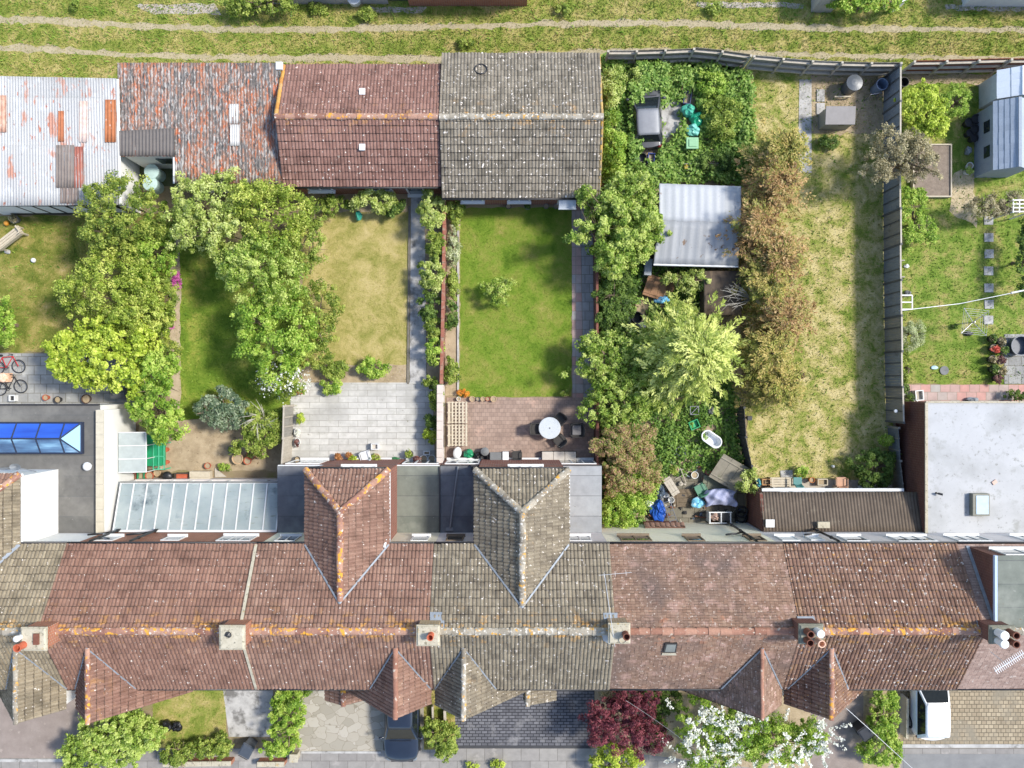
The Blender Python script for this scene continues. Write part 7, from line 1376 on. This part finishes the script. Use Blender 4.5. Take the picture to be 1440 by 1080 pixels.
bag('yellow_bag', 'small yellow bag in the ivy left of the cut branches', 'bag', 965, 234, (.1, .14, .1), plain('yellow_plastic', lin(220, 196, 80), .5), 14, .35)
def planks(name, label, cat, px, py, n, w_, l, rz, m, z=.4, tilt=.0, t=.04, gap=.012):
    x, y, _ = at(px, py, z); mb = MB(); c, s = math.cos(rz), math.sin(rz)
    for k in range(n):
        d = (k - (n - 1) / 2) * w_; P = []
        for u, v in ((-1, -1), (1, -1), (1, 1), (-1, 1)): a, b = u * l / 2, d + v * (w_ - gap) / 2; P.append((x + a * c - b * s, y + a * s + b * c, z + a * tilt))
        mb.plate(P, t)
    for e in (-.35, .35): a = e * l; mb.plate([(x + (a + u) * c - b * s, y + (a + u) * s + b * c, z + .03 + a * tilt) for u, b in ((-.035, -n * w_ / 2), (.035, -n * w_ / 2), (.035, n * w_ / 2), (-.035, n * w_ / 2))], .03)
    return solo(mb, name, m, label, cat, (x, y, max(0, z - .05)))
planks('shed_door', 'reddish brown boarded panel lying below the white metal shed', 'panel', 922, 404, 3, .34, 1.05, 1.25, blotch('red_brown_boards', [lin(132, 100, 76), lin(156, 122, 94)], 4), .55)
planks('plank_stack', 'brown planks lying right of the reddish boarded panel', 'planks', 942, 396, 2, .3, .9, 1.25, blotch('brown_boards', [lin(110, 84, 64), lin(136, 106, 82)], 4), .5)
bag('blue_sack', 'bright blue and white bag below the reddish boarded panel', 'bag', 931, 421, (.38, .2, .22), blotch('blue_white_plastic', [lin(60, 130, 190), lin(110, 180, 220), lin(210, 220, 226)], 5, rough=.4), 15, .2)
ball('gas_globe', 'black shiny dome in the brambles left of the golden conifer', 882, 449, .3, plain('gloss_black', lin(46, 52, 60), .2), 'barbecue'); bin_round('dustbin', 'dark round bin behind the black shiny dome', 'bin', 896, 446, .24, .6, blk, 0, lid=False); bag('grey_sack', 'pale grey sack right of the black shiny dome', 'sack', 902, 457, (.24, .16, .14), lead, 16, .2)
x, y, _ = at(911, 376, .8); mb = MB(); mb.box((x, y, .5), (.3, .75, .9), -.1); mb.box((x, y, .98), (.34, .8, .05), -.1); solo(mb, 'old_cabinet', lead, 'narrow grey cabinet at the left corner of the white metal shed', 'cabinet', (x, y, 0))
# bath tub
BT = thing('bathtub', 'white bathtub lying in the weeds below the golden conifer', 'bathtub'); mb = MB(); n = 28
def oval(a, b, z): return [((a - b) * (1 if math.cos(6.283 * k / n) > 0 else -1) + b * math.cos(6.283 * k / n), b * math.sin(6.283 * k / n), z) for k in range(n)]
rings = [oval(.42, .22, .02), oval(.5, .27, .3), oval(.55, .31, .47), oval(.55, .31, .5), oval(.5, .25, .5), oval(.46, .22, .4), oval(.4, .17, .14), oval(.3, .08, .13)]
for rg in rings: mb.v += rg
for k in range(len(rings) - 1): mb.f += [[k * n + i, k * n + (i + 1) % n, (k + 1) * n + (i + 1) % n, (k + 1) * n + i] for i in range(n)]
mb.f.append([(len(rings) - 1) * n + i for i in range(n)]); mb.f.append(list(range(n))[::-1]); mb.m = [0] * len(mb.f); mb.build('tub', plain('enamel', lin(228, 230, 232), .15), BT, smooth=True)
mb = MB(); mb.tube([(-.4, .04, .45), (-.4, .04, .56), (-.3, .04, .56)], .02); mb.cyl(-.3, 0, .132, .14, .035); mb.build('tap', rimm, BT)
x, y, _ = at(999, 617, .4); place(BT, (x, y, .18), -.62)
tray('crate', 'bright green open crate above the bathtub', 'crate', 976, 597, .48, .42, .45, plain('vivid_green', lin(30, 150, 90), .4), .4, .1, plain('vivid_green_in', lin(50, 170, 110), .5)); x, y, _ = at(976, 577, .4); mb = MB()
for a, b in (((-.2, -.2), (.2, -.2)), ((.2, -.2), (.2, .2)), ((.2, .2), (-.2, .2)), ((-.2, .2), (-.2, -.2)), ((-.2, -.2), (.2, .2))): mb.tube([(x + a[0], y + a[1], .5), (x + b[0], y + b[1], .5)], .018)
for a in ((-.2, -.2), (.2, .2)): mb.tube([(x + a[0], y + a[1], .5), (x + a[0], y + a[1], 0)], .018)
solo(mb, 'metal_stand', rimm, 'small square metal frame in the weeds above the green crate', 'frame', (x, y, 0)); bag('grey_sack', 'slate grey sack below the golden conifer near the charcoal fence', 'sack', 1000, 577, (.18, .2, .2), grp, 17, .1)
x, y, _ = at(957, 634, .3); mb = MB(); mb.ring((x, y, .4), .24, .02, 20, 6, tilt=.3); mb.tube([(x - .3, y - .2, .3), (x + .3, y + .25, .45)], .02); mb.tube([(x + .3, y - .25, .3), (x - .1, y + .3, .4)], .02); solo(mb, 'scrap_metal', rimm, 'tangle of scrap metal in the weeds left of the bathtub', 'scrap', (x, y, .2))
pot('wide brown pot of weeds left of the white ringed tub', 947, 660, .24, .3, tanp, plant=L_md, pl=(.2, .25)); pot('white ringed tub of dark soil among the rubbish', 977, 668, .17, .3, whp); pot('upper terracotta pot standing by the leaning boarded panel', 996, 664, .13, .3, terra, group='terracotta pots by the panel'); pot('lower terracotta pot lying by the leaning boarded panel', 992, 674, .13, .22, terra, group='terracotta pots by the panel')
planks('boarded_panel', 'large grey boarded panel leaning across the rubbish beside the charcoal fence', 'panel', 1026, 665, 3, .5, 1.3, 1.05, blotch('grey_boards', [lin(122, 116, 102), lin(146, 140, 126)], 4, layers=[(2, .6, .7, lin(100, 104, 80))]), .9, .25)
planks('boarded_panel', 'low grey green sheet lying under the leaning panel', 'panel', 1012, 688, 3, .4, 1.7, -.12, blotch('green_grey_boards', [lin(104, 106, 90), lin(126, 128, 110)], 4), .3)
x, y, _ = at(1015, 703, 1.0); mb = MB(); mb.grid(lambda u, v: (x - .75 + 1.5 * u + .08 * math.sin(7 * v), y - .38 + .8 * v + .2 * math.sin(3.2 * u) * .5, .72 + .28 * math.sin(math.pi * min(1, max(0, u)) ** .7) * math.sin(math.pi * v) + .06 * math.sin(13 * u + 6 * v) + .04 * math.sin(21 * u - 9 * v)), 26, 16)
o = solo(mb, 'tarpaulin', blotch('lilac_tarp', [lin(140, 146, 176), lin(168, 172, 198)], 3, rough=.6), 'crumpled lilac grey tarpaulin draped over the rubbish', 'tarpaulin', (x, y, .5), smooth=True); s = o.modifiers.new('s', 'SOLIDIFY'); s.thickness = .01
x, y, _ = at(1013, 728, .8); r = thing('old_appliance', 'white metal appliance frame full of scraps below the lilac tarpaulin', 'appliance', (x, y, 0)); mb = MB()
for dx in (-.5, .05, .5): mb.box((x + dx, y, .4), (.05, .5, .8))
for dy in (-.26, .26): mb.box((x, y + dy, .8), (1.1, .05, .05))
mb.build('frame', white, r); mb = MB(); mb.lump((x - .22, y, .5), (.22, .2, .25), seed=3, amp=.3, zmin=.03); mb.build('rags', blotch('rags', [lin(60, 66, 90), lin(180, 150, 130), lin(210, 210, 210)], 7), r); mb = MB(); mb.box((x + .28, y, .45), (.38, .4, .6)); mb.build('drum', blackpipe, r, bevel=.03)
bag('blue_tarpaulin', 'crumpled deep blue plastic sheet left of the ladder', 'tarpaulin', 926, 718, (.34, .5, .22), plain('blue_sheet', lin(40, 90, 180), .35), 21, .05, None, .3); bag('blue_sack', 'small blue bag by the wall side of the tall shrub', 'bag', 929, 690, (.22, .42, .2), blotch('blue_dull', [lin(50, 80, 130), lin(60, 70, 80), lin(130, 150, 170)], 6), 22, .05); bag('sky_blue_sheet', 'sky blue sheet in front of the lilac tarpaulin', 'sheet', 982, 707, (.34, .26, .16), blotch('sky_plastic', [lin(80, 170, 210), lin(130, 196, 224), lin(220, 220, 214)], 5, rough=.4), 23, .3)
x, y, _ = at(943, 722, .5); r = thing('ladder', 'aluminium ladder lying among the rubbish near the terrace wall', 'ladder', (x, y, 0)); dxv = Vector((.32, -.95, 0)); sv = Vector((.95, .32, 0)) * .17
for s in (-1, 1): mb = MB(); mb.tube([Vector((x, y, .62)) - dxv * .95 + sv * s, Vector((x, y, .5)) + dxv * .95 + sv * s], .022, 6); mb.build('rail', rimm, r)
mb = MB()
for k in range(8): c = Vector((x, y, .61 - .014 * k)) - dxv * (.85 - .24 * k); mb.tube([c - sv, c + sv], .014, 5)
mb.build('rungs', rimm, r)
planks('plank_stack', 'pale planks leaning together above the ladder', 'planks', 944, 684, 3, .14, .95, -1.0, fpale, .5); planks('plank_stack', 'dull brown boards on the slabs left of the lilac tarpaulin', 'planks', 965, 700, 4, .22, 1.3, .05, blotch('dull_boards', [lin(96, 84, 68), lin(120, 106, 88)], 4), .2)
x, y, _ = at(983, 690, .5); chair('green metal chair among the rubbish above the lilac tarpaulin', 985, 688, .5, plain('green_metal', lin(80, 130, 104), .5), .5)
x0, y0, _ = at(906, 736, 1.4); x1, y1, _ = at(962, 750, 1.4); LT = thing('coal_bunker', 'low bunker with an orange brick coloured roof against the terrace wall', 'bunker', ((x0 + x1) / 2, y0, 0)); mb = MB(); mb.prism([(x0 + .1, y0 - .1), (x1 - .1, y0 - .1), (x1 - .1, YW + .06), (x0 + .1, YW + .06)], 0, 1.25); mb.build('wall', brick_red, LT); tiles('roof', rf_C, LT, [(x0, y0, 1.35), (x1, y0, 1.35), (x1, YW + .04, 1.7), (x0, YW + .04, 1.7)], pitch=.24, course=.3, seed=130)
bag('white_sack', 'white sack at the foot of the green shrub with white flowers', 'sack', 912, 708, (.22, .2, .16), white, 24, .05); bin_round('bucket', 'pale bucket standing above the ladder', 'bucket', 944, 703, .13, .3, whp, .03, lid=False)
x, y, _ = at(1044, 720, .6); mb = MB(); mb.ring((x, y, .5), .26, .05, 22, 7, tilt=.2); mb.ring((x + .05, y - .3, .2), .26, .05, 22, 7); solo(mb, 'tyre_pair', tyre, 'two old tyres by the brown side wall', 'tyres', (x, y, .1), smooth=True)
# ---------------------------------------------------------------- patchy lawn garden
bin_round('barrel', 'black composting barrel with a grey lid by the lane fence', 'barrel', 1202, 116, .33, .95, plain('barrel_dark', lin(84, 90, 96), .4), 0); bin_round('barrel', 'slate blue barrel with a white open rim by the tall fence', 'barrel', 1241, 118, .24, .9, plain('barrel_blue', lin(120, 136, 158), .4), 0, lid=False)
mb = MB(); x, y, _ = at(1154, 140, .05); mb.box((x, y + .2, .045), (.38, .6, .05)); mb.box((x, y - .45, .045), (.4, .55, .05)); solo(mb, 'slabs', conc, 'two pale slabs beside the upper concrete path', 'slabs', (x, y, .02))
mb = MB(); x, y, _ = at(1228, 136, .4); mb.tube([(x - .3, y - .1, 0), (x - .25, y, .7), (x + .3, y + .1, .7), (x + .3, y, 0)], .02); solo(mb, 'metal_hoop_frame', rimm, 'bent metal frame between the two barrels and the fence', 'frame', (x, y, 0))
mb = MB(); x, y, _ = at(1185, 136, .3); mb.box((x, y, .3), (.8, .06, .08)); mb.box((x - .3, y, .15), (.06, .06, .26)); mb.box((x + .3, y, .15), (.06, .06, .26)); solo(mb, 'timber_trestle', tim, 'short timber trestle above the grey storage box', 'trestle', (x, y, 0))
tray('planter_box', 'tan timber planter at the left foot of the patchy lawn', 'planter', 1079, 678, .5, .3, .4, plain('tan_timber', lin(180, 136, 92), .8), 0, .02); timber_bench('pale slatted bench at the foot of the patchy lawn', 1097, 678, 0, .95); bag('teal_sack', 'small teal bag beside the climbing end of the charcoal fence', 'sack', 1066, 679, (.14, .2, .22), plain('teal_cloth', lin(70, 150, 160), .5), 25, .2)
chair('blue green painted chair at the foot of the patchy lawn', 1122, 677, 0, plain('sea_green', lin(70, 126, 124), .5), .42, False, z=.02); pot('orange pot between the blue green chair and the tan trough', 1142, 675, .13, .35, plain('orange_pot', lin(200, 120, 50), .6), z=.02)
tray('trough', 'tan trough with dark pots at the foot of the patchy lawn', 'trough', 1157, 678, .5, .32, .35, tim, 0, .02); chair('pinkish timber folding chair at the foot of the patchy lawn', 1183, 678, 0, plain('pink_timber', lin(190, 150, 124), .8), .5, True, z=.02)
bin_round('can', 'white can lying on the patchy lawn', 'can', 1172, 656, .06, .2, white, 0)
x, y, _ = at(1106, 667, .02); mb = MB(); mb.box((x, y, .03), (.6, .4, .05), .05); solo(mb, 'slab', conc, 'single grey slab behind the pale slatted bench', 'slab', (x, y, .01))
x, y, _ = at(1053, 588, .9); mb = MB(); mb.box((x, y, .5), (.08, .08, 1.0)); mb.box((x, y, 1.02), (.24, .22, .16), taper=.9); solo(mb, 'post_box', blackpipe, 'black box on a post beside the charcoal fence', 'box', (x, y, 0))
# ---------------------------------------------------------------- stepping stone garden
ordn = ['nearest the trellis', 'second from the trellis', 'third from the trellis', 'fourth in the middle of the line', 'third from the rotary dryer', 'second from the rotary dryer', 'nearest the rotary dryer']
for k, py in enumerate([310, 334, 357, 381, 405, 428, 450]):
    x, y, _ = at(1390 + .3 * (k % 3) - .3, py, 0); mb = MB(); mb.box((x, y, .028), (.45, .43, .05), .02 * (k % 3 - 1)); solo(mb, 'stepping_stone', conc, 'square pale stepping stone on the lawn, ' + ordn[k], 'stepping stone', (x, y, .005), 'stepping stones across the lush lawn', bevel=.008)
x0, y0, _ = at(1285, 203, .3); x1, y1, _ = at(1338, 276, .3); r = thing('raised_bed', 'timber edged raised bed filled with grey soil', 'raised bed', ((x0 + x1) / 2, (y0 + y1) / 2, 0)); mb = MB()
for a, b in (((x0, y0), (x1, y0)), ((x0, y1), (x1, y1))): mb.box(((a[0] + b[0]) / 2, a[1], .15), (x1 - x0 + .06, .06, .3))
for x in (x0, x1): mb.box((x, (y0 + y1) / 2, .15), (.06, y0 - y1 - .064, .3))
mb.build('frame', tim, r); mb = MB(); mb.box(((x0 + x1) / 2, (y0 + y1) / 2, .12), (x1 - x0 - .07, y0 - y1 - .07, .22)); mb.build('soil', blotch('grey_soil', [lin(116, 104, 92), lin(146, 132, 118)], 5, rough=1, bmp=1, bscale=30, layers=[(30, .62, .7, lin(186, 176, 162))]), r)
for lb, px, py, r in (('black pot at the top right of the stack beside the grey shed', 1373, 167, .22), ('black pot at the top left of the stack beside the grey shed', 1363, 172, .21), ('black pot in the middle right of the stack beside the grey shed', 1371, 181, .2), ('black pot at the middle left of the stack beside the grey shed', 1364, 187, .17), ('black pot at the bottom of the stack beside the grey shed', 1370, 194, .19)): pot(lb, px, py, r, .42, blk, group='black pots beside the grey shed', fill=blk)
pot('white pot upper of two at the lower corner of the grey shed', 1364, 233, .16, .3, whp, group='white pots by the grey shed'); pot('white pot lower of two at the lower corner of the grey shed', 1361, 241, .15, .3, whp, group='white pots by the grey shed', plant=L_fr, pl=(.15, .2)); bag('grey_sack', 'grey sack beside the grey boarded shed', 'sack', 1362, 212, (.14, .2, .2), lead, 26)
bin_round('dustbin', 'dark round bin behind the lane fence beside the tall boarded fence', 'bin', 1272, 115, .2, .6, blk, 0, lid=False)
r = thing('trellis', 'white square lattice trellis carrying the leafy climber', 'trellis', (*at(1432, 290, 1)[:2], 0)); mb = MB(); x0, y0, _ = at(1424, 282, 1.75); x1, y1, _ = at(1450, 298, 1.75)
for k in range(4): mb.box((x0 + (x1 - x0) * k / 3, (y0 + y1) / 2, 1.8), (.05, abs(y1 - y0) + .1, .03)); mb.box(((x0 + x1) / 2, y0 + (y1 - y0) * k / 3, 1.835), (abs(x1 - x0) + .1, .05, .03))
mb.build('lattice', white, r); mb = MB()
for x in (x0, x1):
    for y in (y0, y1): mb.box((x, y, .9), (.06, .06, 1.78))
mb.build('posts', white, r)
# rotary clothes dryer
x, y, z = at(1369, 453, 1.75); r = thing('rotary_dryer', 'open rotary clothes dryer with grey arms on the lush lawn', 'clothes dryer', (x, y, 0)); mb = MB(); mb.tube([(x, y, 0), (x, y, 1.9)], .025, 8); mb.build('pole', rimm, r); tips = []
for k in range(4):
    a = 2.25 + k * 1.571; e = (x + .85 * math.cos(a), y + .85 * math.sin(a), 1.9); tips.append(e); mb = MB(); mb.tube([(x, y, 1.7), e], .018, 6); mb.build('arm', rimm, r)
mb = MB()
for f in (.5, .66, .82, .98):
    P = [Vector((x, y, 1.7)).lerp(Vector(t), f) for t in tips]
    for i in range(4): mb.tube([P[i], P[(i + 1) % 4]], .005, 4)
mb.build('lines', white, r)
mb = MB(); mb.tube([at(1264, 437, 1.75), at(1350, 427, 1.6), at(1428, 411, 1.85)], .018, 6); mb.tube([at(1422, 412, 1.84), at(1446, 407, 1.9)], [.05, .03], 8); solo(mb, 'line_prop', white, 'long white washing line pole running from the tall fence', 'washing line', at(1350, 427, 1.6))
mb = MB(); xx, yy, _ = at(1446, 407, 0); mb.tube([(xx + .4, yy, 0), at(1448, 406, 1.9)], .03); solo(mb, 'line_post', fpale, 'pale post holding the washing line at the right edge', 'post', (xx + .4, yy, 0))
x, y, _ = at(1274, 425, .9); r = thing('cold_frame', 'white two bay open cold frame by the tall fence', 'cold frame', (x, y, 0)); mb = MB()
for dy in (-.34, 0, .34): mb.box((x, y + dy, .9), (.6, .05, .05))
for dx in (-.3, .3): mb.box((x + dx, y, .9), (.05, .63, .05))
for dx in (-.3, .3):
    for dy in (-.34, .34): mb.box((x + dx, y + dy, .43), (.05, .05, .86))
mb.build('frame', white, r)
bag('grey_sack', 'small slate bag just above the white open frame', 'sack', 1277, 412, (.16, .12, .14), grp, 27); bag('white_sack', 'small white bag on the lawn by the tall fence', 'sack', 1275, 374, (.12, .1, .08), white, 28)
x, y, _ = at(1266, 378, .9); mb = MB(); mb.box((x - .05, y, .5), (.04, .9, 1.0)); mb.box((x + .08, y + .4, .5), (.2, .04, 1.0)); mb.box((x + .08, y - .4, .5), (.2, .04, 1.0)); solo(mb, 'wall_shelf', fpale, 'narrow pale rack standing against the tall fence', 'rack', (x, y, 0))
x, y, _ = at(1328, 521, .05); mb = MB(); mb.lathe(x, y, [(.2, .02), (.22, .06), (.2, .06), (.02, .045)], 18); solo(mb, 'dish', grp, 'round grey dish on the lawn', 'dish', (x, y, .02)); x, y, _ = at(1314, 517, .05); mb = MB(); mb.lump((x, y, .05), (.18, .09, .05), seed=2, zmin=.01); solo(mb, 'pale_blue_scoop', plain('pale_blue', lin(176, 206, 220), .4), 'pale blue scoop on the lawn left of the grey dish', 'scoop', (x, y, .01))
x, y, _ = at(1362, 469, .1); mb = MB(); mb.lump((x, y, .1), (.2, .12, .1), seed=6, zmin=0); solo(mb, 'shadow_lump', blackpipe, 'dark lump in place of the shadow and base of the rotary dryer pole', 'shadow', (x, y, 0)); pot('small tan pot left of the rotary dryer', 1343, 459, .1, .15, tanp, z=0, plant=L_dk, pl=(.1, .1))  # dark lump modelled in place of the dryer pole's shadow and base
RR = random.Random(7)
for k, (px, py, rr_) in enumerate([(1397, 476, .2), (1408, 480, .18), (1398, 490, .2), (1411, 492, .2), (1396, 505, .18), (1407, 506, .22), (1398, 519, .2), (1408, 522, .18), (1403, 532, .18)]):
    w8 = ['top left', 'top right', 'second row left', 'second row right', 'third row left', 'third row right', 'fourth row left', 'fourth row right', 'bottom'][k]; pot('dark potted plant beside the small slab patio, ' + w8 + ' of its cluster', px, py, rr_, .35, blk, group='dark pots beside the slab patio', plant=[L_dk, L_gr, L_wb2][k % 3] if k != 2 else leaf_mat('flower_red', [lin(200, 80, 70), lin(220, 120, 100)]), pl=(.17, .25), z=.0)
bin_round('tub', 'large slate grey tub on the small slab patio at the right edge', 'tub', 1436, 486, .42, .5, plain('slate_tub', lin(84, 90, 100), .5), .03, lid=False)
tray('crate', 'white wooden crate by the left corner of the white flat roof', 'crate', 1293, 556, .4, .5, .4, white, .1, .03, fpale); pot('dark pot of leaves left of the white wooden crate', 1278, 560, .2, .35, blk, plant=L_dk, pl=(.2, .3)); bag('grey_sack', 'grey metal scraps against the white flat roof edge', 'scraps', 1368, 562, (.3, .12, .16), lead, 29, .03); chair('white plastic chair lying by the brown side wall', 1284, 570, .8, white, .45)
# ---------------------------------------------------------------- in front of the terrace
bag('bin_bag', 'left of two shiny black bin bags on the front lawn', 'bin bag', 234, 1021, (.24, .28, .24), blkbag, 31, 0, 'black bin bags', .25); bag('bin_bag', 'right of two shiny black bin bags on the front lawn', 'bin bag', 248, 1022, (.26, .24, .22), blkbag, 32, 0, 'black bin bags', .25)
def wheelie(label, px, py, rz, m):
    r = thing('wheelie_bin', label, 'bin'); mb = MB(); mb.box((0, 0, .52), (.46, .5, .9), taper=1.18); mb.build('body', m, r, bevel=.03); mb = MB(); mb.box((0, .02, 1.0), (.6, .64, .06)); mb.box((0, .04, 1.045), (.5, .5, .04)); mb.build('lid', m, r, bevel=.025); mb = MB(); mb.tube([(-.24, -.36, .97), (.24, -.36, .97)], .02); mb.build('handle', blackpipe, r)
    for sx in (-1, 1): mb = MB(); mb.box((sx * .22, -.26, .1), (.06, .2, .2)); mb.build('wheel', tyre, r, bevel=.04)
    x, y, _ = at(px, py, .9); return place(r, (x, y, .01), rz)
wheelie('dark slate wheelie bin standing askew by the concrete path', 347, 1055, -.5, plain('bin_slate', lin(70, 76, 84), .4)); wheelie('black wheelie bin beside the green hedge and brown path', 1216, 1030, .6, plain('bin_black', lin(44, 46, 50), .4))
wallrun('low pale front wall below the green hedges of the red house', [(235, 1068), (330, 1067)], .5, .2, brick_or, flaunch); wallrun('low front wall right of the dark slate wheelie bin', [(366, 1068), (404, 1068)], .5, .2, brick_or, flaunch)
x, y, _ = at(413, 1066, .6); mb = MB(); mb.box((x, y, .3), (.34, .34, .6)); mb.box((x, y, .63), (.4, .4, .06)); solo(mb, 'gate_pillar', flaunch, 'square pale stone gate pillar beside the crazy paving', 'pillar', (x, y, 0), bevel=.01)
wallrun('thin low wall between the green hedge and the white car', [(1267, 975), (1266, 1030)], .7, .1, lilac, flaunch, .04, .03)
wallrun('short timber edging wall at the left of the dark block paving', [(626, 995), (627, 1024)], .4, .09, fpale, fpale, .04, .02)
wallrun('thin low wire wall down the middle of the dry grass strip', [(609, 990), (610, 1026)], .35, .06, fpale, fpale, .03, .02)
a, b = Vector(W(1190, 996, 6.0)), Vector(W(1300, 1096, 6.6)); mb = MB(); mb.tube([a.lerp(b, t / 12) - Vector((0, 0, .35 * 4 * (t / 12) * (1 - t / 12))) for t in range(13)], .011, 5); solo(mb, 'telephone_cable', white, 'thin white telephone cable running from the brown house across the hedge', 'cable', tuple(a))
a, b = Vector(W(880, 985, 5.6)), Vector(W(985, 1060, 6.2)); mb = MB(); mb.tube([a.lerp(b, t / 12) - Vector((0, 0, .25 * 4 * (t / 12) * (1 - t / 12))) for t in range(13)], .008, 5); solo(mb, 'telephone_cable', greyplastic, 'thin grey telephone cable running over the deep red maple', 'cable', tuple(a))
for lb, px, r in (('small pot at the left end of the row below the grey garage', 652, .12), ('dark pot between the windows in the row below the grey garage', 715, .13), ('wide pot right of the second garage window in the row below the grey garage', 742, .16), ('small grey pot fourth in the row below the grey garage', 768, .12), ('small pot beside the garage canopy in the row below the grey garage', 782, .12)): pot(lb, px, 290, r, .28, grp if px != 715 else blk, group='pots below the grey garage', plant=L_dk if px in (742, 652) else None, pl=(.12, .15), z=.02)
RB = random.Random(21); mb = MB()
for k in range(110):
    x, y, _ = at(RB.uniform(908, 1046), RB.uniform(650, 744), .05); t = RB.random(); m_ = RB.randrange(5); z = .04 + RB.uniform(0, .12)
    if t < .45: mb.box((x, y, z + .03), (RB.uniform(.06, .22), RB.uniform(.05, .18), RB.uniform(.03, .12)), RB.uniform(0, 3), m_)
    elif t < .7: a = RB.uniform(0, 3.1); l = RB.uniform(.15, .45); mb.tube([(x - l * math.cos(a), y - l * math.sin(a), z), (x + l * math.cos(a), y + l * math.sin(a), z + RB.uniform(0, .15))], RB.uniform(.012, .03), 5, RB.choice((0, 3, 4)))
    else: mb.lump((x, y, z + .03), (RB.uniform(.06, .16), RB.uniform(.05, .14), .06), m_, k, .3, 9, 6, .035)
o = mb.build('rubbish', [fpale, white, bpy.data.materials['blue_dull'], plain('rust_scrap', lin(128, 84, 62), .9), plain('charcoal_scrap', lin(60, 58, 58), .8)]); setp(o, 'small bits of rubbish strewn over the slabs below the overgrown garden', 'rubbish', None, 'stuff')
